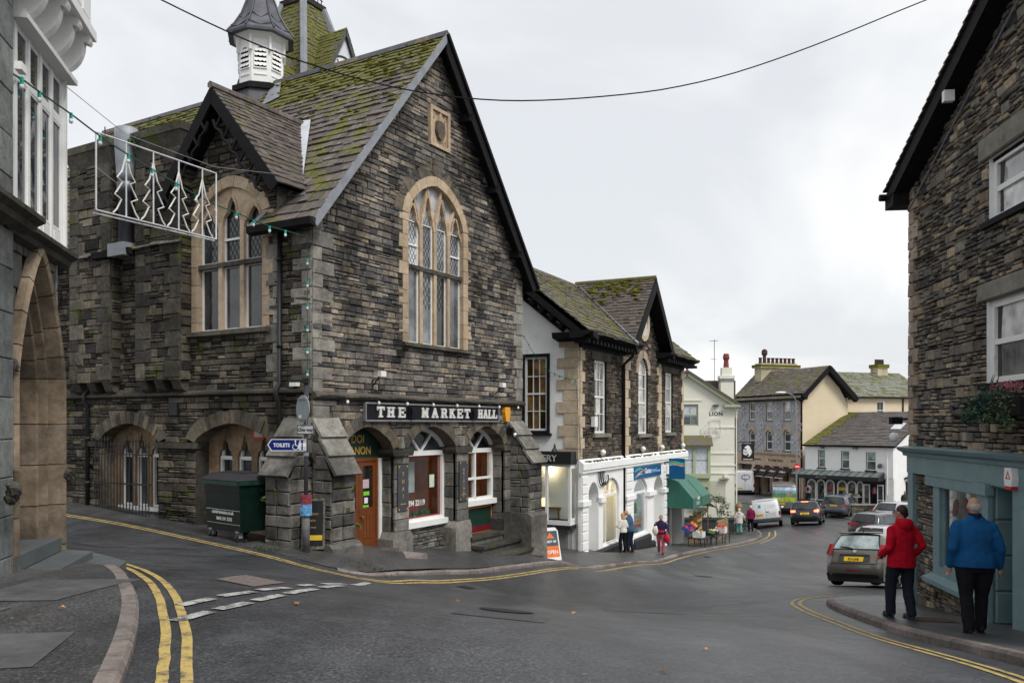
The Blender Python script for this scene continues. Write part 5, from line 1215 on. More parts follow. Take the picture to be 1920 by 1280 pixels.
# recessed entrance
rc = MB(); rc.add([FR(3.4, -3.8, 0), FR(3.4, -3.8, -1.0), FR(3.4, -.92, -1.0), FR(3.4, -.92, 0)], [(0, 1, 2, 3)]).pbox(FR, 3.4, 4.7, -3.9, -.92, -1.06, -1.0).pbox(FR, 3.4, 5.6, -.95, -.92, -1.0, 0)
RH.part('porch_lining', rc, M_teal, kind='stuff')
for k in range(5): RH.part('wall_panel', MB().add([(3.405, .04, -3.6+k*.54), (3.405, .9, -3.6+k*.54), (3.405, .9, -3.08+k*.54), (3.405, .04, -3.08+k*.54), (3.42, .06, -3.58+k*.54), (3.42, .88, -3.58+k*.54), (3.42, .88, -3.1+k*.54), (3.42, .06, -3.1+k*.54)], [(0, 1, 5, 4), (1, 2, 6, 5), (2, 3, 7, 6), (3, 0, 4, 7), (4, 5, 6, 7)]), M_teal)
dd = MB().pbox(FR, 3.55, 4.65, -3.1, -1.0, -1.0, -.94).ring([(3.5, -3.1), (4.7, -3.1), (4.7, -1.0), (3.5, -1.0)], [(3.62, -3), (4.6, -3), (4.6, -1.08), (3.62, -1.08)], FR, -.95, -.9); do2 = RH.part('door', dd, M_teal)
RH.part('panel', MB().ring([(3.72, -2.85), (4.5, -2.85), (4.5, -2.3), (3.72, -2.3)], [(3.78, -2.79), (4.44, -2.79), (4.44, -2.36), (3.78, -2.36)], FR, -.94, -.91), M_teal, do2); RH.part('pane', MB().pbox(FR, 3.75, 4.45, -2.1, -1.2, -.94, -.93), M_glass, do2)
RH.part('pilaster', MB().pbox(FR, 4.12, 5.6, -3.8, -.9, -.2, .05), M_teal); RH.part('doorstep', MB().pbox(FR, 3.38, 4.2, -3.6, -3.0, -1, .0), M_dress)
ab = RH.part('alarm_box', MB().prism([(-.1, .16), (.1, .16), (.12, 0), (.1, -.1), (-.1, -.1), (-.12, 0)], lambda u, v, w: FR(4.2+u, -.78+v, w), .06, .15), M_white); RH.part('alarm_base', MB().pbox(FR, 4.11, 4.29, -.93, -.88, .06, .15), mat('red_plastic', (.5, .02, .02), .4), ab)
RH.part('triangle_mark', MB().ring([(4.13, -.78), (4.27, -.78), (4.2, -.66)], [(4.16, -.765), (4.24, -.765), (4.2, -.695)], FR, .15, .153), mat('red_plastic', (.5, .02, .02), .4), ab)
fl_ = RH.part('floodlight', MB().box(-.3, -.12, -.3, -.1, .0, .14), M_black); RH.part('bracket', MB().tube([(0, -.05, .1), (-.1, -.15, .1), (-.2, -.2, .1)], .025, 5), M_black, fl_)
RH.part('lamp', MB().blob((-.15, -.25, -.25), .09, .09, .1, 3, 0, 8, 6), M_white, smooth=True)
# ================================================================== gallery building (white shops below, stone above)
GA = Thing('gallery_building', 'stone building with white arcaded shops below and black bracketed eaves', 'building', 2.586, 32., -5.2, math.atan2(.896, .444))
GL = 15.4
M_ga = stone('gallery_rubble', [(.02, .02, .021), (.12, .10, .08), (.04, .038, .037), (.19, .15, .11), (.06, .055, .05), (.15, .12, .09), (.03, .028, .028)], soot=.3, mott=.35)
M_gq = stone('cream_sandstone_quoin', [(.40, .32, .22), (.50, .42, .31), (.45, .36, .26)], soot=.2, mott=.18, bmp=.3)
gwin = [(1.6, 3.0, -.37, 2.6), (11.8, 13.2, -.42, 2.66)]
ops = [rect_open(*q) for q in gwin]+[arch_open(7.3, 8.8, -.45, 2.35, 3.1, 2)]
GC, GH, GZ = 8.05, 2.9, 6.45
def ext_g(z): return (0, GL) if z < 3.45 else (GC-GH*(1-(z-3.45)/(GZ-3.45)), GC+GH*(1-(z-3.45)/(GZ-3.45)))
oc = lambda za, zb: None if zb < 4.0 or za > 5.5 else (GC-.75, GC+.75)
oc.brk = (4.0, 5.5)
r_, mo_ = masonry(FR, ext_g, -1.36, 6.35, ops+[oc], hr=(.13, .25), lr=(.25, .6), split=.6, dr=(.0, .04), j=.012)
it = [(b, 0) for b in r_]
qs = quoins(FR, 0, 1, -1.36, 3.2, hs=(.4, .46), ls=(.22, .5), d=.05)+quoins(side0(0), 0, 1, -1.36, 3.2, hs=(.4, .46), ls=(.9, .65), d=.05)+quoins(FR, 5.0, 1, -1.4, 3.0, hs=(.4, .46), ls=(.75, 1.0), d=.09)+quoins(FR, 11.0, -1, -1.4, 3.0, hs=(.4, .46), ls=(.45, .7), d=.07)+quoins(FR, GL, -1, -1.4, 3.2, hs=(.4, .46), ls=(.3, .5), d=.05)
GA.pieces('quoin', qs, M_gq, 'quoins'); pick(GA, it, 300, ['stone'], [M_ga], ['rubble_facing']); GA.part('mortar_bed', mo_, M_mort)
GA.pieces('voussoir', voussoirs(FR, 7.3, 8.8, 2.35, 3.1, .35, 2, 12, -.1, .05), M_rq, 'voussoirs')
ring_ = lambda r, n=20: [(GC+r*.98*math.cos(2*math.pi*k/n), 4.75+r*math.sin(2*math.pi*k/n)) for k in range(n)]
GA.part('oculus', MB().ring(ring_(.85), ring_(.58), FR, -.05, .1), M_gq); GA.part('oculus_disc', MB().prism(ring_(.6), FR, -.05, .03), mat('pale_disc', (.5, .53, .56), .6, var=.05))
M_glasst = glass('pale_blind_glass', (.24, .235, .21), .07)
for q in gwin:
    o = sash(GA, FR, *q, M_white, M_glasst, w=-.1, nc=3, nr=4, fw=.09, bar=.03); GA.part('reveal', reveal(FR, [(q[0], q[2]), (q[1], q[2]), (q[1], q[3]), (q[0], q[3])], .02, -.2), M_black, o); GA.part('sill', MB().pbox(FR, q[0]-.2, q[1]+.3, q[2]-.16, q[2], -.1, .14), M_lint, o)
    GA.part('lintel', MB().pbox(FR, q[0]-.35, q[1]+.45, q[3], q[3]+.42, -.1, .05), M_dress)
o = sash(GA, FR, 7.3, 8.8, -.45, 3.1, M_white, M_glasst, w=-.1, nc=3, nr=4, fw=.09, bar=.03, arch=(2.35, 2)); GA.part('reveal', reveal(FR, opening_poly(7.3, 8.8, -.45, 2.35, 3.1, 2), .02, -.2), M_black, o); GA.part('sill', MB().pbox(FR, 7.1, 9.1, -.61, -.45, -.1, .14), M_lint, o)
# side wall, whitewashed, with raking bracketed verge
def ext_s(z): return (0, 6.6) if z < 3.3 else ((z-3.3)/.8, 6.6-(z-3.3)/.8)
sw = (1.35, 2.32, -.25, 2.65)
GA.part('side_wall', sheet(SD, ext_s, -6, 5.9, [rect_open(*sw)]), M_whites); GA.part('back_wall', MB().box(.05, GL, 6.3, 6.6, -7, 5), M_whites); GA.part('end_wall', MB().add([(GL, .02, -7), (GL, 6.6, -7), (GL, 6.6, 3.4), (GL, 3.3, 6), (GL, .02, 3.4)], [(0, 1, 2, 3, 4)]), M_whites)
o = sash(GA, SD, *sw, M_white, glass('warm_room_glass', (.10, .06, .022), .05), w=-.06, nc=3, nr=4, fw=.08, bar=.03); GA.part('black_surround', MB().ring([(sw[0]-.12, sw[2]-.1), (sw[1]+.12, sw[2]-.1), (sw[1]+.12, sw[3]+.12), (sw[0]-.12, sw[3]+.12)], [(sw[0], sw[2]), (sw[1], sw[2]), (sw[1], sw[3]), (sw[0], sw[3])], SD, -.1, .05), M_black, o); GA.part('sill', MB().pbox(SD, sw[0]-.2, sw[1]+.2, sw[2]-.2, sw[2]-.1, .0, .14), M_black, o)
def groof(u, v, w): return (u, -.75+.781*v-.625*w, 3.42+.625*v+.781*w)
GR = 5.2
def gval(v): return GC-GH-.35+v/GR*(GH+.35)      # valley with the cross gable
sl = slates(groof, lambda v: (-.55, gval(v)), GR, e0=.3, e1=.22, wr=(.3, .5)); sl += slates(groof, lambda v: (2*GC-gval(v), GL+.5), GR, e0=.3, e1=.22, wr=(.3, .5))
CGL = math.hypot(GH+.3, 3.3); cc, cs = (GH+.3)/CGL, 3.3/CGL
def cg(sg): return lambda u, v, w: (GC+sg*(GH+.3-cc*v+cs*w), u, 3.5+cs*v+cc*w)
M_gsl = slate_mat('gallery_slate', SLC, .35, .1); M_gsm = slate_mat('gallery_mossy_slate', SLC, .58, .1)
sl2 = []
for sg in (-1, 1): sl2 += slates(cg(sg), lambda v: (-.62, -.75+v/CGL*4.2), CGL, e0=.24, e1=.2, wr=(.25, .42))
pick(GA, [(b, 0) for b in sl]+[(b, 1) for b in sl2], 260, ['slate', 'slate'], [M_gsm, M_sldorm], ['roof_slates', 'roof_slates'])
mo = MB()
for i in range(160):
    v = CGL-abs(R.gauss(0, 1.0)); u = R.uniform(-.6, 2.6)
    if v > .5 and noise.noise((u*.9, v*.9, 8)) > -.1: s_ = R.uniform(.05, .14); mo.blob(cg(-1)(u, v, .04), s_, s_*1.4, s_*.5, i, .3, 6, 3)
GA.part('moss', mo, M_moss, kind='stuff')
GA.part('roof_deck', MB().add([groof(-.5, 0, -.05), groof(gval(0), 0, -.05), groof(GC, GR, -.05), groof(-.5, GR, -.05)], [(0, 1, 2, 3)]).add([groof(GL+.5, 0, -.05), groof(2*GC-gval(0), 0, -.05), groof(GC, GR, -.05), groof(GL+.5, GR, -.05)], [(0, 1, 2, 3)]).add([cg(s_)(u, v, -.05) for s_ in (-1, 1) for u, v in ((-.6, 0), (-.7, 0), (3.4, CGL), (-.6, CGL))], [(0, 1, 2, 3), (4, 5, 6, 7)]).add([(-.5, 3.31, 6.62), (GL+.5, 3.31, 6.62), (GL+.5, 7.3, 3.4), (-.5, 7.3, 3.4)], [(0, 1, 2, 3)]), M_black, kind='stuff')
GA.part('ridge', MB().tube([(-.5, 3.31, 6.7), (GL+.5, 3.31, 6.7)], .1, 6), M_slate); GA.part('ridge', MB().tube([(GC, -.65, 6.85), (GC, 3.4, 6.85)], .11, 6), M_slmoss)
GA.part('valley_lead', MB().tube([groof(gval(0)+.05, 0, .06), groof(GC, GR, .1)], .09, 4), M_lead)
def eave(u0, u1):
    e = GA.part('eave', MB().prism([(-.1, 3.26), (.4, 3.26), (.5, 3.34), (.66, 3.38), (.76, 3.46), (.76, 3.52), (-.1, 3.52)], lambda p, z, u: (u, -p, z), u0, u1), M_black)
    n = int((u1-u0)/.42)
    for k in range(n): GA.part('modillion', MB().box(u0+.2+k*.42, u0+.36+k*.42, -.62, -.02, 3.08, 3.22), M_black, e)
eave(-.75, 5.9); eave(10.2, GL+.75); GA.part('frieze', MB().pbox(FR, -.02, 5.0, 2.95, 3.1, -.02, .06), M_black); GA.part('frieze', MB().pbox(FR, 11.0, GL, 2.95, 3.1, -.02, .06), M_black)
e = GA.part('eave', MB().prism([(.0, 3.2), (.55, 3.3), (.6, 3.5), (.0, 3.5)], lambda p, z, y: (-p, y, z), -.8, .9), M_black)
for sg in (-1, 1):
    f_ = cg(sg); GA.part('bargeboard', MB().prism([(-.1, .0), (CGL+.05, .0), (CGL-.35, -.38), (-.1, -.38)], lambda v, w_, d: f_(-.62-d, v, w_), 0, .07), M_black)
    GA.part('soffit', MB().prism([(-.1, -.02), (CGL, -.02), (CGL, -.1), (-.1, -.1)], lambda v, w_, d: f_(-.62+d, v, w_), 0, .62), M_black)
def sverge(v, w_, d): return (-.5+d, v*.781-.3-w_*.625, 3.62+v*.625+w_*.781-.3)
sv = GA.part('raking_verge', MB().prism([(0, .18), (4.6, .18), (4.6, -.05), (0, -.05)], sverge, -.05, .1).prism([(0, .12), (4.6, .12), (4.6, .02), (0, .02)], sverge, .1, .5).prism([(.9, -.28), (4.6, -.28), (4.6, -.42), (.9, -.42)], sverge, .44, .54), M_black)
for k in range(7): GA.part('modillion', MB().prism([(.9+k*.52, -.02), (1.08+k*.52, -.02), (1.08+k*.52, -.3), (.9+k*.52, -.3)], sverge, .05, .5), M_black, sv)
pp_ = MB().tube([(5.0, -.55, 3.2), (5.0, -.5, 2.95), (4.95, -.12, 2.6), (4.95, -.12, -5.6)], .07, 8); GA.part('downpipe', pp_, M_black, smooth=True)
# --- white arcaded ground floor
M_plinth = mat('black_plinth', (.02, .02, .022), .5, var=.2)
A1, A2, A3, A4 = (.65, 1.8, -2.95, -2.3), (2.35, 4.35, -2.95, -2.25), (6.35, 8.4, -3.15, -2.5), (9.45, 11.0, -3.2, -2.55)
zb = {A1: -5.2, A2: -5.0, A3: -5.1, A4: -6.2}
GW = .12; WP = front(-GW)
GA.part('arcade_wall', sheet(WP, lambda z: (-.12, 11.62), -6.6, -1.62, [arch_open(q[0], q[1], zb[q], q[2], q[3], 2) for q in (A1, A2, A3, A4)]), M_whites)
GA.part('arcade_return', MB().add([(-.12, -.12, -6.6), (-.12, 0, -6.6), (-.12, 0, -1.6), (-.12, -.12, -1.6)], [(0, 1, 2, 3)]), M_whites)
for q in (A1, A2, A3, A4): GA.part('arch_reveal', reveal(WP, opening_poly(q[0], q[1], zb[q], q[2], q[3], 2), 0, -.75), M_whites)
for q in (A1, A4): GA.part('niche_back', MB().pbox(WP, q[0]-.1, q[1]+.1, -6.6, -2.2, -.8, -.75), M_whites)
GA.part('parapet', MB().prism([(-.0, -1.9), (.16, -1.88), (.16, -1.8), (.2, -1.76), (.2, -1.52), (.0, -1.36)], lambda p, z, u: (u, -p-.06, z), -.2, GL+.1), M_whites)
ml = MB()
for i in range(170): ml.blob((R.uniform(0, GL), -R.uniform(.1, .24), -1.45), R.uniform(.05, .16), .06, .03, i, .3, 6, 3)
GA.part('moss', ml, mat('dark_moss', (.06, .065, .015), .95, var=.5, scale=10, rnd=.3), kind='stuff')
for (u, wd, zt, z0_) in ((-.1, .62, -1.95, -5.6), (5.15, .95, -1.95, -5.8), (11.05, .5, -2.0, -6.4)):      # rusticated piers
    z = z0_
    while z < zt-.1:
        zz_ = min(z+.36, zt); GA.part('pier_block', MB().prism([(0, z+.02), (.07, z+.05), (.07, zz_-.03), (0, zz_-.0)], lambda p, q, t, u=u: (u+t, -GW-p, q), 0, wd), M_whites); z = zz_
for a, b, z in ((-.2, .66, -2.98), (1.8, 2.36, -2.98), (5.05, 6.35, -3.18), (8.35, 9.5, -3.22), (10.95, 11.65, -3.25)): GA.part('impost', MB().pbox(WP, a, b, z-.18, z+.02, -.1, .13), M_whites)
for a, b, z in ((.6, 4.5, -5.05), (6.3, 8.8, -5.2), (8.8, 9.5, -5.6)): GA.part('plinth', MB().prism([(0, z-.9), (.1, z-.9), (.1, z-.1), (0, z)], lambda p, q, t: (t, -GW-p, q), a, b), M_plinth)
def shop_bay(q, z0_, back, lit, extra=None):
    a, b, s_, t_ = q; w_ = -.1
    fr = MB().ring(opening_poly(a+.02, b-.02, z0_, s_, t_, 2), opening_poly(a+.1, b-.1, z0_+.08, s_, t_-.08, 2), WP, w_-.08, w_).pbox(WP, a+.1, b-.1, s_-.06, s_+.04, w_-.07, w_+.02)
    if extra:
        c = (a+b)/2
        for k in (-1, 1): fr.ring(opening_poly(c+(-.85 if k < 0 else .08), c+(-.08 if k < 0 else .85), s_, s_+.05, t_-.12, 2), opening_poly(c+(-.8 if k < 0 else .13), c+(-.13 if k < 0 else .8), s_, s_+.05, t_-.17, 2), WP, w_-.06, w_+.015)
        fr.pbox(WP, a+.55, a+.6, z0_, s_, w_-.06, w_+.01)
    o = GA.part('shop_window', fr, M_white); GA.part('pane', MB().prism(opening_poly(a+.08, b-.08, z0_+.06, s_, t_-.06, 2), WP, w_-.05, w_-.04), clear(), o)
    rm = MB().pbox(WP, a-.05, b+.05, z0_-.1, t_, w_-1.5, w_-1.46).pbox(WP, a-.05, b+.05, z0_-.1, z0_, w_-1.5, w_-.1).pbox(WP, a-.05, b+.05, t_, t_+.05, w_-1.5, w_-.1).pbox(WP, a-.1, a-.05, z0_, t_, w_-1.5, w_-.1).pbox(WP, b+.05, b+.1, z0_, t_, w_-1.5, w_-.1)
    GA.part('shop_interior', rm, back); return o
def lamp(T, p, e, col=(1, .8, .5), r=.12):
    """a lit ceiling lamp inside a shop"""
    l = bpy.data.lights.new('shop_lamp', 'POINT'); l.energy = e; l.color = col; l.shadow_soft_size = r; o = bpy.data.objects.new('shop_lamp', l); COL.objects.link(o); q = T.world(p); o.location = q
    o.parent = None
M_cream = mat('cream_wall', (.62, .52, .32), .7, var=.12)
o = shop_bay(A2, -5.0, M_cream, 1, True); lamp(GA, (3.3, .7, -2.7), 20)
g_ = MB()
for u, h, r in ((2.9, .5, .12), (3.3, .8, .08), (3.8, .35, .14)): g_.lathe([(r, -4.95), (r*.7, -4.95+h*.4), (r, -4.95+h*.7), (.03, -4.95+h)], WP(u, 0, -.75), 8)
GA.part('pottery', g_, mat('bronze_pottery', (.12, .08, .05), .5, .3, rnd=.4), o, kind='stuff')
o = shop_bay(A3, -5.1, mat('grey_office', (.28, .29, .29), .7, var=.2), 1); lamp(GA, (7.4, .7, -3.0), 9, (.95, .95, 1))
for k, (u, v, wd, h, c) in enumerate(((7.75, -3.7, .5, .9, (.55, .6, .65)), (7.1, -3.85, .35, .5, (.1, .25, .12)), (6.9, -4.75, .7, .3, (.05, .3, .35)), (7.6, -4.5, .8, .14, (.65, .25, .05)), (7.4, -4.7, .9, .12, (.45, .06, .05)), (7.0, -3.3, .2, .15, (.8, .3, .05)), (7.7, -4.95, .5, .2, (.4, .5, .6)))):
    GA.part('window_poster', MB().pbox(WP, u-wd/2, u+wd/2, v-h/2, v+h/2, -.18+.004*k, -.177+.004*k), mat('poster_%d' % k, c, .6, var=.3, scale=6), o)
# interlaced letters C C G in strip metal on the wall
cg_ = MB()
for dx, op_ in ((0, 1), (.25, 1), (.5, 0)):
    a0 = (40, 320); pts = [WP(2.0+dx+.36*math.cos(math.radians(t)), -2.06+.42*math.sin(math.radians(t)), .07) for t in np.linspace(50, 310, 18)]
    cg_.tube(pts, .024, 4); pts = [WP(2.05+dx+.24*math.cos(math.radians(t)), -2.06+.33*math.sin(math.radians(t)), .07) for t in np.linspace(50, 310, 18)]; cg_.tube(pts, .014, 4)
cg_.tube([WP(2.6, -2.1, .07), WP(2.76, -2.1, .07), WP(2.76, -2.36, .07)], .03, 4)
GA.part('monogram', cg_, M_iron, label='interlaced C and G letters in dark metal')
for u in (1.1, 6.5, 9.6, 13.6): 
    o = GA.part('floodlight', MB().blob(FR(u+1, -1.15, .2), .13, .13, .13, 2, 0, 8, 6), M_white, smooth=True); GA.part('bracket', MB().tube([FR(u+1, -1.3, .02), FR(u+1, -1.2, .2)], .03, 4), M_iron, o)
GA.part('alarm_box', MB().pbox(FR, 1.15, 1.5, -.1, .3, .05, .2), M_white)
# side shop bay with black fascia
SB = side0(-.5)
bx = MB(); bx.pbox(SB, .15, 3.2, -3.85, -3.68, -.5, .06).pbox(SB, .15, 3.2, -1.62, -1.52, -.5, .02)
for u in (.2, 1.15, 2.2, 3.15): bx.pbox(SB, u-.05, u+.05, -3.7, -1.6, -.1, .03)
bx.box(-.5, -.0, .14, .2, -3.7, -3.6).box(-.5, 0, .14, .2, -1.7, -1.6).box(-.06, 0, .14, .2, -3.7, -1.6)
o = GA.part('bay_window', bx, M_white, label='white shop bay with black GALLERY fascia')
GA.part('fascia', MB().pbox(SB, .1, 3.3, -1.52, -1.05, -.5, .1), M_plinth, o); GA.part('lettering', put_text(text_mb('GALLERY', .36, .02, bold=.004), lambda u, v, w: SB(-u, v, w), -1.42, -1.42, .115), mat('silver_letter', (.55, .55, .55), .4, .3), o)
GA.part('underside', MB().pbox(SB, .12, 3.25, -4.0, -3.852, -.5, .08), M_plinth, o); GA.part('plinth_wall', MB().pbox(SB, .3, 3.2, -5.6, -4.0, -.5, -.1), mat('grey_render', (.2, .2, .19), .8, var=.2), o)
for a, b in ((.25, 1.1), (1.2, 2.15), (2.25, 3.1)): GA.part('pane', MB().pbox(SB, a, b, -3.68, -1.62, -.04, -.03), clear(), o)
GA.part('pane', MB().box(-.46, -.06, .16, .17, -3.6, -1.7), clear(), o)
GA.part('display_back', MB().box(.3, .34, .0, 3.3, -3.7, -1.5).box(-.5, .3, .3, 3.3, -3.72, -3.68).box(-.5, .3, .3, 3.3, -1.52, -1.5), mat('display_cream', (.66, .6, .45), .7, var=.08), o); lamp(GA, (-.15, 1.2, -1.75), 8)
GA.part('painting', MB().box(.26, .3, 1.0, 1.55, -2.95, -1.7), mat('red_brown_painting', (.16, .04, .02), .5, var=.7, scale=5), o)
GA.part('side_table', MB().box(-.1, .24, .75, 1.7, -3.3, -3.22).box(-.1, -.04, .8, .86, -3.68, -3.3).box(-.1, -.04, 1.6, 1.66, -3.68, -3.3).box(.1, .2, .85, 1.6, -3.5, -3.3), mat('oak_table', (.25, .13, .05), .5), o)
GA.part('lampshade', MB().lathe([(.22, -3.2), (.17, -2.9)], (.1, 1.45, 0), 10), emit('lampshade_glow', (1, .75, .4), 1.1), o); GA.part('vase', MB().lathe([(.07, -3.22), (.1, -3.0), (.04, -2.75)], (.1, 1.0, 0), 10), mat('dark_vase', (.06, .03, .02), .3), o)
GA.part('finial', MB().lathe([(.14, -1.05), (.05, -.9), (.02, -.75)], (-.3, .9, 0), 6), M_iron, o)
# shop with awning at the far end
GA.part('fascia_board', MB().pbox(FR, 11.62, GL+.05, -2.62, -1.9, 0, .1), M_whites); GA.part('lettering', put_text(text_mb('Smiths', .62, .01), FR, 13.4, -2.35, .106), mat('teal_lettering', (.02, .16, .17), .5))
GA.part('shop_back', MB().pbox(FR, 11.6, GL, -7, -2.6, -.6, -.55), mat('dark_shop', (.05, .045, .04), .8)); GA.part('door_post', MB().pbox(FR, 12.9, 13.05, -6.6, -2.6, -.1, .0), M_white); GA.part('door_panel', MB().pbox(FR, 13.1, 14.3, -6.6, -3.2, -.54, -.5), mat('grey_panel', (.18, .18, .18), .7)); GA.part('end_pier', MB().pbox(FR, 14.9, GL, -7, -2.6, -.5, .06), M_whites)
M_awn = mat('green_canvas', (.03, .13, .095), .45, var=.12, scale=2, bmp=.1)
M_awnl = M_awn
ay = [(0, -2.65), (.75, -2.9), (1.5, -3.75), (1.5, -4.25)]
aw = MB()
for (p, z), (p2, z2) in zip(ay, ay[1:]): aw.add([(11.62, -p, z), (15.3, -p, z), (15.3, -p2, z2), (11.62, -p2, z2)], [(0, 1, 2, 3)])
for u in (11.62, 15.3): aw.add([(u, -.0, -2.65), (u, -.75, -2.9), (u, -1.5, -3.75), (u, -1.5, -4.25), (u, 0, -4.25)], [(0, 1, 2, 3, 4)])
ao = GA.part('awning', aw, M_awn, label='dark green folding shop awning'); GA.part('awning_rib', MB().tube([(13.4, -.76, -2.9), (13.4, -1.51, -3.75), (13.4, -1.51, -4.25)], .02, 4), M_awn, ao)
lg = put_text(text_mb('Smiths', .28, .006), lambda u, v, w: (12.6+u, -1.51-w, v), 0, -4.1, .0); ar = MB()
for k in range(5): ar.merge(MB().tube([(12.6+(-.25+.1*k), -1.52, -3.86), (12.6+(-.3+.15*k), -1.52, -3.74+.03*(2-abs(k-2)))], .02, 4))
GA.part('lettering', lg.merge(ar), mat('pale_print', (.5, .56, .53), .7), ao)
GA.part('awning_flap', MB().add([(15.3, -1.45, -4.2), (15.4, -.1, -4.2), (17.6, -1.4, -4.75)], [(0, 1, 2)]), mat('grey_canvas', (.3, .36, .36), .7), ao); GA.part('flap_pole', MB().tube([(16.0, -1.2, -4.35), (15.9, -1.25, -6.4)], .03, 5), mat('timber_pole', (.2, .1, .05), .7), ao)
# ================================================================== far buildings
LI = Thing('lion_inn', 'cream rendered inn with green trim, LION lettering and tall end chimney', 'building', 15., 56., -7.3, math.atan2(-.1, .995))
M_lw = mat('inn_render', (.70, .69, .60), .8, var=.06, scale=1.5, bmp=.2, bscale=12, dirt=((.5, .49, .42), .9, .66)); M_lg = mat('sage_trim', (.36, .40, .26), .55, var=.08)
def ext_l(z): return (-6.4, 0) if z < 1.35 else (-3.2-3.2*(1-(z-1.35)/2.15), -3.2+3.2*(1-(z-1.35)/2.15))
LI.part('front_wall', sheet(FR, ext_l, -8, 3.48, [rect_open(-3.9, -2.42, -.1, 1.35)]), M_lw); LI.part('side_wall', MB().box(-.03, -.001, .01, 9, -8, 1.3), M_lw)
for a, b, z in ((-1.25, .02, -.2), (-1.6, 0, -1.95), (-2.0, .05, -2.75), (-2.0, .05, -3.3), (-3.6, -2.2, 1.62), (-.9, .1, .95)): LI.part('string_mould', MB().pbox(FR, a, b, z-.05, z+.05, 0, .05), M_lw)
o = sash(LI, FR, -3.9, -2.42, -.1, 1.35, M_lg, glass('inn_glass', (.2, .22, .23), .1), w=-.1, nc=3, nr=2, fw=.09); LI.part('blind', MB().pbox(FR, -3.8, -2.5, .5, 1.27, -.119, -.117), mat('grey_blind', (.45, .5, .52), .8), o)
by = MB()
for u in (-4.6, -3.4, -2.75, -1.78): by.pbox(FR, u-.09, u+.09, -5.0 if u < -2 else -3.5, -1.4, .0, .62)
by.pbox(FR, -4.7, -1.7, -3.6, -3.3, 0, .7).pbox(FR, -4.7, -1.7, -1.6, -1.42, 0, .7)
bo = LI.part('bay_window', by, M_lg)
for a, b in ((-4.5, -3.5), (-3.32, -2.84), (-2.66, -1.86)):
    for c, d in ((-3.3, -2.45), (-2.4, -1.6)): LI.part('pane', MB().pbox(FR, a, b, c, d, .5, .52), mat('net_curtained_pane', (.52, .56, .6), .25, var=.18, scale=6), bo)
LI.part('bay_roof', MB().prism([(0, -.75), (.85, -1.38), (.85, -1.46), (0, -1.46)], lambda p, z, u: (u, -p, z), -4.8, -1.55), slate_mat('bay_mossy_slate', SLC, .5), bo)
LI.part('panel', MB().pbox(FR, -4.6, -1.75, -4.2, -3.6, 0, .55), M_lg, bo)
lb = MB().ring([(-2.9, -5.6), (-1.72, -5.6), (-1.72, -4.25), (-2.9, -4.25)], [(-2.8, -5.5), (-1.85, -5.5), (-1.85, -4.35), (-2.8, -4.35)], FR, 0, .3).pbox(FR, -2.8, -1.85, -4.95, -4.88, .1, .28); lo = LI.part('window', lb, M_lg); LI.part('pane', MB().pbox(FR, -2.8, -1.85, -5.5, -4.35, .1, .14), M_glass, lo)
LI.part('lettering', put_text(text_mb('LION', .36, .02, bold=.006, spacing=1.1), FR, -1.25, .58, .01), mat('navy_letter', (.01, .015, .04), .5))
for k in range(9): LI.part('trellis_slat', MB().pbox(FR, -1.6+k*.12, -1.57+k*.12, -5.2, -3.75, .02, .05), M_lw)
for k in range(10): LI.part('trellis_slat', MB().pbox(FR, -1.65, -.55, -5.1+k*.14, -5.07+k*.14, .05, .07), M_lw)
LI.part('floodlight', MB().pbox(FR, -.75, -.5, -3.6, -3.4, .05, .35), M_white); LI.part('bracket', MB().pbox(FR, -1.0, -.4, -3.7, -3.62, .0, .3), M_lg); LI.part('lamp', MB().pbox(FR, -1.45, -1.1, 1.2, 1.32, .02, .2), M_leadd)
ll = MB()
for a, b in (((-2.2, -.3), (-1.6, .4)), ((-1.6, .4), (-.9, .4)), ((-.9, .4), (-.9, -.7)), ((-.9, -.7), (-2.0, -.9)), ((-2.2, -.3), (-2.0, -.9)), ((-1.6, .4), (-1.6, -.8)), ((-2.0, -.4), (-1.0, -.4))): ll.tube([FR(*a, .12), FR(*b, .12)], .022, 4)
ll.tube([FR(-1.5+.45*math.cos(t), -.6+.5*math.sin(t), .12) for t in np.linspace(0, 3.14, 9)], .03, 4); LI.part('rope_light', ll, M_white)
for sg in (-1, 1):
    Ls = math.hypot(3.5, 2.35); f_ = lambda v, w_, d, sg=sg: (-3.2+sg*(3.55-v*3.55/Ls+w_*2.35/Ls), -d, 1.2+v*2.35/Ls+w_*3.5/Ls)
    LI.part('bargeboard', MB().prism([(0, .04), (Ls, .04), (Ls-.2, -.22), (0, -.22)], f_, .12, .3), M_lg); LI.part('roof', MB().prism([(0, .12), (Ls, .12), (Ls, .0), (0, .0)], f_, -6, .4), slate_mat('inn_slate', SLC, .4, .2))
LI.part('eave_return', MB().pbox(FR, -.75, .35, 1.15, 1.32, 0, .4), M_lg); LI.part('finial', MB().lathe([(.1, 3.45), (.06, 3.7), (.12, 3.8), (.05, 3.95), (.03, 4.3)], (-3.2, -.3, 0), 6), mat('red_terracotta', (.19, .06, .045), .7))
ch = LI.part('chimney', MB().box(-.55, .35, 2.6, 3.6, -1, 3.2).box(-.62, .42, 2.53, 3.67, 3.2, 3.42).box(-.45, .25, 2.7, 3.5, 3.42, 4.0), M_lw); LI.part('lead_band', MB().box(-.58, .38, 2.57, 3.63, 3.0, 3.2), M_lead, ch)
LI.part('chimney_pot', MB().lathe([(.2, 4.0), (.16, 4.5), (.24, 4.7), (.18, 5.0)], (-.1, 3.1, 0), 8), mat('red_terracotta', (.14, .055, .045), .7), ch)
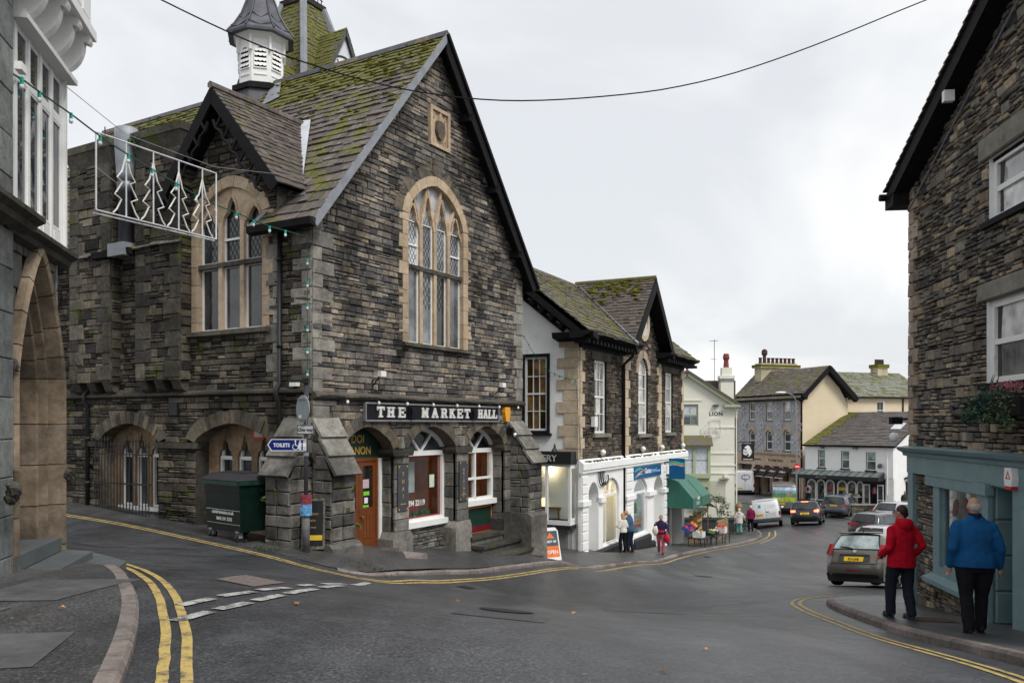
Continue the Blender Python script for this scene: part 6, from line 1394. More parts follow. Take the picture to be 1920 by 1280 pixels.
LI.part('rear_roof', MB().box(-2.6, .7, 4, 9, 1.2, 3.15), slate_mat('inn_slate', SLC, .4, .2)); LI.part('aerial', MB().tube([(-.95, 2.9, 3), (-.95, 2.9, 6.0)], .025, 4).tube([(-1.3, 2.9, 5.9), (-.7, 2.9, 5.9)], .02, 4).tube([(-1.2, 2.9, 4.6), (-.8, 2.9, 4.6)], .02, 4), M_iron)
LI.part('rain_pipe', MB().tube([(.1, -.05, 1.2), (.1, -.05, -7)], .05, 5), M_lw)
# ---- grey corner shop with star lights
BK = Thing('corner_shop_building', 'grey rendered corner building with cream gable and long row of chimney pots', 'building', 27.84, 80., -7.4, math.atan2(-.95, .31))
M_grey = mat('grey_cement', (.35, .35, .35), .85, var=.18, scale=1.2, bmp=.3, bscale=12); M_cr = mat('cream_render', (.66, .56, .40), .8, var=.06, scale=.8, bmp=.1, dirt=((.5, .43, .3), .5, .62)); M_tan = mat('tan_sandstone', (.45, .35, .26), .8, var=.2, scale=2)
S1 = side1(0)
w2 = [(-8.65, -7.65, .45, 2.3), (-5.7, -4.65, .42, 2.25), (-2.75, -1.7, .4, 2.23)]; w1_ = [(-8.6, -7.65, -2.5, -.62), (-5.65, -4.7, -2.6, -.66), (-2.75, -1.7, -2.62, -.6)]
BK.part('front_wall', sheet(FR, lambda z: (-10.75, 0), -2.95, 2.6, [rect_open(*q) for q in w2]+[arch_open(q[0], q[1], q[2], q[3]-.35, q[3], 2) for q in w1_]), M_grey)
BK.part('gable_wall', sheet(S1, lambda z: (0, 5.4) if z < 2.6 else ((z-2.6)/.94, 5.4-(z-2.6)/.94), -7.6, 5.1, []), M_cr); BK.part('rear_wall', MB().box(-10.7, -.02, 5.3, 5.4, -7.6, 2.6).box(-10.75, -10.7, .0, 5.4, -7.6, 2.6), M_cr)
for q in w2: sash(BK, FR, *q, M_white, M_blind if q[0] > -7 else M_glass, w=-.12, nc=1, nr=2, fw=.1, sill=M_lint)
for q in w1_:
    o = sash(BK, FR, *q, M_white, M_glass, w=-.12, nc=1, nr=2, fw=.1, sill=M_lint, arch=(q[3]-.35, 2)); BK.part('hood', MB().ring(arch_pts(q[0]-.25, q[1]+.25, q[3]-.4, q[3]+.35, 2, 6)+[(q[1]+.1, q[3]-.4), (q[0]-.1, q[3]-.4)], arch_pts(q[0]-.05, q[1]+.05, q[3]-.4, q[3]+.08, 2, 6)+[(q[1]+.05, q[3]-.42), (q[0]-.05, q[3]-.42)], FR, 0, .1), M_tan, o)
for q in w2: BK.part('lintel', MB().pbox(FR, q[0]-.15, q[1]+.15, q[3], q[3]+.28, 0, .04), M_tan)
BK.pieces('quoin', quoins(FR, 0, -1, -2.9, 2.5, hs=(.5, .6), ls=(.35, .6), d=.04), M_tan, 'quoins')
BK.part('eave', MB().prism([(0, 2.35), (.5, 2.6), (.6, 2.95), (-.1, 2.95)], lambda p, z, u: (u, -p, z), -11, .9), M_black)
for sg, c0 in ((-1, 0), (1, 0)):
    Lb = math.hypot(3.3, 3.1); f_ = lambda v, w_, d, sg=sg: (d, 2.7+sg*(3.3-v*3.3/Lb+w_*3.1/Lb), 2.35+v*3.1/Lb+w_*3.3/Lb)
    BK.part('roof', MB().prism([(0, .25), (Lb, .25), (Lb, .1), (0, .1)], f_, -11, .7), slate_mat('corner_slate', SLC, .5, .5)); BK.part('bargeboard', MB().prism([(0, .2), (Lb+.1, .2), (Lb-.3, -.25), (0, -.25)], f_, .3, .75), M_black)
    rs_ = slates(lambda u, v, w, f_=f_: f_(v, w+.25, u), lambda v: (-11, .7), Lb, e0=.32, e1=.28, wr=(.5, .8)); b_ = MB(); [b_.merge(q) for q in rs_]; BK.part('roof_slates', b_, slate_mat('corner_slate', SLC, .5, .5), kind='stuff')
ch = BK.part('chimney', MB().box(-9.6, -8.4, 1.3, 5.9, 2, 6.0).box(-9.8, -8.2, 1.1, 6.1, 6.0, 6.25).box(-9.6, -8.4, 1.35, 5.85, 6.25, 6.5), mat('stained_stack', (.42, .37, .25), .85, var=.35, scale=1.2)); BK.part('mossy_cap', MB().box(-9.82, -8.18, 1.08, 6.12, 6.1, 6.34), M_moss, ch)
for k in range(9): BK.part('chimney_pot', MB().lathe([(.19, 6.5), (.15, 6.95), (.2, 7.0), (.2, 7.12)] if k != 1 else [(.2, 6.5), (.18, 7.3), (.33, 7.5), (.3, 7.9), (.1, 8.05)], (-9.0, 1.6+k*.52, 0), 7), mat('dark_red_pot', (.075, .04, .036), .7), ch)
BK.part('cornice', MB().prism([(0, -3.25), (.3, -3.0), (.35, -2.85), (0, -2.8)], lambda p, z, u: (u, -p, z), -8.2, .1), M_tan)
BK.part('shop_wall', MB().pbox(FR, -10.7, .0, -7.6, -2.95, -.6, -.5), mat('shop_dark', (.06, .045, .04), .7)); BK.part('fascia', MB().pbox(FR, -10.7, .02, -4.2, -3.0, -.5, .1), M_tan)
for s_, u, z in (('Ye Olde Friars', -4.0, -3.75), ('Fine Chocolates', -7.3, -3.7), ('Est 1927', -1.0, -3.7)): BK.part('lettering', put_text(text_mb(s_, .42 if u == -4.0 else .28, .02, shear=.2), FR, u, z, .11), M_black)
for k in range(6): BK.part('shop_column', MB().pbox(FR, -8.0+k*1.56, -7.45+k*1.56, -7.6, -4.2, -.4, .12), M_tan)
for k in range(4):
    u = -7.3+k*1.6; a_ = BK.part('blind', MB().prism([(0, -4.3), (1.15, -5.15), (1.15, -5.25), (0, -4.4)], lambda p, z, t: (t, -p-.1, z), u, u+1.25), mat('brown_canvas', (.045, .03, .028), .8)); BK.part('lettering', put_text(text_mb('Friars', .42, .01, shear=.25), lambda x, v, w, u=u: (u+.62+x, -.1-.85+v*.75, -4.86+v*.6+.12+w), 0, 0, 0), M_white, a_); BK.part('front_bar', MB().tube([(u, -1.27, -5.25), (u+1.25, -1.27, -5.25)], .04, 4), M_white, a_)
    BK.part('shop_window', MB().pbox(FR, u+.1, u+1.0, -6.6, -4.3, -.3, -.25), mat('display_%d' % (k % 2), ((.30, .19, .09), (.14, .09, .06))[k % 2], .3, var=.5, scale=3))
BK.part('brown_door', MB().pbox(FR, -9.9, -8.6, -7.6, -4.3, -.45, -.3), mat('dark_brown_door', (.03, .018, .015), .5)); BK.part('downpipe', MB().tube([(.06, -.05, 2.4), (.06, -.05, -7.3)], .09, 6), M_black)
# snowflake and star lights on the grey front
for r_, z in enumerate((1.6, -.25, -1.7, -2.6) if 0 else (1.5, -.1, -1.55, -2.7)):
    for c_, u in enumerate((-10.0, -6.75, -3.85, -.75)):
        s = Thing('star_light', f"{('snowflake', 'star')[r_ % 2]} light on the grey front, {('first', 'second', 'third', 'fourth')[c_]} from the inn, {('top', 'second', 'third', 'lowest')[r_]} row", 'light', *BK.world((u+(.5 if r_ % 2 else 0), -.12, z)), BK.ang, 'star and snowflake lights on the grey front'); n = 5 if r_ % 2 else 6; mb = MB(); rad = .62
        if n == 6:
            for k in range(6):
                a = k*math.pi/3+.5; mb.tube([(0, 0, z), (rad*math.cos(a), 0, z+rad*math.sin(a))], .03, 4)
                for q in (.55, .8):
                    for e in (-.5, .5): mb.tube([(rad*q*math.cos(a), 0, z+rad*q*math.sin(a)), (rad*(q*math.cos(a)+.25*math.cos(a+e*2)), 0, z+rad*(q*math.sin(a)+.25*math.sin(a+e*2)))], .025, 4)
        else:
            for sc_ in (1, .6): mb.tube([((rad*sc_ if k % 2 == 0 else rad*sc_*.42)*math.sin(k*math.pi/5), 0, z+(rad*sc_ if k % 2 == 0 else rad*sc_*.42)*math.cos(k*math.pi/5)) for k in range(10)], .03, 4, closed=True)
        s.part('outline', mb, mat('pale_rope_light', (.6, .61, .65), .5))
# ---- cream wing behind the white shop
CW = Thing('cream_wing', 'cream house with mossy slate roof behind the white shop', 'building', *BK.world((-1., 5.4, 0))[:2], -7.4, math.atan2(.31, .95))
CW.part('front_wall', sheet(FR, lambda z: (0, 11), -7.6, 2.8, [rect_open(4.4, 5.3, .5, 2.3)]), M_cr); sash(CW, FR, 4.4, 5.3, .5, 2.3, M_white, M_glass, w=-.1, nc=2, nr=2, fw=.08)
cwr = lambda u, v, w: (u, -.4+v*.87-w*.5, 2.7+v*.5+w*.87)
CW.part('roof', MB().prism([(-.2, 0), (11.3, 0), (11.3, 5.6), (-.2, 5.6)], cwr, -.1, 0), slate_mat('wing_slate', [(.15, .16, .14), (.2, .21, .18), (.17, .17, .15)], .52, .6)); b_ = MB(); [b_.merge(q) for q in slates(cwr, lambda v: (-.2, 11.3), 5.6, e0=.35, e1=.3, wr=(.5, .8))]; CW.part('roof_slates', b_, slate_mat('wing_slate', SLC, .5), kind='stuff')
CW.part('end_wall', MB().add([(10.98, 0, -7.6), (10.98, 9, -7.6), (10.98, 4.5, 5.3), (10.98, 0, 2.7)], [(0, 1, 2, 3)]), M_cr); CW.part('gutter', MB().tube([cwr(-.2, 0, .0), cwr(11.3, 0, .0)], .08, 5), M_black)
for u in (.15, 7.6): CW.part('downpipe', MB().tube([(u, -.08, 2.6), (u, -.08, -3)], .07, 5), M_black)
ch = CW.part('chimney', MB().box(8.0, 9.3, 3.9, 5.0, 3, 6.0).box(7.9, 9.4, 3.8, 5.1, 6.0, 6.35), mat('stained_stack', (.42, .37, .25), .85)); CW.part('mossy_cap', MB().box(7.88, 9.42, 3.78, 5.12, 6.05, 6.4), M_moss, ch)
for k in range(5): CW.part('chimney_pot', MB().lathe([(.13, 6.4), (.11, 6.9), (.14, 6.95)], (8.2+k*.23, 4.45, 0), 6), mat('dark_red_pot', (.075, .04, .036), .7), ch)
CW.part('vent_pipe', MB().tube([(1.3, 3.0, 4), (1.3, 3.0, 5.9)], .1, 6), M_lead); CW.part('rooflight', MB().pbox(cwr, 7.2, 7.9, 4.6, 5.2, .03, .08), M_glassb)
# ---- white shop with black arcade front
WS = Thing('white_shop', 'white two-storey shop with black arched front, glass canopy and mossy slate roof', 'building', 27.5, 78., -7.4, math.atan2(-.73, .68))
ww = [(1.25, 1.95, -3.98, -2.34), (3.45, 4.22, -4.02, -2.4), (5.72, 6.6, -4.08, -2.46)]
WS.part('front_wall', sheet(FR, lambda z: (-.05, 8.1), -4.8, -1.8, [rect_open(*q) for q in ww]), M_whites)
for q in ww: sash(WS, FR, *q, M_white, glass('green_curtained_pane', (.12, .17, .15), .1), w=-.15, nc=1, nr=2, fw=.08, sill=M_plinth)
WS.part('gable_wall', sheet(side1(8.1), lambda z: (0, 14) if z < -1.8 else ((z+1.8)/.42, 14-(z+1.8)/.42), -7.5, 1.1, []), M_whites); WS.part('corner_pier', MB().pbox(FR, 7.45, 8.1, -7.5, -4.7, -.2, .0), M_whites); WS.part('wall_beyond', MB().box(-.04, 0, 0, 14, -7.5, -1.7), M_whites)
wr_ = lambda u, v, w: (u, -.3+v*.922-w*.387, -1.9+v*.387+w*.922)
LW = 7.9; lo_ = lambda v: -.1+v/LW*.95
M_wsl = slate_mat('shop_roof_slate', [(.07, .06, .058), (.11, .095, .09), (.085, .075, .07)], .12, .15)
b_ = MB(); [b_.merge(q) for q in slates(wr_, lambda v: (lo_(v)+1.1+.25*math.sin(v*3), 8.4), LW, e0=.35, e1=.3, wr=(.4, .7))]; WS.part('roof_slates', b_, M_wsl, kind='stuff')
b_ = MB(); [b_.merge(q) for q in slates(wr_, lambda v: (lo_(v), lo_(v)+1.1+.25*math.sin(v*3)), LW, e0=.35, e1=.3, wr=(.4, .7))]; WS.part('roof_slates', b_, slate_mat('mossed_slate', SLC, .95), kind='stuff')
WS.part('roof', MB().prism([(-.1, 0), (8.4, 0), (8.4, LW), (.85, LW)], wr_, -.12, -.02), M_black); WS.part('roof', MB().add([(.8, 7, 1.12), (8.4, 7, 1.12), (8.4, 14.3, -2), (-.1, 14.3, -2)], [(0, 1, 2, 3)]), M_wsl); WS.part('gutter', MB().tube([wr_(-.1, -.02, -.05), wr_(8.4, -.02, -.05)], .1, 5), M_black)
WS.part('skylight', MB().pbox(wr_, 6.6, 7.5, 3.6, 5.0, .04, .1), mat('skylight_glass', (.5, .52, .53), .1))
ca = MB().prism([(0, -4.2), (1.35, -4.62), (1.35, -4.7), (0, -4.3)], lambda p, z, u: (u, -p, z), -.8, 7.35); co_ = WS.part('canopy', ca, mat('canopy_glass', (.13, .155, .15), .25, var=.3, scale=2)); WS.part('fascia', MB().prism([(1.28, -4.6), (1.36, -4.6), (1.36, -4.95), (1.28, -4.95)], lambda p, z, u: (u, -p, z), -.85, 7.4), M_plinth, co_)
for k in range(13): WS.part('canopy_bar', MB().prism([(0, -4.17), (1.37, -4.59), (1.37, -4.62), (0, -4.2)], lambda p, z, u: (u, -p, z), -.8+k*.67, -.76+k*.67), M_plinth, co_)
WS.part('canopy_end', MB().add([(7.35, 0, -4.2), (7.35, -1.35, -4.62), (7.35, -1.35, -4.95), (7.35, 0, -4.95)], [(0, 1, 2, 3)]), M_plinth, co_); WS.part('lettering', put_text(text_mb('GIFT SHOP', .2, .01), FR, 2.2, -4.85, 1.37), mat('dim_gold', (.3, .28, .22), .5), co_)
WS.part('shop_back', MB().pbox(FR, -.05, 7.45, -7.6, -4.8, -1.6, -1.5), mat('shop_room', (.16, .13, .11), .8)); WS.part('shop_floor', MB().pbox(FR, -.05, 7.45, -7.6, -7.05, -1.6, -.05), M_kerb)
M_bf = mat('black_shop_front', (.014, .014, .016), .4)
ao_ = [(.27, 1.05), (1.15, 1.93), (2.03, 2.81), (3.14, 3.97), (4.05, 4.85), (4.93, 5.5)]
WS.part('shop_front', sheet(front(-.0), lambda z: (-.05, 7.45), -7.4, -4.75, [arch_open(a, b, -7.0, -5.55, -5.12, 2) for a, b in ao_]+[rect_open(5.55, 7.25, -7.4, -5.3)]), M_bf)
for k, (a, b) in enumerate(ao_):
    o = WS.part('arched_window', MB().ring(opening_poly(a-.04, b+.04, -7.02, -5.55, -5.06, 2), opening_poly(a+.07, b-.07, -6.92, -5.55, -5.2, 2), FR, -.06, .05), M_white); WS.part('pane', MB().prism(opening_poly(a+.03, b-.03, -6.95, -5.55, -5.15, 2), FR, -.04, -.03), clear(), o)
    for q in range(5): WS.part('goods', MB().pbox(FR, a+.1+.12*(q % 3), a+.32+.12*(q % 3), -6.9+.3*q, -6.68+.3*q, -.5, -.3), mat('goods_%d' % ((k*5+q) % 7), [(.45, .4, .3), (.1, .2, .3), (.5, .3, .1), (.6, .6, .55), (.35, .08, .08), (.1, .3, .3), (.3, .35, .1)][(k*5+q) % 7], .6, var=.4, scale=6), o)
    if k == 3: WS.part('poster', MB().pbox(FR, a+.06, b-.06, -6.0, -5.7, -.025, -.02), mat('yellow_poster', (.7, .42, .02), .6), o)
    if k == 2: WS.part('poster', MB().pbox(FR, a+.05, b-.05, -5.9, -5.65, -.025, -.02), mat('red_poster', (.5, .05, .05), .6), o)
for u, rot in ((5.55, 1), (6.75, 0)):
    d_ = MB().ring([(u, -7.1), (u+.55, -7.1), (u+.55, -5.3), (u, -5.3)], [(u+.07, -7.0), (u+.48, -7.0), (u+.48, -5.4), (u+.07, -5.4)], FR, .02, .08); o = WS.part('open_door', d_, M_white); WS.part('pane', MB().pbox(FR, u+.06, u+.5, -7, -5.4, .04, .05), M_blind if rot else M_glass, o)
WS.part('satellite_dish', MB().lathe([(.02, 0), (.2, .06), (.24, .1)], (7.05, -.3, -3.6), 10, 0, Matrix.Rotation(-2.0, 4, 'X')), M_leadd); WS.part('rain_pipe', MB().tube([(7.6, -.06, -2), (7.6, -.06, -6.2)], .05, 5), M_whites)
for u in (1.6, 4.7): WS.part('floodlight', MB().pbox(FR, u, u+.3, -2.2, -2.05, .05, .4), M_leadd)
tb = Thing('goods_table', 'trestle table of goods outside the white shop', 'table', *WS.world((4.7, -.6, 0))[:2], H(*WS.world((4.7, -.6, 0))[:2])+.1, WS.ang); z0 = tb.z
tb.part('table_top', MB().box(-.8, .8, -.3, .3, z0+.7, z0+.75), M_white)
for x in (-.75, .75): tb.part('leg', MB().box(x-.04, x+.04, -.28, .28, z0, z0+.7), M_black)
for k in range(8): tb.part('goods', MB().blob((-.7+.2*k, R.uniform(-.15, .15), z0+.85), .12, .14, R.uniform(.1, .22), k, .2), mat('goods_%d' % (k % 7), (.5, .4, .3), .6))
# terrace closing the gap beyond
RT = Thing('rear_terrace', 'dark stone terrace house beyond the inn with white sash window', 'building', 21., 98., -7.5, -.15)
RT.part('front_wall', sheet(FR, lambda z: (0, 8), -7.6, .8, []), M_ga); RT.part('side_wall', MB().box(0, 8, .02, 7, -7.6, .7), M_ga)
o = sash(RT, FR, 1.6, 3.0, -4.8, -2.4, M_white, M_glass, w=.03, nc=2, nr=2); RT.part('roof', MB().prism([(-.3, .7), (3.5, 3.2), (7.3, .7)], lambda p, z, u: (u, p, z), -.3, 8.3), M_slate)
# ================================================================== walls, signs and street furniture
LWL = Thing('boundary_wall', 'low dark slate wall with coping beside the white shop', 'wall', 26.6, 65.2, -7.5, math.atan2(-.06, 1))
r_, mo_ = masonry(FR, lambda z: (0, 9), -7.7, -6.35, [], hr=(.1, .2), lr=(.3, .7), split=.4); LWL.pieces('stone', r_, M_ssid, 'stones', limit=120); LWL.part('mortar_bed', mo_, M_mort); LWL.part('coping', MB().box(-.05, 9, -.06, .34, -6.35, -6.25), M_quo); LWL.part('core', MB().box(0, 9, .03, .3, -7.7, -6.35), M_mort)
GT = Thing('wooden_gate', 'dark boarded yard gate with a white notice beside the white shop', 'gate', 34.2, 74.0, -7.4, -.2)
for k in range(10): GT.part('board', MB().box(k*.24, k*.24+.23, 0, .05, -7.4, -5.1), M_bf)
GT.part('notice', MB().box(.2, .75, -.02, -.003, -5.75, -5.4), M_white); GT.part('lean_to_roof', MB().prism([(0, -4.9), (2.6, -4.2), (2.6, -4.3), (0, -5.05)], lambda u, v, w: (u, w, v), -.3, 1.2), M_bf)
def sign_thing(name, label, T, pl, u0, u1, v0, v1, w0, w1, m, cat='sign', group=None, frame=None):
    c = T.world(pl((u0+u1)/2, v0, w0)); s = Thing(name, label, cat, c[0], c[1], v0, T.ang, group)
    lx = pl((u0+u1)/2, 0, w0); f = lambda u, v, w: tuple(a-b for a, b in zip(pl(u, v, w), (lx[0], lx[1], 0)))
    s.part('board', MB().pbox(f, u0, u1, v0, v1, w0, w1), m)
    if frame: s.part('frame', MB().ring([(u0-.02, v0-.02), (u1+.02, v0-.02), (u1+.02, v1+.02), (u0-.02, v1+.02)], [(u0+.02, v0+.02), (u1-.02, v0+.02), (u1-.02, v1-.02), (u0+.02, v1-.02)], f, w0, w1+.025), frame)
    return s, f
M_sgn = mat('sign_navy_black', (.008, .008, .013), .7, var=.15, spec=.2)
s, f = sign_thing('market_hall_sign', 'long black board lettered THE MARKET HALL in white slab capitals', hall, FR, 1.56, 7.17, .08, .47, .03, .08, M_sgn, frame=mat('grey_sign_edge', (.18, .18, .19), .5))
def slab(ch, x, z, wd, h, t):
    """slab-serif capital as a set of bars"""
    L_ = {'T': [((.5, 0), (.5, 1), 1), ((.0, 1), (1, 1), .7), ((.25, 0), (.75, 0), .5), ((.03, .78), (.03, 1), .5), ((.97, .78), (.97, 1), .5)], 'H': [((.2, 0), (.2, 1), 1), ((.8, 0), (.8, 1), 1), ((.2, .5), (.8, .5), .7), ((0, 0), (.4, 0), .5), ((.6, 0), (1, 0), .5), ((0, 1), (.4, 1), .5), ((.6, 1), (1, 1), .5)],
          'E': [((.2, 0), (.2, 1), 1), ((0, 0), (.95, 0), .6), ((0, 1), (.95, 1), .6), ((.2, .5), (.65, .5), .6), ((.95, 0), (.95, .25), .5), ((.95, .75), (.95, 1), .5), ((.65, .38), (.65, .62), .4)], 'M': [((.15, 0), (.15, 1), .8), ((.85, 0), (.85, 1), .9), ((.15, 1), (.5, .2), .9), ((.85, 1), (.5, .2), .7), ((0, 0), (.32, 0), .5), ((.66, 0), (1, 0), .5), ((0, 1), (.2, 1), .5), ((.8, 1), (1, 1), .5)],
          'A': [((.15, 0), (.5, 1), .8), ((.85, 0), (.5, 1), 1), ((.28, .35), (.72, .35), .6), ((0, 0), (.32, 0), .5), ((.66, 0), (1, 0), .5)], 'R': [((.2, 0), (.2, 1), 1), ((.2, 1), (.75, 1), .6), ((.8, .95), (.8, .6), .9), ((.2, .52), (.75, .52), .6), ((.55, .5), (.85, 0), .9), ((0, 0), (.4, 0), .5), ((.75, 0), (1, 0), .5), ((0, 1), (.2, 1), .5)],
          'K': [((.2, 0), (.2, 1), 1), ((.2, .4), (.8, 1), .7), ((.42, .58), (.85, 0), .95), ((0, 0), (.4, 0), .5), ((.65, 0), (1, 0), .5), ((0, 1), (.4, 1), .5), ((.62, 1), (.98, 1), .5)], 'L': [((.2, 0), (.2, 1), 1), ((0, 0), (.95, 0), .6), ((0, 1), (.42, 1), .5), ((.95, 0), (.95, .3), .5)]}[ch]
    mb = MB()
    for k, (a, b, q) in enumerate(L_):
        ax, az, bx, bz = x+a[0]*wd, z+a[1]*h, x+b[0]*wd, z+b[1]*h; d = math.hypot(bx-ax, bz-az); tt = t*q/2; nx, nz = -(bz-az)/d*tt, (bx-ax)/d*tt; ex, ez = (bx-ax)/d*t*.22, (bz-az)/d*t*.22
        mb.prism([(ax-ex+nx, az-ez+nz), (ax-ex-nx, az-ez-nz), (bx+ex-nx, bz+ez-nz), (bx+ex+nx, bz+ez+nz)], f, .08, .1+.0015*k)
    return mb
for word, us in (('THE', (1.95, 2.31, 2.72)), ('MARKET', (3.62, 4.03, 4.42, 4.78, 5.13, 5.47)), ('HALL', (6.12, 6.38, 6.63, 6.87))):
    for ch_, u in zip(word, us): s.part('letter', slab(ch_, u, .175, .24 if word != 'HALL' else .2, .2, .075), mat('worn_white_letter', (.62, .62, .58), .6, var=.25, scale=20))
for u in (3.2, 5.86): s.part('bracket_box', MB().pbox(f, u-.13, u+.1, .13, .42, .08, .13).pbox(f, u-.1, u-.04, .16, .4, .13, .2).pbox(f, u-.1, u+.06, .25, .3, .13, .2), M_sgn)
for nm, word, u0, u1, v0, v1, lab in (('wall_sign', 'THAI', 2.68, 3.06, -2.02, -.95, 'narrow slate-grey upright board with gold letters THAI beside the door'), ('wall_sign', 'ORIGINAL', 5.22, 5.6, -1.98, -.95, 'narrow slate-grey upright board with gold letters ORIGINAL on the middle pillar')):
    s, f = sign_thing(nm, lab, hall, front(-.06), u0, u1, v0, v1, .02, .045, M_slatebd)
    n = len(word); st = .17 if n == 4 else .105
    for k, c_ in enumerate(word): s.part('letter', put_text(text_mb(c_, .13 if n == 4 else .1, .006, bold=.002), f, (u0+u1)/2, v1-.26-(k*st if n == 4 else k*.097)-(0 if n == 4 else .0), .046), M_gold)
    s.part('flourish', MB().pbox(f, (u0+u1)/2-.1, (u0+u1)/2+.1, v0+.15, v0+.17, .045, .05).prism([(u0+.02, v1-.08), (u0+.02, v1-.02), (u0+.08, v1-.02)], f, .045, .05).prism([(u1-.08, v1-.02), (u1-.02, v1-.02), (u1-.02, v1-.08)], f, .045, .05).prism([(u0+.02, v0+.02), (u0+.02, v0+.08), (u0+.08, v0+.02)], f, .045, .05).prism([(u1-.08, v0+.02), (u1-.02, v0+.08), (u1-.02, v0+.02)], f, .045, .05), M_gold)
M_blue = mat('sign_blue', (.004, .085, .22), .4, var=.08); M_tq = mat('sign_turquoise', (.02, .42, .42), .4); M_or = mat('sign_orange', (.65, .28, .03), .4); M_pb = mat('sign_pale_blue', (.35, .55, .75), .4)
s, f = sign_thing('travel_sign', 'long blue board with turquoise and orange swoosh over the white arches', GA, WP, 6.25, 10.5, -2.5, -1.95, .02, .06, M_blue)
def swoosh(a, b, c, t, m, w): s.part('swoosh', MB().prism([(x, a+(b-a)*(x-u_s)/(u_e-u_s)+c*math.sin(math.pi*(x-u_s)/(u_e-u_s))+t*q*math.sin(math.pi*min(1, .15+(x-u_s)/(u_e-u_s)*.85))) for q, rng in ((1, np.linspace(u_s, u_e, 9)), (-1, np.linspace(u_e, u_s, 9))) for x in rng], f, w, w+.004), m)
u_s, u_e = 6.3, 7.6; swoosh(-2.15, -2.1, .08, .05, M_tq, .06); u_s, u_e = 6.6, 7.75; swoosh(-2.32, -2.12, .02, .04, M_or, .064); u_s, u_e = 6.3, 7.6; swoosh(-2.42, -2.3, .06, .025, M_pb, .068)
s.part('lettering', put_text(text_mb('Gates', .34, .01, sx=1.3, bold=.006), f, 8.3, -2.3, .062), M_white); s.part('lettering', put_text(text_mb('travel', .3, .01, sx=1.3), f, 9.3, -2.3, .062), M_pb); s.part('lettering', put_text(text_mb('.co.uk', .15, .01, sx=1.3), f, 10.05, -2.3, .062), M_white)
c = GA.world((11.35, -.2, 0)); s = Thing('projecting_sign', 'blue double-sided sign on brackets at right angles to the white wall', 'sign', c[0], c[1], -2.7, GA.ang); f = lambda u, v, w: (w, -u, v)
s.part('board', MB().pbox(f, .15, .95, -2.75, -1.72, -.04, .04), M_blue)
for q, (v, m, h) in enumerate(((-1.93, M_tq, .05), (-2.0, M_or, .035), (-2.07, M_pb, .02))):
    for sd_ in (-.045, .041): s.part('swoosh', MB().prism([(.16+.78*t, v+.04*math.sin(5*t)+h*sg) for sg, rg in ((1, np.linspace(0, 1, 7)), (-1, np.linspace(1, 0, 7))) for t in rg], f, sd_, sd_+.004), m)
for v in (-1.9, -2.55): s.part('bracket', MB().pbox(f, -.1, .2, v-.03, v+.03, -.03, .03).pbox(f, -.1, -.06, v-.12, v+.12, -.06, .06), M_sgn)
# pub sign hung from the inn corner
s = Thing('pub_sign', 'black hanging pub sign with white lion beside the cream inn', 'sign', 15.9, 56.1, -2.45, -.1); P0 = front(.0)
s.part('board', MB().pbox(P0, -.42, .42, -2.47, -1.32, -.03, .03), M_bf)
lion_ = [(-.3, .28), (-.2, .33), (-.14, .4), (-.02, .46), (.1, .42), (.16, .3), (.14, .2), (.22, .12), (.25, .0), (.2, -.1), (.24, -.22), (.14, -.34), (.02, -.38), (.0, -.34), (.1, -.28), (.06, -.2), (-.04, -.14), (-.12, -.2), (-.24, -.16), (-.32, -.06), (-.36, -.09), (-.3, -.22), (-.14, -.28), (-.02, -.22), (-.06, -.06), (-.02, .04), (-.14, .1), (-.26, .16), (-.34, .14), (-.3, .08), (-.16, .02), (-.1, .1), (-.06, .18), (-.14, .22)]
s.part('lion_emblem', MB().prism([(x*.9, -1.83+z*.9) for x, z in lion_], P0, .03, .036), M_white); s.part('lion_tail', MB().tube([P0(.2+.05*math.sin(t*5), -2.0+t*.45, .033) for t in np.linspace(0, 1, 9)], .025, 4), M_white)
s.part('lettering', put_text(text_mb('WHITE LION', .11, .006, bold=.003), P0, 0, -2.4, .034), M_white); s.part('bracket', MB().tube([(-1.0, 0, -1.2), (.5, 0, -1.2)], .03, 5).tube([(-.3, 0, -1.2), (-.3, 0, -1.32)], .02, 4).tube([(.3, 0, -1.2), (.3, 0, -1.32)], .02, 4), M_iron)
# sign post with round sign, one-way plate and toilets arrow
px_, py_ = -4.03, 16.28; gz = H(px_, py_)
s = Thing('sign_post', 'dark pole with round sign back, One way plate and blue TOILETS arrow', 'sign post', px_, py_, gz); FP = front(0)
s.part('pole', MB().tube([(0, 0, gz), (0, 0, .82)], .042, 10), mat('post_paint', (.03, .031, .036), .4, var=.4, scale=14), smooth=True); s.part('pole_sleeve', MB().tube([(0, 0, gz), (0, 0, gz+.85)], .075, 10), mat('grey_sleeve', (.12, .12, .13), .6, var=.4, scale=10), smooth=True); s.part('pole_cap', MB().box(-.06, .06, -.06, .06, .8, .9).box(-.35, .05, -.03, .03, .82, .87), M_iron)
FQ = lambda u, v, w: (u*.66-w*.75, -w*.66-u*.75, v); ci = [(.27*math.cos(2*math.pi*k/28), .3+.27*math.sin(2*math.pi*k/28)) for k in range(28)]; rs_ = s.part('round_sign', MB().prism(ci, FQ, .06, .075), mat('grey_sign_back', (.27, .31, .31), .5, var=.06)); s.part('sign_channel', MB().pbox(FQ, -.16, .16, .48, .51, .075, .1).pbox(FQ, -.16, .16, .08, .11, .075, .1), M_lead, rs_)
s.part('sticker', MB().pbox(FQ, -.15, -.05, .12, .18, .076, .08), M_white, rs_)
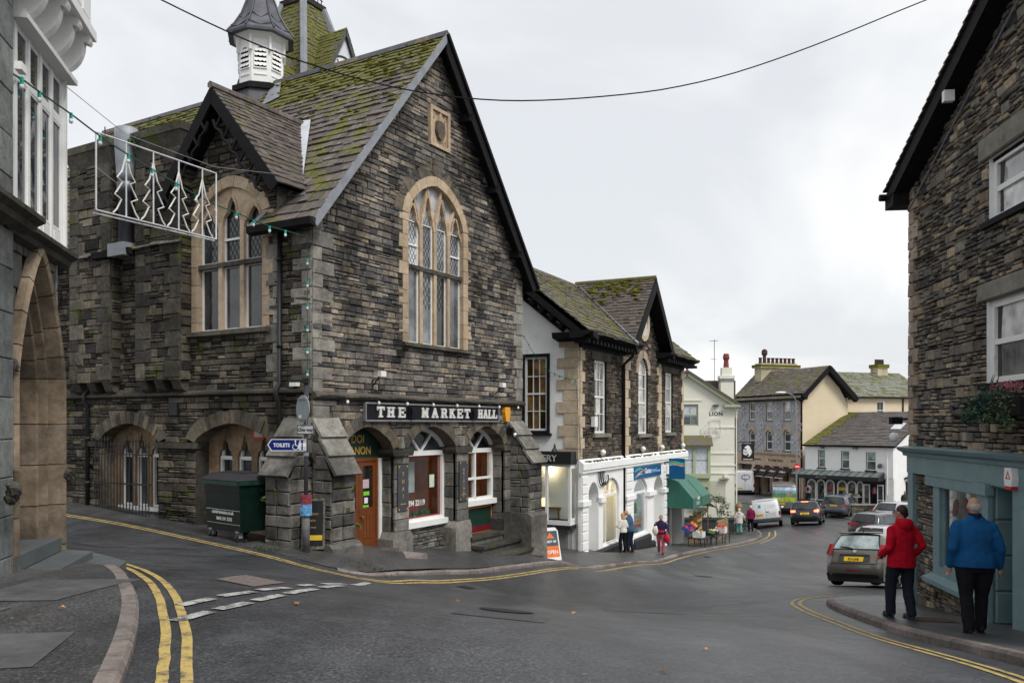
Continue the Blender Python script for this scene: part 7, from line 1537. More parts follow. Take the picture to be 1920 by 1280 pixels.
ow = s.part('one_way_plate', MB().pbox(FP, -.17, .17, -.2, -.01, .05, .06), mat('grey_plate', (.42, .44, .44), .5)); s.part('lettering', put_text(text_mb('One way', .1, .004, bold=.002, sx=.8), FP, 0, -.14, .062), M_black, ow); s.part('border', MB().ring([(-.165, -.195), (.165, -.195), (.165, -.015), (-.165, -.015)], [(-.15, -.18), (.15, -.18), (.15, -.03), (-.15, -.03)], FP, .06, .063), M_black, ow)
ta = s.part('toilets_arrow', MB().prism([(-.74, -.4), (-.66, -.29), (.02, -.29), (.02, -.52), (-.66, -.52)], FP, .05, .065), mat('sign_royal_blue', (.005, .02, .16), .4, var=.1)); s.part('border', MB().ring([(-.74, -.4), (-.66, -.29), (.02, -.29), (.02, -.52), (-.66, -.52)], [(-.72, -.4), (-.65, -.302), (.008, -.302), (.008, -.508), (-.65, -.508)], FP, .065, .067), M_white, ta)
s.part('lettering', put_text(text_mb('TOILETS', .1, .004, bold=.003, sx=.85), FP, -.46, -.44, .066), M_white, ta)
pc = MB()
for u in (-.1, -.02):
    pc.prism([(u+.017*math.cos(t), -.335+.017*math.sin(t)) for t in np.linspace(0, 6.28, 9)[:-1]], FP, .066, .07).pbox(FP, u-.028, u+.028, -.43, -.36, .066, .07).pbox(FP, u-.022, u-.004, -.5, -.43, .066, .07).pbox(FP, u+.004, u+.022, -.5, -.43, .066, .07)
pc.prism([(-.19+.017*math.cos(t), -.325+.017*math.sin(t)) for t in np.linspace(0, 6.28, 9)[:-1]], FP, .066, .07); pc.tube([FP(-.19, -.345, .068), FP(-.185, -.41, .068), FP(-.14, -.42, .068), FP(-.12, -.48, .068)], .011, 4).tube([FP(-.19+.055*math.cos(t), -.44+.055*math.sin(t), .068) for t in np.linspace(2.0, 6.2, 9)], .008, 4); s.part('pictograms', pc, M_white, ta)
s.part('clamp', MB().tube([(0, 0, -.2), (0, 0, -.12)], .055, 8).tube([(0, 0, -.62), (0, 0, -.55)], .055, 8), M_lead)
po = s.part('poster', MB().tube([(0, 0, -1.72), (0, 0, -1.38)], .112, 10), mat('poster_red', (.22, .04, .05), .5, var=.7, scale=14)); s.part('poster_foot', MB().tube([(0, 0, -1.78), (0, 0, -1.56)], .114, 10), mat('poster_blue', (.12, .30, .55), .5, var=.7, scale=16), po)
# chalkboard behind the post
ax, ay = -3.98, 16.62; gz = H(ax, ay)+.02; s = Thing('chalkboard', 'worn black chalkboard with cream edges leaning behind the sign post', 'sign board', ax, ay, gz, .1); lean = lambda u, v, w: (u, .05+(v-gz)*.12-w, v)
s.part('board', MB().pbox(lean, -.2, .2, gz+.05, gz+.95, .0, .03), M_bf); s.part('frame', MB().ring([(-.23, gz), (.23, gz), (.23, gz+1), (-.23, gz+1)], [(-.19, gz+.06), (.19, gz+.06), (.19, gz+.96), (-.19, gz+.96)], lean, -.01, .04), mat('chipped_frame', (.12, .11, .09), .7, var=.9, scale=20)); s.part('yellow_strip', MB().pbox(lean, -.18, .18, gz+.18, gz+.28, .031, .035), mat('yellow_card', (.6, .4, .02), .6))
for z, t in ((.68, 'THAI FOOD'), (.55, 'LUNCH'), (.42, 'take away')): s.part('chalk_writing', put_text(text_mb(t, .055, .002), lean, -.05, gz+z, .032), M_gold)
# orange A-board
ax, ay = 1.12, 25.3; gz = H(ax, ay)+.1; s = Thing('a_board', 'white-edged pavement board with orange OPEN panel', 'sign board', ax, ay, gz, .45)
for sg in (-1, 1):
    f = lambda u, v, w, sg=sg: (u, sg*(.3*(1-(v-gz)/1.0)+w), v); o = s.part('panel', MB().prism([(-.27, gz), (.27, gz), (.27, gz+.85), (.2, gz+.95), (-.2, gz+.95), (-.27, gz+.85)], f, .0, .02), M_white)
    s.part('upper_print', MB().pbox(f, -.23, .23, gz+.42, gz+.86, .02, .024), mat('slate_blue_print', (.05, .09, .12), .5), o); s.part('lower_print', MB().pbox(f, -.23, .23, gz+.1, gz+.42, .02, .024), mat('orange_print', (.75, .17, .03), .5), o)
    if sg < 0:
        s.part('lettering', put_text(text_mb('OPEN', .14, .004, bold=.003), f, 0, gz+.2, .026), M_white, o); s.part('lettering', put_text(text_mb('BEST OF', .09, .004, bold=.003), f, 0, gz+.52, .026), M_white, o); s.part('triangle_mark', MB().prism([(-.16, gz+.64), (.12, gz+.64), (-.02, gz+.82)], f, .024, .028), mat('orange_print', (.75, .17, .03), .5), o)
# wheelie bin
bx_, by_ = -5.6, 17.28; gz = H(bx_, by_)+.0; s = Thing('waste_bin', 'large dark green four-wheeled waste bin with cumbriawaste.co.uk lettering', 'bin', bx_, by_, gz, -.7)
M_bin = mat('bin_green', (.0022, .0115, .008), .35, var=.4, scale=5, bmp=.05); bw_, bd_ = .62, .48
def bf(u, v, w): t = (v-gz-.22)/1.0; return (u*(1+.06*t), -(bd_*(.9+.1*t))-w, v)
tub = MB().add([(-bw_, -bd_*.9, gz+.22), (bw_, -bd_*.9, gz+.22), (bw_, bd_*.9, gz+.22), (-bw_, bd_*.9, gz+.22), (-bw_*1.06, -bd_, gz+1.22), (bw_*1.06, -bd_, gz+1.22), (bw_*1.06, bd_, gz+1.22), (-bw_*1.06, bd_, gz+1.22)], [(0, 1, 5, 4), (1, 2, 6, 5), (2, 3, 7, 6), (3, 0, 4, 7), (3, 2, 1, 0), (4, 5, 6, 7)]); s.part('tub', tub, M_bin)
for v in (.4, .72, 1.02): s.part('rib', MB().pbox(bf, -bw_, bw_, gz+v-.012, gz+v+.012, .0, .02), M_bin)
s.part('rim', MB().box(-.7, .7, -.56, .54, gz+1.16, gz+1.24), mat('bin_rim', (.008, .035, .026), .4, var=.5, scale=8)); s.part('lid', MB().add([(-.7, -.54, gz+1.25), (.7, -.54, gz+1.25), (.7, .55, gz+1.25), (-.7, .55, gz+1.25), (-.58, -.36, gz+1.38), (.58, -.36, gz+1.38), (.58, .4, gz+1.38), (-.58, .4, gz+1.38)], [(0, 1, 5, 4), (1, 2, 6, 5), (2, 3, 7, 6), (3, 0, 4, 7), (4, 5, 6, 7)]), mat('bin_lid', (.028, .027, .032), .5, var=.2)); s.part('lid_panel', MB().box(-.45, .45, -.25, .2, gz+1.38, gz+1.4), mat('bin_lid', (.028, .027, .032), .5))
for x in (-.66, .6): s.part('trunnion', MB().tube([(x, -.0, gz+1.05), (x+.1, 0, gz+1.05)], .05, 8), M_bin)
for x, y in ((-.5, -.38), (.5, -.38), (-.5, .38), (.5, .38)):
    w_ = s.part('wheel', MB().lathe([(.09, -.03), (.1, -.02), (.1, .02), (.09, .03)], (x, y, gz+.1), 12, 0, Matrix.Rotation(math.pi/2, 4, 'Y')), M_iron); s.part('fork', MB().box(x-.05, x-.035, y-.04, y+.04, gz+.1, gz+.24).box(x+.035, x+.05, y-.04, y+.04, gz+.1, gz+.24).box(x-.05, x+.05, y-.06, y+.06, gz+.2, gz+.24), M_lead, w_)
s.part('lettering', put_text(text_mb('cumbriawaste.co.uk', .105, .002, sx=.95, bold=.002), bf, 0, gz+.56, .004), M_white); s.part('lettering', put_text(text_mb('0845 241 3333', .095, .002, bold=.002), bf, .05, gz+.43, .004), M_white)
for v in (.64, .36): s.part('white_line', MB().pbox(bf, -bw_*.98, bw_*.98, gz+v, gz+v+.008, .0, .004), M_white)
# iron railing in front of the far arch
c = hall.world((-.14, 4.95, 0)); s = Thing('iron_railing', 'black iron railing with spiked heads guarding the far arch', 'railing', c[0], c[1], -2.2, hall.ang); RF = side0(0)
for k in range(18):
    y = .06+k*.12; hi = -.55+(.12 if 2 < k < 8 or 12 < k else 0); s.part('bar', MB().tube([RF(y, -2.15, 0), RF(y, hi, 0)], .013, 5).lathe([(.012, hi), (.03, hi+.04), (.004, hi+.15)], (0, y, 0), 4), M_iron)
for z in (-2.08, -1.42, -.72): s.part('rail', MB().pbox(RF, 0, 2.15, z-.018, z+.018, -.02, .02), M_iron)
# overhead cable
pts = [(-5.72, 8.2, 5.6), (-4.29, 8.8, 4.78), (-3.58, 9.01, 4.48), (-2.84, 9.22, 4.2), (-2.17, 9.4, 4.02), (-1.47, 9.58, 3.89), (-.63, 9.79, 3.83), (.26, 10.0, 3.87), (1.58, 10.3, 4.09), (2.28, 10.45, 4.27), (2.99, 10.6, 4.51), (4.09, 10.83, 4.98), (5.52, 11.1, 5.66), (7.1, 11.4, 6.35)]
o = mk('overhead_cable', MB().tube(smooth_line(pts, .25, 2), .0085, 5), M_black); tag(o, 'single dark cable sagging across the street against the sky', 'cable')
# green festoon cable from the left building to the hall corner and down it
fp = [(-5.36, 8.3, 3.7), (-5.28, 8.96, 3.72), (-5.37, 9.45, 3.77), (-5.46, 10.3, 3.84), (-5.49, 11.09, 3.83), (-5.46, 11.84, 3.83), (-5.4, 12.48, 3.82), (-5.3, 13.13, 3.8), (-5.19, 13.68, 3.76), (-5.06, 14.21, 3.74), (-4.89, 14.76, 3.75), (-4.73, 15.22, 3.73), (-4.56, 15.65, 3.72), (-4.38, 16.08, 3.74), (-4.16, 16.8, 3.79)]
s = Thing('festoon_lights', 'green cable of teal bulb holders from the white bay to the hall corner', 'string lights', *fp[-1], 0); s.z = 0; q = fp[-1]; M_fes = mat('green_cable', (.01, .07, .035), .5); M_tl = mat('teal_socket', (.01, .30, .25), .4); M_cb = mat('clear_bulb', (.55, .6, .6), .1)
rel = lambda p: (p[0]-q[0], p[1]-q[1], p[2]-q[2])
down = [(-4.15, 16.88, 3.79-k*.45) for k in range(8)]
s.part('cable', MB().tube([rel(p) for p in smooth_line(fp, .2, 2)], .011, 5).tube([rel(p) for p in down], .008, 4), M_fes)
for p in fp[1:-1]+down[1:]:
    o = s.part('bulb', MB().blob(rel((p[0], p[1], p[2]-.09)), .028, .028, .035, 1, 0, 8, 5), M_cb, smooth=True); s.part('socket', MB().tube([rel((p[0], p[1], p[2]+.01)), rel((p[0], p[1], p[2]-.06))], .022, 6), M_tl, o)
gp_ = [(1.9+.42, 3.48), (1.9, 2.83), (1.67, 2.41), (1.21, 2.04), (.65, 1.8), (.16, 1.7)]; pw = [GA.world((-.1, y, z)) for y, z in gp_]+[GA.world((-.12, -.12, z)) for z in (1.7, .6, -.5, -1.2)]
s = Thing('festoon_lights', 'fine cable of tiny teal lights swagged over the white gable wall', 'string lights', *pw[0], 0); s.z = 0; q0 = pw[0]; pr = [tuple(a-b for a, b in zip(p, q0)) for p in smooth_line(pw, .22, 2)]
s.part('cable', MB().tube(pr, .01, 4), M_fes); b_ = MB(); [b_.blob(p, .035, .035, .05, 1, 0, 5, 3) for p in pr]; s.part('bulbs', b_, M_tl, kind='stuff')
# christmas-tree light frame hanging over the side street
fl, fr_ = Vector((-5.9, 11.8, 4.12)), Vector((-4.96, 13.95, 4.2)); ex = (fr_-fl).normalized(); Wd = (fr_-fl).length; Ht = 1.1
s = Thing('christmas_light_frame', 'white metal frame of four Christmas tree outlines hung over the side street', 'light frame', fl.x, fl.y, 3.0, math.atan2(ex.y, ex.x)); s.z = 0; s.e.location.z = 0; M_wm = mat('white_metal_frame', (.62, .63, .65), .4, .2)
ff = lambda u, v: (u, 0, 3.04+v+(.06*u/Wd))
fm = MB()
for a, b in (((0, 0), (Wd, 0)), ((Wd, 0), (Wd, Ht)), ((Wd, Ht), (0, Ht)), ((0, Ht), (0, 0))): fm.tube([ff(*a), ff(*b)], .013, 5)
fm.tube([(0, .05, 3.0), (Wd, .05, 3.08)], .014, 5); s.part('frame', fm, M_wm)
for k in range(4):
    cx_ = Wd*(.2+.215*k)+.05; s.part('upright', MB().tube([ff(cx_, 0), ff(cx_, Ht)], .011, 4), M_wm); tr_ = MB()
    for sg in (-1, 1): tr_.tube([ff(cx_+sg*u*.85, v) for u, v in ((0, .92), (.09, .66), (.19, .55), (.08, .5), (.2, .34), (.24, .3), (.1, .24), (.2, .08), (.27, .02))], .012, 5)
    s.part('tree_outline', tr_, mat('rope_light_white', (.66, .65, .6), .4))
for u in (.15, 1.2, 2.2): s.part('hook', MB().tube([ff(u, Ht), ff(u, Ht+.12)], .008, 4), M_iron)
s.part('tie_wire', MB().tube([ff(-.0, Ht*.55), ff(.35, Ht*.42)], .006, 4).tube([ff(-1.6, Ht+.9), ff(.5, Ht+.12), ff(2.3, Ht+.1), ff(4.6, Ht+.5)], .005, 4), M_lead)
# street lamp with arm, round red sign
lx, ly = 25.3, 74.; gz = H(lx, ly); s = Thing('street_lamp', 'tall grey street lamp with arm before the corner shop', 'street lamp', lx, ly, gz, .2); s.part('column', MB().tube([(0, 0, gz), (0, 0, gz+6), (0, 0, gz+9.2), (-.3, 0, gz+9.8), (-1.0, 0, gz+10.05)], [.075, .06, .045, .04, .04], 8), M_lead); s.part('lantern', MB().blob((-1.5, 0, gz+10.05), .55, .14, .09, 1, 0, 8, 5), M_white)
s = Thing('no_entry_sign', 'small round red and white sign on the grey lamp column', 'sign', lx, ly-.15, -3.75, 0); s.part('disc', MB().prism([(.27*math.cos(t), -3.75+.27*math.sin(t)) for t in np.linspace(0, 6.28, 17)[:-1]], front(0), 0, .03), mat('sign_red', (.6, .02, .03), .4)); s.part('white_bar', MB().pbox(front(0), -.18, .18, -3.8, -3.7, .03, .035), M_white)
# timber bollards, carved post, planter and shrubs by the inn
M_tim = mat('weathered_timber', (.24, .17, .09), .85, var=.4, scale=6, bmp=.4)
for k, (x, y) in enumerate(((12.15, 49.0), (12.55, 50.0), (12.95, 51.0), (13.4, 52.1))):
    gz = H(x, y)+.08; s = Thing('timber_bollard', ('timber bollard nearest the fruit tables in the row by the kerb', 'second timber bollard from the fruit tables by the kerb', 'third timber bollard from the fruit tables by the kerb', 'timber bollard nearest the carved post in the row by the kerb')[k], 'bollard', x, y, gz, .4, 'timber bollards by the kerb'); s.part('post', MB().box(-.1, .1, -.1, .1, gz-.1, gz+1.05), M_tim); s.part('sloped_top', MB().add([(-.1, -.1, gz+1.05), (.1, -.1, gz+1.05), (.1, .1, gz+1.05), (-.1, .1, gz+1.05), (0, 0, gz+1.12)], [(0, 1, 4), (1, 2, 4), (2, 3, 4), (3, 0, 4)]), M_tim)
gz = H(14.6, 54.); s = Thing('carved_post', 'rough carved timber post beside the shrubs at the inn', 'post', 14.6, 53.5, gz, .2); s.part('trunk', MB().lathe([(.24, gz), (.2, gz+.5), (.27, gz+.9), (.18, gz+1.3), (.25, gz+1.7), (.12, gz+1.9)], (0, 0, 0), 7), M_tim); s.part('carved_knot', MB().blob((-.2, -.1, gz+1.2), .14, .14, .18, 4, .2), M_tim)
gz = H(13, 54); s = Thing('planter_wall', 'long dark planter box below the cream inn', 'planter', 11.6, 53.4, gz, -.1); s.part('box', MB().box(-2.5, 2.6, 0, .9, gz-.2, gz+1.0), mat('dark_planter', (.045, .05, .055), .7, var=.2)); s.part('rim', MB().box(-2.55, 2.65, -.05, .95, gz+1.0, gz+1.08), mat('dark_planter', (.045, .05, .055), .7))
def foliage(mb, c, rx, ry, rz, n, sz, rr, bias=1.):
    for i in range(n):
        a, t, r = rr.uniform(0, 6.28), math.acos(rr.uniform(-1, 1)), rr.random()**.4; p = Vector((c[0]+rx*r*math.sin(t)*math.cos(a), c[1]+ry*r*math.sin(t)*math.sin(a), c[2]+rz*r*math.cos(t)))
        d = Vector((rr.gauss(0, 1), rr.gauss(0, 1), rr.gauss(0, .6)+.3)).normalized(); e = d.cross(Vector((rr.gauss(0, 1), rr.gauss(0, 1), rr.gauss(0, 1)))).normalized(); s_ = sz*rr.uniform(.6, 1.4)
        mb.add([p-d*s_, p+e*s_*.4, p+d*s_, p-e*s_*.4], [(0, 1, 2, 3)])
M_lf = mat('shrub_leaf', (.035, .075, .022), .6, rnd=.6); M_lf2 = mat('yellow_green_leaf', (.09, .115, .03), .6, rnd=.5); rr5 = random.Random(5)
for x, y, h, lab in ((13.4, 53.7, 1.5, 'taller loose green shrub in the planter below the trellis'), (12.1, 53.8, .7, 'low spreading shrub in the planter beside the awning'), (14.9, 54.2, .9, 'small shrub behind the carved post')):
    gz = H(x, y)+.9*(x < 14.5); s = Thing('shrub', lab, 'shrub', x, y, gz, 0); b_ = MB()
    for k in range(7): foliage(b_, (rr5.uniform(-.6, .6), rr5.uniform(-.3, .3), gz+rr5.uniform(.2, h)), .35, .3, .3, 70, .07, rr5)
    s.part('foliage', b_, M_lf); st = MB(); [st.tube([(rr5.uniform(-.1, .1), 0, gz), (rr5.uniform(-.5, .5), rr5.uniform(-.2, .2), gz+h)], .015, 4) for k in range(6)]; s.part('stems', st, M_tim)
# flower box under the right house window
c = RH.world((4.3, -.25, 0)); s = Thing('flower_box', 'window box of trailing green plants with pink heather', 'flower box', c[0], c[1], .05, RH.ang); s.part('trough', MB().box(-.75, .75, -.14, .2, .12, .36), M_black); b_, b2, b3 = MB(), MB(), MB()
for k in range(26): foliage(b_, (rr5.uniform(-.85, .7), -.18+rr5.uniform(-.1, .1), rr5.uniform(-.05, .48)), .12, .1, .13, 34, .03, rr5)
for k in range(10): foliage(b3, (rr5.uniform(-.8, .7), -.22, rr5.uniform(-.1, .3)), .1, .08, .14, 24, .026, rr5)
for k in range(9): foliage(b2, (rr5.uniform(-.65, .7), -.05, rr5.uniform(.46, .58)), .1, .1, .06, 40, .02, rr5)
s.part('foliage', b_, mat('dark_trailing_leaf', (.018, .06, .042), .55, rnd=.5)); s.part('foliage', b3, M_lf2); s.part('heather_flowers', b2, mat('pink_heather', (.42, .17, .19), .8, rnd=.4), kind='stuff'); sp_ = MB(); [sp_.tube([(x, 0, .4), (x+.08, -.03, .62), (x+.2, -.05, .72)], [.012, .008, .002], 4) for x in (-.4, -.35, -.2)]; s.part('spiky_leaves', sp_, M_lf2)
# weeds and grass at the wall feet
g = MB()
for (x, y, n) in ((-4.75, 15.85, 60), (-2.7, 16.0, 40), (1.0, 22.9, 30), (-2.6, 18.5, 20), (.3, 21.6, 30)):
    for k in range(n):
        a, b = x+rr5.gauss(0, .22), y+rr5.gauss(0, .12); z = H(a, b)+.02; h = rr5.uniform(.03, .1); g.add([(a-.008, b, z), (a+.008, b, z), (a+rr5.uniform(-.05, .05), b-.03, z+h)], [(0, 1, 2)])
mk('weeds', g, M_lf2, kind='stuff')
for T_, x, y, z in ((hall, -.72, .3, -1.35), (hall, -.72, .62, -1.5), (hall, .45, -.71, -1.35), (hall, .3, -.7, -1.75), (hall, .62, -.7, -2.1)):
    b_ = MB(); foliage(b_, (x, y, z), .05, .04, .06, 24, .04, rr5); T_.part('wall_fern', b_, M_lf2)
b_ = MB(); foliage(b_, (-.3, 5.2, 6.55), .25, .2, .16, 120, .05, rr5); hall.part('cap_shrub', b_, M_lf)
# greengrocer display
M_met = mat('dark_metal_stand', (.02, .022, .025), .5)
def gpt(u, w_): return GA.world((u, -w_, 0))
def table(u, w_, L_, D_, h, label):
    x, y, _ = gpt(u, w_); gz = H(x, y)+.1; s = Thing('display_table', label, 'table', x, y, gz, GA.ang); s.part('table_top', MB().box(-L_/2, L_/2, -D_/2, D_/2, gz+h-.04, gz+h), M_met)
    for a in (-1, 1):
        for b in (-1, 1): s.part('leg', MB().box(a*(L_/2-.04)-.02, a*(L_/2-.04)+.02, b*(D_/2-.04)-.02, b*(D_/2-.04)+.02, gz-.02, gz+h-.04), M_met)
    return s
t1 = table(12.1, 1.7, 1.3, .9, .45, 'low black table holding the white box of vegetables'); t2 = table(13.9, 1.9, 1.5, .9, .5, 'middle black table of green vegetables'); t3 = table(15.6, 2.0, 1.2, .8, .55, 'black table with red punnets at the far end')
def crate(x, y, z, L_, D_, h, ang, m, fruit, cat, label, tilt=0.):
    s = Thing('produce_crate', label, cat, x, y, z, ang); s.e.rotation_euler = (tilt, 0, ang)
    s.part('tray', MB().box(-L_/2, L_/2, -D_/2, D_/2, z, z+.03).box(-L_/2, L_/2, -D_/2, -D_/2+.03, z+.03, z+h).box(-L_/2, L_/2, D_/2-.03, D_/2, z+.03, z+h).box(-L_/2, -L_/2+.03, -D_/2+.03, D_/2-.03, z+.03, z+h).box(L_/2-.03, L_/2, -D_/2+.03, D_/2-.03, z+.03, z+h), m)
    b_ = MB()
    for i in range(22): b_.blob((R.uniform(-L_/2+.06, L_/2-.06), R.uniform(-D_/2+.06, D_/2-.06), z+h*R.uniform(.75, 1.1)), .06, .06, .055, i, .1, 6, 4)
    s.part('produce', b_, fruit, kind='stuff')
fr_m = {k: mat('produce_'+k, c, .5, rnd=.4) for k, c in dict(orange=(.7, .25, .02), red=(.45, .04, .03), green=(.05, .16, .03), pale=(.5, .42, .25), pink=(.55, .12, .15), berry=(.2, .03, .1)).items()}
M_wc = mat('white_crate', (.6, .6, .58), .6); M_bc = mat('blue_crate', (.02, .09, .3), .5); M_wood = mat('crate_wood', (.4, .27, .13), .8)
for T_, du, dd_, z, m, f_, lab, tl in ((t1, -.1, .0, .45, M_wc, 'pale', 'white box of onions and squashes on the low table', 0), (t1, -.35, -.55, .75, M_bc, 'red', 'blue tilted tray of red apples behind the white box', .5), (t1, .35, -.6, .8, M_bc, 'berry', 'blue tilted tray of plums beside the oranges', .5), (t1, .95, -.6, .8, M_met, 'orange', 'tilted black tray heaped with oranges', .5), (t2, -.4, .0, .5, M_met, 'green', 'black tray of green cabbages on the middle table', .15), (t2, .35, .0, .5, M_met, 'pale', 'black tray of pale turnips on the middle table', .15), (t3, -.3, .1, .55, M_wc, 'pink', 'white tray of pink punnets on the far table', .0), (t3, .32, -.05, .55, M_wc, 'red', 'white tray of red tomatoes on the far table', .0)):
    lx_, ly_ = T_.world((du, -dd_*1.0, 0))[:2]; crate(lx_, ly_, T_.z+z+.005, .62, .5, .18 if m != M_wc else .26, GA.ang, m, fr_m[f_], 'crate', lab, tl)
x, y, _ = gpt(15.2, .7); gz = H(x, y)+.1; s = Thing('wooden_rack', 'pale wooden rack of baskets at the far end of the shop', 'rack', x, y, gz, GA.ang)
for z in (.25, .7, 1.15): s.part('shelf', MB().box(-.5, .5, -.25, .2, gz+z, gz+z+.04).box(-.5, .5, -.27, -.25, gz+z, gz+z+.14), M_wood)
for a in (-.5, .48): s.part('upright', MB().box(a, a+.04, -.25, .2, gz, gz+1.5), M_wood)
for z in (.32, .77, 1.22): b_ = MB(); [b_.blob((R.uniform(-.42, .42), -.05, gz+z+.03), .07, .07, .06, i, .1) for i in range(9)]; s.part('produce', b_, fr_m['berry' if z > 1 else 'pale'], kind='stuff')
# ================================================================== vehicles
M_tyre = mat('tyre_rubber', (.015, .015, .016), .8, var=.2); M_rim = mat('alloy_rim', (.35, .36, .37), .35, .7); M_cgl = glass('car_glass', (.025, .03, .032), .04, .02); M_trim = mat('black_car_trim', (.018, .018, .02), .5)
M_pl = mat('yellow_plate', (.70, .46, .02), .4, var=.03); M_tl_off = mat('red_lens', (.30, .015, .02), .2); M_tl_on = emit('brake_light_glow', (1, .10, .05), 3.5); M_chr = mat('chrome_strip', (.6, .6, .6), .2, .9)
def paint(name, c): return mat(name, c, .3, .35, var=.03, coat=.8, scale=2)
def ip(pts, t): return np.interp(t, [p[0] for p in pts], [p[1] for p in pts])
def car(name, label, x, y, ang, L, W, contour, zb, zlow, pm, side_wins, rear_win, lights, plate, wheels, wr=.31, tumble=.27, plate_text=None, on=False, third=None, group='vehicles in the street', extras=None, rails=False, cat='car', wiper=True, gm=None, taper=.14):
    """contour: (x,z) outline from rear bumper over the roof to the front; x forward, rear at -L/2"""
    gm = gm or M_cgl; fx = math.cos(ang), math.sin(ang)
    zf, zr = H(x+fx[0]*1.3, y+fx[1]*1.3), H(x-fx[0]*1.3, y-fx[1]*1.3); sl = H(x+fx[1]*.7, y-fx[0]*.7)-H(x-fx[1]*.7, y+fx[0]*.7)
    T = Thing(name, label, cat, x, y, (zf+zr)/2+.01, ang, group); T.z = 0; T.e.rotation_euler = (-math.atan2(sl, 1.4)*.8*-1 if 0 else math.atan2(-sl, 1.4), -math.atan2(zf-zr, 2.6), ang)
    ztop = max(z for _, z in contour)
    def hw(px, z):
        f = 1-.05*max(0, (zb*.75-z)/zb)**1.5 if z < zb else 1-tumble*((z-zb)/(ztop-zb))**1.2
        q = abs(px)/(L/2); return W/2*f*(1-taper*max(0, q-.55)**2*4.5)
    cs = []                                                   # resample the outline
    for (a, b), (c, d) in zip(contour, contour[1:]):
        n = max(2, int(math.hypot(c-a, d-b)/.09))
        cs += [(a+(c-a)*i/n, b+(d-b)*i/n) for i in range(n)]
    cs.append(contour[-1]); A = np.array(cs)
    for _ in range(3): A[1:-1] = A[1:-1]*.5+(A[:-2]+A[2:])*.25
    ys = [-1, -.97, -.9, -.75, -.5, 0, .5, .75, .9, .97, 1]; b_ = MB(); k = len(ys); n = len(A)
    def top(i, s_):
        cx, cz = A[i]; j = min(max(i, 1), n-2); t = A[j+1]-A[j-1]; t = t/max(np.hypot(*t), 1e-6); nx, nz = t[1], -t[0]; d = .05*s_*s_+.05*max(0, (abs(s_)-.75)/.25)**2.2
        return (cx+nx*d*1.0, s_*hw(cx, cz), cz+nz*d*1.0)
    for i in range(n): b_.v += [top(i, s_) for s_ in ys]
    b_.f = [(i*k+j, i*k+j+1, (i+1)*k+j+1, (i+1)*k+j) for i in range(n-1) for j in range(k-1)]
    rows = 8; base = len(b_.v)
    for sg, j in ((-1, 0), (1, k-1)):
        base = len(b_.v)
        for i in range(n):
            tx, ty, tz = top(i, ys[j])
            for r in range(rows+1):
                z = tz+(zlow-tz)*r/rows; b_.v.append((tx, sg*(hw(A[i][0], z) if r else abs(ty)), z))
        b_.f += [(base+i*(rows+1)+r, base+(i+1)*(rows+1)+r, base+(i+1)*(rows+1)+r+1, base+i*(rows+1)+r+1) for i in range(n-1) for r in range(rows)]
    T.part('body', b_, pm, smooth=True, recalc=True)
    T.part('underbody', MB().box(-L/2+.15, L/2-.15, -W/2+.12, W/2-.12, zlow-.05, zlow+.12), M_trim)
    sd_ = lambda sg: lambda u, v, w: (u, sg*(hw(u, v)+w), v)
    for poly in side_wins:
        for sg in (-1, 1):
            mb = MB(); (ax, az), (bx, bz), (cx, cz), (dx, dz) = poly; m_ = 5      # a,b along the bottom, c,d along the top
            for r in range(m_+1):
                for q in range(m_+1):
                    s_, t = q/m_, r/m_; u = (ax+(bx-ax)*s_)*(1-t)+(dx+(cx-dx)*s_)*t; v = (az+(bz-az)*s_)*(1-t)+(dz+(cz-dz)*s_)*t; mb.v.append(sd_(sg)(u, v, .008))
            mb.f = [(r*(m_+1)+q, r*(m_+1)+q+1, (r+1)*(m_+1)+q+1, (r+1)*(m_+1)+q) for r in range(m_) for q in range(m_)]
            T.part('side_window', mb, gm, smooth=True)
    zc, xc = A[:, 1], A[:, 0]; ir = int(np.argmax(zc)); R_ = A[:ir+1]; o_ = np.argsort(R_[:, 1])
    def xr(z): return float(np.interp(z, R_[o_, 1], R_[o_, 0]))
    def rp(yy, z, w=0.):
        s_ = yy/max(hw(xr(z), z), .1); return (xr(z)+.05*s_*s_-w+.05*max(0, (abs(s_)-.75)/.25)**2.2, yy, z)
    def rgrid(poly, w, n_=8):
        """patch on the tail: poly = half-width and height at bottom and top"""
        (y0, z0), (y1, z1) = poly; mb = MB()
        for r in range(n_+1):
            t = r/n_; z = z0+(z1-z0)*t; hy = y0+(y1-y0)*t
            for q in range(n_+1): mb.v.append(rp(hy*(2*q/n_-1), z, w))
        mb.f = [(r*(n_+1)+q, r*(n_+1)+q+1, (r+1)*(n_+1)+q+1, (r+1)*(n_+1)+q) for r in range(n_) for q in range(n_)]; return mb
    def rquad(y0, y1, z0, z1, w=.012, n_=4):
        mb = MB()
        for r in range(n_+1):
            for q in range(n_+1): mb.v.append(rp(y0+(y1-y0)*q/n_, z0+(z1-z0)*r/n_, w))
        mb.f = [(r*(n_+1)+q, r*(n_+1)+q+1, (r+1)*(n_+1)+q+1, (r+1)*(n_+1)+q) for r in range(n_) for q in range(n_)]; return mb
    if rear_win: T.part('window_rubber', rgrid(tuple((q[0]+.03, q[1]+(.03 if k_ else -.03)) for k_, q in enumerate(rear_win)), .006), M_trim, smooth=True); T.part('rear_window', rgrid(rear_win, .012), gm, smooth=True)
    f_ = A[ir:]; o2 = np.argsort(f_[:, 1]); xf = lambda z: float(np.interp(z, f_[o2, 1], f_[o2, 0]))
    mb = MB(); z0, z1 = zb+.04, ztop-.08
    for r in range(6):
        z = z0+(z1-z0)*r/5
        for q in range(6): yy = (2*q/5-1)*(hw(xf(z), z)-.12); mb.v.append((xf(z)+.02, yy, z))
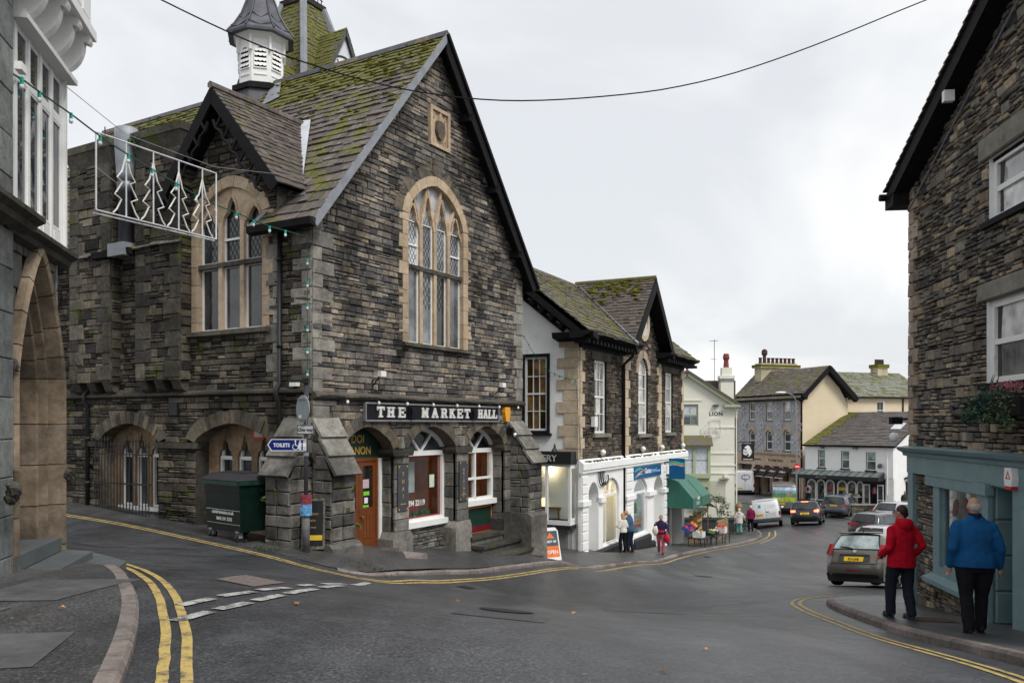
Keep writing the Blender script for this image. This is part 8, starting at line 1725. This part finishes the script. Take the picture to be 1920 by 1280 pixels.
    mb.f = [(r*6+q, r*6+q+1, (r+1)*6+q+1, (r+1)*6+q) for r in range(5) for q in range(5)]; T.part('windscreen', mb, gm, smooth=True)
    (ly0, ly1, lz0, lz1) = lights; lm_ = M_tl_on if on else M_tl_off
    for sg in (-1, 1):
        T.part('tail_light', rquad(sg*ly0, sg*ly1, lz0, lz1, .016), lm_, smooth=True)
        T.part('light_side', MB().add([sd_(sg)(xr(z)+dx, z, .01) for z, dx in ((lz0, .05), (lz0+.03, .2), (lz1-.03, .22), (lz1, .05))], [(0, 1, 2, 3)]), M_tl_off)
    if third: T.part('high_brake_light', rquad(-third[0], third[0], third[1], third[2], .03), lm_)
    py0, pz = plate; o = T.part('number_plate', rquad(py0-.26, py0+.26, pz-.06, pz+.06, .022, 1), M_pl)
    if plate_text:
        tm = text_mb(plate_text, .088, .002, bold=.001, sx=.95); mb = MB(); mb.f = tm.f; mb.v = [(rp(py0-u, pz-.032+v, .025)[0]-w, py0-u, pz-.032+v) for u, v, w in tm.v]; T.part('lettering', mb, M_trim, o)
    for wx in wheels:
        for sg in (-1, 1):
            yw = sg*(W/2-.1); w0 = T.part('wheel', MB().lathe([(wr*.6, -.1), (wr*.96, -.1), (wr, -.07), (wr, .07), (wr*.96, .1), (wr*.6, .1)], (wx, yw, wr), 20, 0, Matrix.Rotation(math.pi/2, 4, 'X')), M_tyre, smooth=False)
            rm = MB().lathe([(wr*.64, -.02), (wr*.6, .0), (wr*.2, .01), (.04, .03)], (wx, yw+sg*.09, wr), 12, 0, Matrix.Rotation(-sg*math.pi/2, 4, 'X'))
            for q in range(5):
                a = q*2*math.pi/5; rm.tube([(wx+.05*math.cos(a), yw+sg*.115, wr+.05*math.sin(a)), (wx+wr*.62*math.cos(a), yw+sg*.105, wr+wr*.62*math.sin(a))], .025, 4)
            T.part('rim', rm, M_rim, w0)
            T.part('wheel_arch', MB().add([sd_(sg)(wx+(wr+.06)*math.cos(a), max(zlow, wr+(wr+.06)*math.sin(a)), .004) for a in np.linspace(-.35, math.pi+.35, 16)], [tuple(range(16))]), M_trim)
    T.part('rear_bumper', rquad(-W/2+.06, W/2-.06, zlow+.0, zlow+.16, .012, 6), M_trim, smooth=True)
    for sg in (-1, 1):
        mx = side_wins[-1][1][0]-.15 if side_wins else L/4; T.part('door_mirror', MB().blob((mx, sg*(hw(mx, zb+.05)+.1), zb+.1), .06, .11, .08, 1, .05, 8, 5), pm, smooth=True)
    if wiper and rear_win:
        zq = rear_win[0][1]; T.part('wiper', MB().tube([rp(-.02, zq-.02, .03), rp(.2, zq+.03, .03), rp(.42, zq+.05, .03)], .014, 4), M_trim)
    if rails:
        for sg in (-1, 1): T.part('roof_rail', MB().tube([(-L/2+.5, sg*(W/2*(1-tumble)-.06), ztop-.02), (-L/2+.65, sg*(W/2*(1-tumble)-.05), ztop+.05), (.35, sg*(W/2*(1-tumble)-.05), ztop+.04), (.5, sg*(W/2*(1-tumble)-.05), ztop-.06)], .018, 5), M_chr)
    if extras: extras(T, rquad, rp, sd_)
    return T
def hatch_contour(L, h, rear=.0):
    r = -L/2; return [(r+.12, .22), (r+.02, .34), (r, .5), (r+.03, .68), (r+.1, .74), (r+.14, .9), (r+.2, 1.0), (r+.46, h-.1), (r+.52, h-.035), (r+.9, h), (r+1.7, h), (r+2.3, h-.06), (r+3.05, 1.0), (r+3.3, .92), (r+3.75, .78), (r+L-.05, .6), (r+L, .4), (r+L-.08, .22)]
def hx(T, rquad, rp, sd_):
    T.part('tailgate_recess', rquad(-.42, .42, .62, .81, .01), mat('dark_warm_grey', (.055, .05, .045), .35)); T.part('handle_strip', rquad(-.4, .4, .815, .85, .02), M_trim); T.part('reflector', rquad(-.2, .2, .405, .44, .016), M_tl_off); T.part('badge', rquad(-.045, .045, .9, .97, .02), M_chr)
    T.part('bumper_crease', rquad(-.8, .8, .62, .64, .014, 8), M_pkg); T.part('spoiler', MB().prism([(-1.53, 1.44), (-1.35, 1.47), (-1.35, 1.43), (-1.5, 1.41)], lambda u, v, w: (u, w, v), -.55, .55), M_pkg); T.part('aerial', MB().tube([(-1.2, 0, 1.46), (-1.35, 0, 1.6)], .012, 4), M_trim)
    for sg in (-1, 1): T.part('panel_gap', rquad(sg*.6, sg*.612, .62, .98, .014), M_trim)
    T.part('panel_gap', rquad(-.6, .6, .6, .612, .013, 8), M_trim); T.part('child_seat', MB().box(-1.15, -1.05, -.3, .02, .85, 1.2), mat('cream_seat', (.5, .45, .36), .8))
M_pkg = paint('warm_grey_paint', (.155, .14, .122)); M_lgl = glass('pale_rear_glass', (.30, .36, .36), .06, .02)
car('parked_car', 'warm grey hatchback with yellow PJ14 plate parked beyond the corner kerb', 10.45, 23.4, math.radians(44), 3.96, 1.74, hatch_contour(3.96, 1.46), .95, .17, M_pkg, [[(-1.35, 1.0), (-.55, .97), (-.5, 1.36), (-1.25, 1.36)], [(-.5, .97), (.62, .94), (.1, 1.35), (-.44, 1.37)]], ((.62, 1.0), (.5, 1.36)), (.62, .78, .82, 1.12), (.0, .725), (-1.22, 1.37), .31, .3, 'PJ14 JHE', False, (.16, 1.4, 1.43), extras=hx, gm=M_lgl)
def est(L, h): r = -L/2; return [(r+.12, .25), (r+.02, .36), (r, .52), (r+.04, .7), (r+.1, .78), (r+.16, .95), (r+.5, h-.12), (r+.58, h-.03), (r+1.0, h), (r+2.4, h), (r+2.9, h-.08), (r+3.55, .98), (r+3.8, .93), (r+4.4, .78), (r+L-.03, .58), (r+L, .42), (r+L-.08, .25)]
wins_e = [[(-1.75, 1.0), (-.6, .98), (-.6, 1.38), (-1.55, 1.36)], [(-.54, .98), (.3, .96), (.3, 1.37), (-.54, 1.39)], [(.36, .96), (1.25, .95), (.75, 1.34), (.36, 1.37)]]
car('moving_car', 'black estate car with brake lights lit behind the picture van', 19.1, 53.6, math.radians(66), 4.7, 1.82, est(4.7, 1.5), .95, .25, paint('black_paint', (.02, .02, .024)), wins_e, ((.66, .98), (.54, 1.38)), (.55, .84, .8, .93), (.0, .72), (-1.45, 1.35), .32, .22, 'MJ06 LKE', True, (.2, 1.42, 1.47), rails=True)
def suv(L, h): r = -L/2; return [(r+.1, .35), (r, .5), (r, .72), (r+.05, .8), (r+.08, 1.1), (r+.26, h-.12), (r+.32, h-.03), (r+.8, h), (r+2.3, h-.02), (r+2.7, h-.1), (r+3.3, 1.15), (r+3.6, 1.1), (r+4.3, .98), (r+L-.03, .7), (r+L, .5), (r+L-.08, .35)]
car('parked_car', 'blue-grey tall four-wheel-drive car parked at the far kerb', 26.1, 66.2, math.radians(56), 4.5, 1.91, suv(4.5, 1.74), 1.08, .36, paint('blue_grey_paint', (.085, .095, .12)), [[(-1.75, 1.16), (-.7, 1.14), (-.7, 1.6), (-1.65, 1.58)], [(-.62, 1.14), (.2, 1.12), (.2, 1.58), (-.62, 1.6)], [(.28, 1.12), (1.05, 1.1), (.65, 1.52), (.28, 1.58)]], ((.78, 1.14), (.68, 1.6)), (.74, .9, .92, 1.12), (.0, 1.0), (-1.3, 1.36), .37, .16, 'YK11 ORW', rails=True, taper=.1)
def vanc(L, h, d=.12): r = -L/2; return [(r+.06, .38), (r, .5), (r, .7), (r+.02, 1.1), (r+d, h-.14), (r+d+.06, h-.04), (r+d+.4, h), (r+L*.62, h), (r+L*.7, h-.08), (r+L*.84, 1.15), (r+L*.88, 1.05), (r+L-.08, .82), (r+L, .55), (r+L-.08, .38)]
def vx(T, rquad, rp, sd_):
    T.part('door_seam', rquad(-.008, .008, .5, 1.75, .014), mat('seam_grey', (.25, .25, .25), .6)); T.part('roof_bar', rquad(-.8, .8, 1.72, 1.79, .05), mat('pale_grey_trim', (.45, .47, .48), .5)); T.part('blue_drop_emblem', rquad(.28, .43, 1.28, 1.48, .02), mat('teal_emblem', (.01, .3, .42), .5)); T.part('door_handle', rquad(-.2, -.02, .98, 1.03, .03), M_trim); T.part('lower_bumper', rquad(-.85, .85, .4, .6, .03, 6), mat('grey_bumper', (.09, .1, .11), .6))
    for z, wd, h_ in ((1.38, .5, .05), (1.26, .5, .035), (.9, .55, .05), (.8, .6, .035)): T.part('faint_lettering', rquad(-.62 if z < 1 else -.62+.0, -.62+wd, z, z+h_, .016), mat('faint_print', (.50, .56, .58), .5))
M_wv = paint('white_van_paint', (.72, .72, .72))
car('parked_van', 'white panel van with teal emblem parked by the two elderly walkers', 16.95, 55.0, math.radians(72), 4.27, 1.8, vanc(4.27, 1.82), 1.0, .38, M_wv, [[(.6, 1.05), (1.3, 1.02), (.95, 1.5), (.6, 1.52)]], None, (.78, .88, .75, 1.0), (.42, .83), (-1.25, 1.3), .31, .13, 'PK09 UVS', extras=vx, cat='van', taper=.06)
def tx_(T, rquad, rp, sd_):
    lay = [('sky_print', (.50, .55, .62), 1.95, 2.2), ('lake_print', (.16, .32, .42), 1.72, 1.95), ('hill_print', (.09, .20, .09), 1.4, 1.72), ('meadow_print', (.30, .34, .03), 1.02, 1.4)]
    for n_, c, a, b in lay: T.part('picture_band', rquad(-.88, .88, a, b, .014, 8), mat(n_, c, .35, var=.5, scale=2.5))
    T.part('heather_print', rquad(-.6, -.15, 1.5, 1.7, .018), mat('heather_print', (.35, .2, .12), .5, var=.5)); T.part('pale_print', rquad(.1, .6, 1.22, 1.32, .018), mat('stone_print', (.5, .45, .4), .5, var=.5)); T.part('door_seam', rquad(-.006, .006, .8, 2.3, .02), M_trim)
car('tour_van', 'grey minibus with lake and meadow picture on its rear doors', 22.6, 69.3, math.radians(74), 5.6, 2.0, vanc(5.6, 2.45, .1), 1.25, .36, paint('mid_grey_paint', (.14, .145, .15)), [[(-2.4, 1.35), (-1.0, 1.35), (-1.0, 2.1), (-2.35, 2.1)], [(-.9, 1.35), (.5, 1.35), (.5, 2.1), (-.9, 2.1)], [(.6, 1.3), (1.6, 1.25), (1.2, 1.95), (.6, 2.05)]], None, (.8, .93, .72, 1.05), (.25, .88), (-1.6, 1.7), .34, .1, 'MX10 TKF', True, extras=tx_, cat='van', taper=.05)
def sx_(T, rquad, rp, sd_):
    T.part('ring_emblem', MB().tube([rp(-.1+.42*math.cos(t), 1.9+.22*math.sin(t), .02) for t in np.linspace(0, 6.28, 20)], .035, 4).tube([rp(-.1, 1.66, .02), rp(-.1, 1.5, .02)], .05, 4), mat('navy_print', (.03, .05, .25), .5)); T.part('door_seam', rquad(-.008, .008, .6, 2.4, .014), mat('seam_grey', (.25, .25, .25), .6))
car('delivery_van', 'tall white van with blue ring emblem near the inn corner', 24.3, 87.5, math.radians(78), 6.0, 2.0, vanc(6.0, 2.6, .12), 1.2, .4, M_wv, [], None, (.84, .95, .9, 1.2), (.45, .75), (-1.7, 1.9), .35, .1, 'BV57 RHO', extras=sx_, cat='van', taper=.05)
M_sil = paint('silver_paint', (.45, .46, .48))
car('parked_car', 'dark grey car with wide red tail light behind the silver car', 20.2, 45.4, math.radians(38), 4.4, 1.8, hatch_contour(4.4, 1.45), .95, .24, paint('dark_grey_paint', (.06, .065, .075)), [[(-1.4, 1.0), (-.4, .97), (-.4, 1.34), (-1.25, 1.34)], [(-.33, .97), (.8, .94), (.3, 1.34), (-.33, 1.36)]], ((.62, 1.0), (.5, 1.36)), (.25, .85, .78, .93), (.0, .6), (-1.35, 1.35), .32, .22)
car('parked_car', 'silver car behind the man in red, between the grey hatchback and the dark car', 17.6, 38.8, math.radians(40), 4.3, 1.78, hatch_contour(4.3, 1.45), .95, .24, M_sil, [[(-1.4, 1.0), (-.4, .97), (-.4, 1.34), (-1.25, 1.34)], [(-.33, .97), (.8, .94), (.3, 1.34), (-.33, 1.36)]], ((.62, 1.0), (.5, 1.36)), (.55, .84, .78, 1.0), (.0, .6), (-1.35, 1.35), .32, .22)
car('parked_car', 'pale silver car farthest back of the row beside the teal shop edge', 24.6, 52.5, math.radians(36), 4.5, 1.8, est(4.5, 1.5), .95, .24, M_sil, wins_e, ((.66, .98), (.54, 1.38)), (.55, .84, .8, .93), (.0, .6), (-1.4, 1.35), .32, .22, rails=True)
# ================================================================== people
M_skin = mat('skin', (.42, .22, .15), .55, var=.08, scale=20)
def remesh(mb, vox, it=4, wr=0., seed=0):
    me = bpy.data.meshes.new('raw'); me.from_pydata(mb.v, [], mb.f); o = bpy.data.objects.new('raw', me); COL.objects.link(o)
    m = o.modifiers.new('r', 'REMESH'); m.mode = 'VOXEL'; m.voxel_size = vox; s_ = o.modifiers.new('s', 'SMOOTH'); s_.iterations = it; s_.factor = .5
    dg = bpy.context.evaluated_depsgraph_get(); m2 = bpy.data.meshes.new_from_object(o.evaluated_get(dg)); bpy.data.objects.remove(o); bpy.data.meshes.remove(me)
    r = MB()
    for v in m2.vertices:
        p = v.co
        if wr: d = noise.noise((p.x*5+p.z*3+seed, p.y*5, p.z*4))+.6*noise.noise((p.x*9-p.z*8+seed, p.y*9, p.z*9)); p = p+v.normal*d*wr
        r.v.append(tuple(p))
    r.f = [tuple(p.vertices) for p in m2.polygons]; bpy.data.meshes.remove(m2); return r
def limb(mb, pts, rs, n=10):
    mb.tube(pts, rs, n)
    for p, r in zip(pts, rs): mb.blob(p, r, r, r, 1, 0, n, 6)
def ell(mb, rings, n=14):
    """stack of ellipses (x, y, z, rx, ry)"""
    b = len(mb.v); k = len(rings)
    for x, y, z, rx, ry in rings:
        for j in range(n): a = 2*math.pi*j/n; mb.v.append((x+rx*math.cos(a), y+ry*math.sin(a), z))
    for i in range(k-1):
        for j in range(n): mb.f.append((b+i*n+j, b+i*n+(j+1) % n, b+(i+1)*n+(j+1) % n, b+(i+1)*n+j))
    mb.f.append(tuple(b+j for j in range(n))[::-1]); mb.f.append(tuple(b+(k-1)*n+j for j in range(n)))
def person(label, x, y, ang, h, jacket, trousers, hair, shoes, pose, vox=.016, build=1., long_hair=False, hood=False, coat=.84, skin=None, hair_top=True, extra=None, lift=.1, group=None, jv=.01, lower=.1):
    """faces local +y; pose: step (feet fore/aft), arms [(elbow),(wrist)] offsets from the shoulder, head turn"""
    z0 = H(x, y)+lift; T = Thing('person', label, 'person', x, y, z0, ang, group); T.z = 0; s = h/1.75; T.e.scale = (s, s, s); skin = skin or M_skin; B = build
    st = pose.get('step', (.1, -.1)); lean = pose.get('lean', 0.); turn = pose.get('turn', 0.); bend = pose.get('bend', 0.)
    hip = [Vector((sx*.1*B, lean*.0, .93)) for sx in (-1, 1)]
    knee, ank = [], []
    for i, sx in enumerate((-1, 1)):
        f = st[i]; lift_ = .07 if f < -.12 else 0; ank.append(Vector((sx*.1, f, .09+lift_))); knee.append(Vector((sx*.105, f*.5+.05, .5+lift_*.5)))
    sh = [Vector((sx*.165*B, lean+.0, 1.385)) for sx in (-1, 1)]; arms = pose.get('arms', [((-.07, -.04, -.29), (-.05, .05, -.54)), ((.07, -.04, -.29), (.05, .05, -.54))])
    el = [sh[i]+Vector(arms[i][0]) for i in (0, 1)]; wr_ = [sh[i]+Vector(arms[i][1]) for i in (0, 1)]
    hd = Vector((0, lean+.03+bend*.12, 1.635-bend*.05)); b_ = MB()
    ell(b_, [(0, 0, .88, .15*B, .1*B), (0, 0, .98, .165*B, .115*B), (0, lean*.4, 1.12, .145*B, .105*B), (0, lean*.7, 1.28, .165*B, .115*B), (0, lean, 1.4, .17*B, .1*B), (0, lean, 1.47, .1, .07), (0, lean+.01, 1.5, .058, .06), (0, hd.y-.01, 1.56, .055, .06)])
    for i in (0, 1):
        limb(b_, [hip[i], knee[i], ank[i]], [.085*B, .058, .042]); limb(b_, [sh[i], el[i], wr_[i]], [.05*B, .042, .029])
        ft = ank[i]; b_.blob((ft.x, ft.y+.06, ft.z-.045), .045, .125, .04, 1, 0, 10, 6)
        d = (wr_[i]-el[i]).normalized(); sd = Vector((0, 1, 0)); sd = (sd-d*sd.dot(d)).normalized(); pn = d.cross(sd); pa = wr_[i]+d*.05
        b_.blob(pa, .03, .035, .045, 1, 0, 8, 6)
        for q in range(4):
            r0 = wr_[i]+d*.085+sd*(.03-.02*q); ln = (.062, .07, .066, .05)[q]; cu = pn*(.018 if i else -.018); limb(b_, [r0, r0+d*ln*.55+cu*.6, r0+d*ln+cu*1.7], [.0095, .009, .0075], 6)
        limb(b_, [wr_[i]+d*.03+sd*.032, wr_[i]+d*.07+sd*.055, wr_[i]+d*.1+sd*.05], [.012, .011, .008], 6)
    ct, sn = math.cos(turn), math.sin(turn); F_ = lambda a, b, c: (hd.x+a*ct-b*sn, hd.y+a*sn+b*ct, hd.z+c)
    b_.blob(hd, .076, .092, .112, 1, 0, 16, 12); b_.blob(F_(0, .035, -.06), .052, .055, .05, 1, 0, 12, 8); b_.blob(F_(0, .1, -.012), .013, .02, .026, 1, 0, 8, 6)
    for sx in (-1, 1): b_.blob(F_(sx*.078, -.005, -.01), .014, .024, .034, 1, 0, 8, 6)
    T.part('body', remesh(b_, min(vox, .011), 3), skin, smooth=True)
    for sx in (-1, 1): T.part('eye', MB().blob(F_(sx*.032, .086, .012), .011, .009, .009, 1, 0, 8, 5), M_black)
    T.part('mouth', MB().blob(F_(0, .088, -.066), .022, .008, .006, 1, 0, 8, 5), mat('lips', (.3, .09, .08), .6))
    t_ = MB(); ell(t_, [(0, 0, .8, .165*B, .11*B), (0, 0, .9, .18*B, .125*B), (0, 0, 1.0, .18*B, .13*B), (0, lean*.3, 1.06, .165*B, .12*B)])
    for i in (0, 1): limb(t_, [hip[i]+Vector((0, 0, -.05)), (hip[i]+knee[i])/2, knee[i], (knee[i]+ank[i])/2, ank[i]+Vector((0, -.005, .0))], [.105*B, .098*B, .085, .078, .074])
    T.part('trousers', remesh(t_, vox, 3, jv*.8, x), trousers, smooth=True)
    j_ = MB(); zc = coat
    ell(j_, [(0, 0, zc, .215*B, .165*B), (0, 0, zc+.1, .213*B, .162*B), (0, lean*.3, 1.08, .185*B, .14*B), (0, lean*.6, 1.25, .2*B, .142*B), (0, lean, 1.37, .205*B, .128*B), (0, lean, 1.435, .165*B, .1), (0, lean, 1.475, .11*B, .085), (0, lean+.005, 1.53, .075, .075)])
    for i in (0, 1): limb(j_, [sh[i]+Vector((0, 0, -.01)), (sh[i]+el[i])/2, el[i], (el[i]+wr_[i])/2, wr_[i]*.93+el[i]*.07], [.074*B, .07*B, .064, .057, .047])
    if hood: ell(j_, [(0, lean-.09, 1.34, .06, .03), (0, lean-.1, 1.42, .12, .07), (0, lean-.07, 1.5, .135, .1), (0, lean-.03, 1.545, .115, .1)])
    T.part('jacket', remesh(j_, vox, 9 if vox < .015 else 4, jv, y), jacket, smooth=True)
    hr = MB()
    if hair_top:
        hr.blob(F_(0, -.016, .022), .084, .092, .104, 1, 0, 16, 10); hr.blob(F_(0, -.045, -.02), .074, .056, .07, 1, 0, 12, 8)
        if long_hair:
            for k in range(9): a = -1.4+2.8*k/8; limb(hr, [F_(.075*math.sin(a), -.06*math.cos(a)-.01, 0), F_(.085*math.sin(a), -.075*math.cos(a)-.02, -.14), F_(.08*math.sin(a), -.06*math.cos(a)-.05, -.3)], [.035, .035, .018], 6)
    else: hr.blob(F_(0, -.035, -.012), .082, .07, .07, 1, 0, 14, 8)
    hq = remesh(hr, .009, 2, .006, 3)
    keep = [i for i, v in enumerate(hq.v)]
    T.part('hair', hq, hair, smooth=True)
    for i in (0, 1):
        ft = ank[i]; q = MB().blob((ft.x, ft.y+.055, ft.z-.05), .05, .14, .045, 1, 0, 12, 8); q.blob((ft.x, ft.y-.02, ft.z-.02), .046, .06, .06, 1, 0, 10, 6); so_ = T.part('shoe', remesh(q, .012, 2), shoes, smooth=True); T.part('sole', MB().prism([(ft.x+.05*math.cos(t)*(1 if 0 else 1), ft.y+.055+.145*math.sin(t)) for t in np.linspace(0, 6.28, 13)[:-1]], lambda u, v, w: (u, v, w), ft.z-.098, ft.z-.075), M_trim, so_)
    if extra: extra(T, sh, el, wr_, hd, F_)
    return T
def held(T, name, label, cat, mb, m, smooth=False):
    """something carried: a thing of its own at its place in the world"""
    c = Vector(np.array(mb.v).mean(0)); o = mk(name, mb, m, off=tuple(c), smooth=smooth); k = T.e.scale[0]; o.scale = T.e.scale; o.rotation_euler = T.e.rotation_euler
    o.location = Vector(T.e.location)+Matrix.Rotation(T.ang, 3, 'Z') @ (c*k); return tag(o, label, cat)
def cloth(n, c, v=.12): return mat(n, c, .85, var=v, scale=9, bmp=.35, bscale=22, spec=.08)
M_red = cloth('red_shell_jacket', (.46, .008, .022), .1); M_bfl = cloth('blue_fleece', (.010, .075, .20), .1); M_navy = cloth('navy_trousers', (.018, .022, .03)); M_blk = cloth('black_trousers', (.012, .012, .014)); M_dh = mat('dark_brown_hair', (.03, .018, .012), .6, var=.4, scale=30); M_gh = mat('grey_hair', (.36, .33, .30), .7, var=.3, scale=40); M_bsh = mat('black_shoe', (.015, .014, .014), .5); M_grn = mat('grey_teal_trainer', (.03, .06, .07), .6, var=.8, scale=18)
def redx(T, sh, el, wr_, hd, F_):
    for i in (0, 1): T.part('cuff', MB().lathe([(.045, -.02), (.052, 0), (.045, .025)], tuple(wr_[i]*.95+el[i]*.05), 10), M_red)
    held(T, 'phone', 'small dark phone held in the left hand of the man in red', 'phone', MB().box(-.035, .035, -.005, .005, -.06, .06, Matrix.Translation(wr_[0]+Vector((.07, .1, -.02)))), M_trim)
person('man in a red hooded jacket and navy trousers walking towards the parked grey hatchback', 6.13, 13.1, math.radians(10), 1.78, M_red, M_navy, M_dh, M_grn, dict(step=(.12, -.1), lean=-.02, turn=.5, arms=[((-.085, -.06, -.28), (-.09, .15, -.42)), ((.1, -.1, -.25), (.07, .06, -.42))]), .011, 1.06, hood=True, coat=.8, extra=redx, jv=.013)
def bluex(T, sh, el, wr_, hd, F_): T.part('collar', MB().lathe([(.085, -.03), (.078, .01), (.072, .04)], (0, -.005, 1.51), 14), cloth('navy_collar', (.006, .02, .05)))
person('grey-haired man in a bright blue fleece and black trousers walking past the teal shop', 6.12, 11.0, math.radians(-12), 1.8, M_bfl, M_blk, M_gh, M_bsh, dict(step=(-.1, .1), arms=[((-.085, -.05, -.28), (-.085, .06, -.53)), ((.085, -.05, -.28), (.11, .04, -.54))]), .011, 1.17, coat=.86, hair_top=False, extra=bluex, jv=.01)
M_wk = cloth('white_knit', (.6, .57, .52)); M_bl = mat('blonde_hair', (.40, .25, .10), .6, var=.35, scale=30); M_boot = mat('grey_boot', (.07, .07, .08), .7)
px_ = GA.world((3.0, -.75, 0)); person('woman with long blonde hair in a white knit top looking into the lit gallery window', px_[0], px_[1], math.radians(38), 1.62, M_wk, M_blk, M_bl, M_boot, dict(step=(.04, -.04), arms=[((-.09, .0, -.26), (-.02, .2, -.25)), ((.09, -.02, -.26), (.02, .14, -.36))]), .02, .92, long_hair=True, coat=.88)
px_ = GA.world((3.65, -.85, 0)); person('bald man in a slate blue sweater and navy trousers bending to the gallery window', px_[0], px_[1], math.radians(60), 1.8, cloth('slate_blue_sweater', (.045, .085, .15)), cloth('dark_navy_trousers', (.015, .02, .035)), M_skin, mat('tan_shoe', (.16, .07, .04), .6), dict(step=(.05, -.05), lean=.06, bend=.8), .02, 1.05, hair_top=False)
def bagx(T, sh, el, wr_, hd, F_):
    for (p, c, sx) in ((wr_[0], 'red_bag', 1), (wr_[1], 'white_bag', 1)):
        m = mat(c, (.42, .01, .03) if c == 'red_bag' else (.6, .58, .55), .6, var=.2); q = MB().blob((p.x, p.y, p.z-.3), .14, .09, .22, 4, .12, 10, 6); q.tube([(p.x-.05, p.y, p.z-.12), (p.x, p.y, p.z), (p.x+.05, p.y, p.z-.12)], .012, 4); held(T, 'carrier_bag', c.split('_')[0]+' carrier bag hanging from the hand of the woman in pink trousers', 'bag', q, m, True)
    T.part('red_waist_cloth', MB().lathe([(.2, .98), (.205, 1.04), (.2, 1.08)], (0, 0, 0), 14), mat('red_bag', (.42, .01, .03), .6)); T.part('ponytail', MB().blob(F_(0, -.1, .02), .04, .05, .06, 2, .1), M_dh)
person('woman in purple jumper and pink trousers carrying red and white bags', 6.5, 36.3, math.radians(165), 1.68, cloth('purple_jumper', (.028, .02, .06)), cloth('pink_trousers', (.36, .085, .11)), M_dh, M_bsh, dict(step=(.16, -.18), arms=[((-.12, .02, -.26), (-.1, .2, -.36)), ((.12, .06, -.25), (.06, .17, -.02))]), .02, 1.1, extra=bagx, coat=.92)
def stick(T, sh, el, wr_, hd, F_): held(T, 'walking_stick', 'thin walking stick in the right hand of the woman in the pale coat', 'walking stick', MB().tube([tuple(wr_[1]+Vector((.02, .03, .0))), (wr_[1].x+.1, wr_[1].y+.1, .02)], .012, 5), M_trim)
M_wh = mat('white_hair', (.68, .62, .48), .7, var=.15, scale=30)
person('elderly woman in a pale coat and teal trousers with a walking stick', 14.15, 51.8, math.radians(-6), 1.6, cloth('pale_coat', (.55, .50, .47)), cloth('teal_trousers', (.12, .32, .32)), M_wh, M_bsh, dict(step=(.08, -.13), arms=[((-.08, -.04, -.27), (-.06, .06, -.5)), ((.13, .0, -.24), (.2, .1, -.4))]), .024, 1.12, coat=.72, hood=True, extra=stick)
def pbag(T, sh, el, wr_, hd, F_): held(T, 'handbag', 'black handbag at the side of the walker in the burgundy anorak', 'handbag', MB().blob((-.24, 0, .85), .06, .12, .13, 2, .1), M_trim)
person('white-haired walker in a burgundy anorak and black trousers beside the white van', 14.98, 52.2, math.radians(0), 1.62, cloth('burgundy_anorak', (.15, .012, .05)), M_blk, M_wh, M_bsh, dict(step=(.05, -.05)), .024, 1.1, extra=pbag)
person('walker in a light blue denim jacket beyond the white van', 17.0, 66.0, math.radians(0), 1.72, cloth('denim_blue', (.08, .16, .28)), M_navy, mat('dark_cap', (.04, .02, .02), .7), M_bsh, dict(step=(.1, -.12)), .03, 1.12, lift=.02)
def pack(T, sh, el, wr_, hd, F_): held(T, 'rucksack', 'dark blue rucksack on the back of the person in the tan jacket', 'rucksack', MB().blob((.0, -.17, 1.22), .13, .09, .2, 3, .05, 10, 8), cloth('blue_rucksack', (.01, .02, .16)), smooth=True)
q = WS.world((1.0, -1.3, 0)); person('person in a tan jacket with blue rucksack looking in the arched shop windows', q[0], q[1], math.radians(-45), 1.72, cloth('tan_jacket', (.34, .24, .15)), M_navy, M_dh, M_bsh, dict(step=(.05, -.05)), .03, 1.05, extra=pack)
q = WS.world((6.35, .3, 0)); person('shopper in pink and lime top standing in the shop doorway', q[0], q[1], math.radians(-60), 1.65, cloth('pink_top', (.5, .1, .25)), M_navy, M_dh, M_bsh, dict(step=(.03, -.03)), .03, 1., lift=.35, extra=lambda T, *a: held(T, 'shoulder_bag', 'lime green bag on the shopper in the white shop doorway', 'bag', MB().blob((.14, -.12, 1.2), .1, .09, .2, 3, .1), mat('lime', (.3, .6, .06), .6)))
person('man in a dark green coat behind the low slate wall', 32.2, 68.2, math.radians(160), 1.75, cloth('dark_green_coat', (.04, .05, .035)), M_blk, mat('sandy_hair', (.22, .12, .06), .7), M_bsh, dict(step=(.05, -.05)), .03, 1.1)
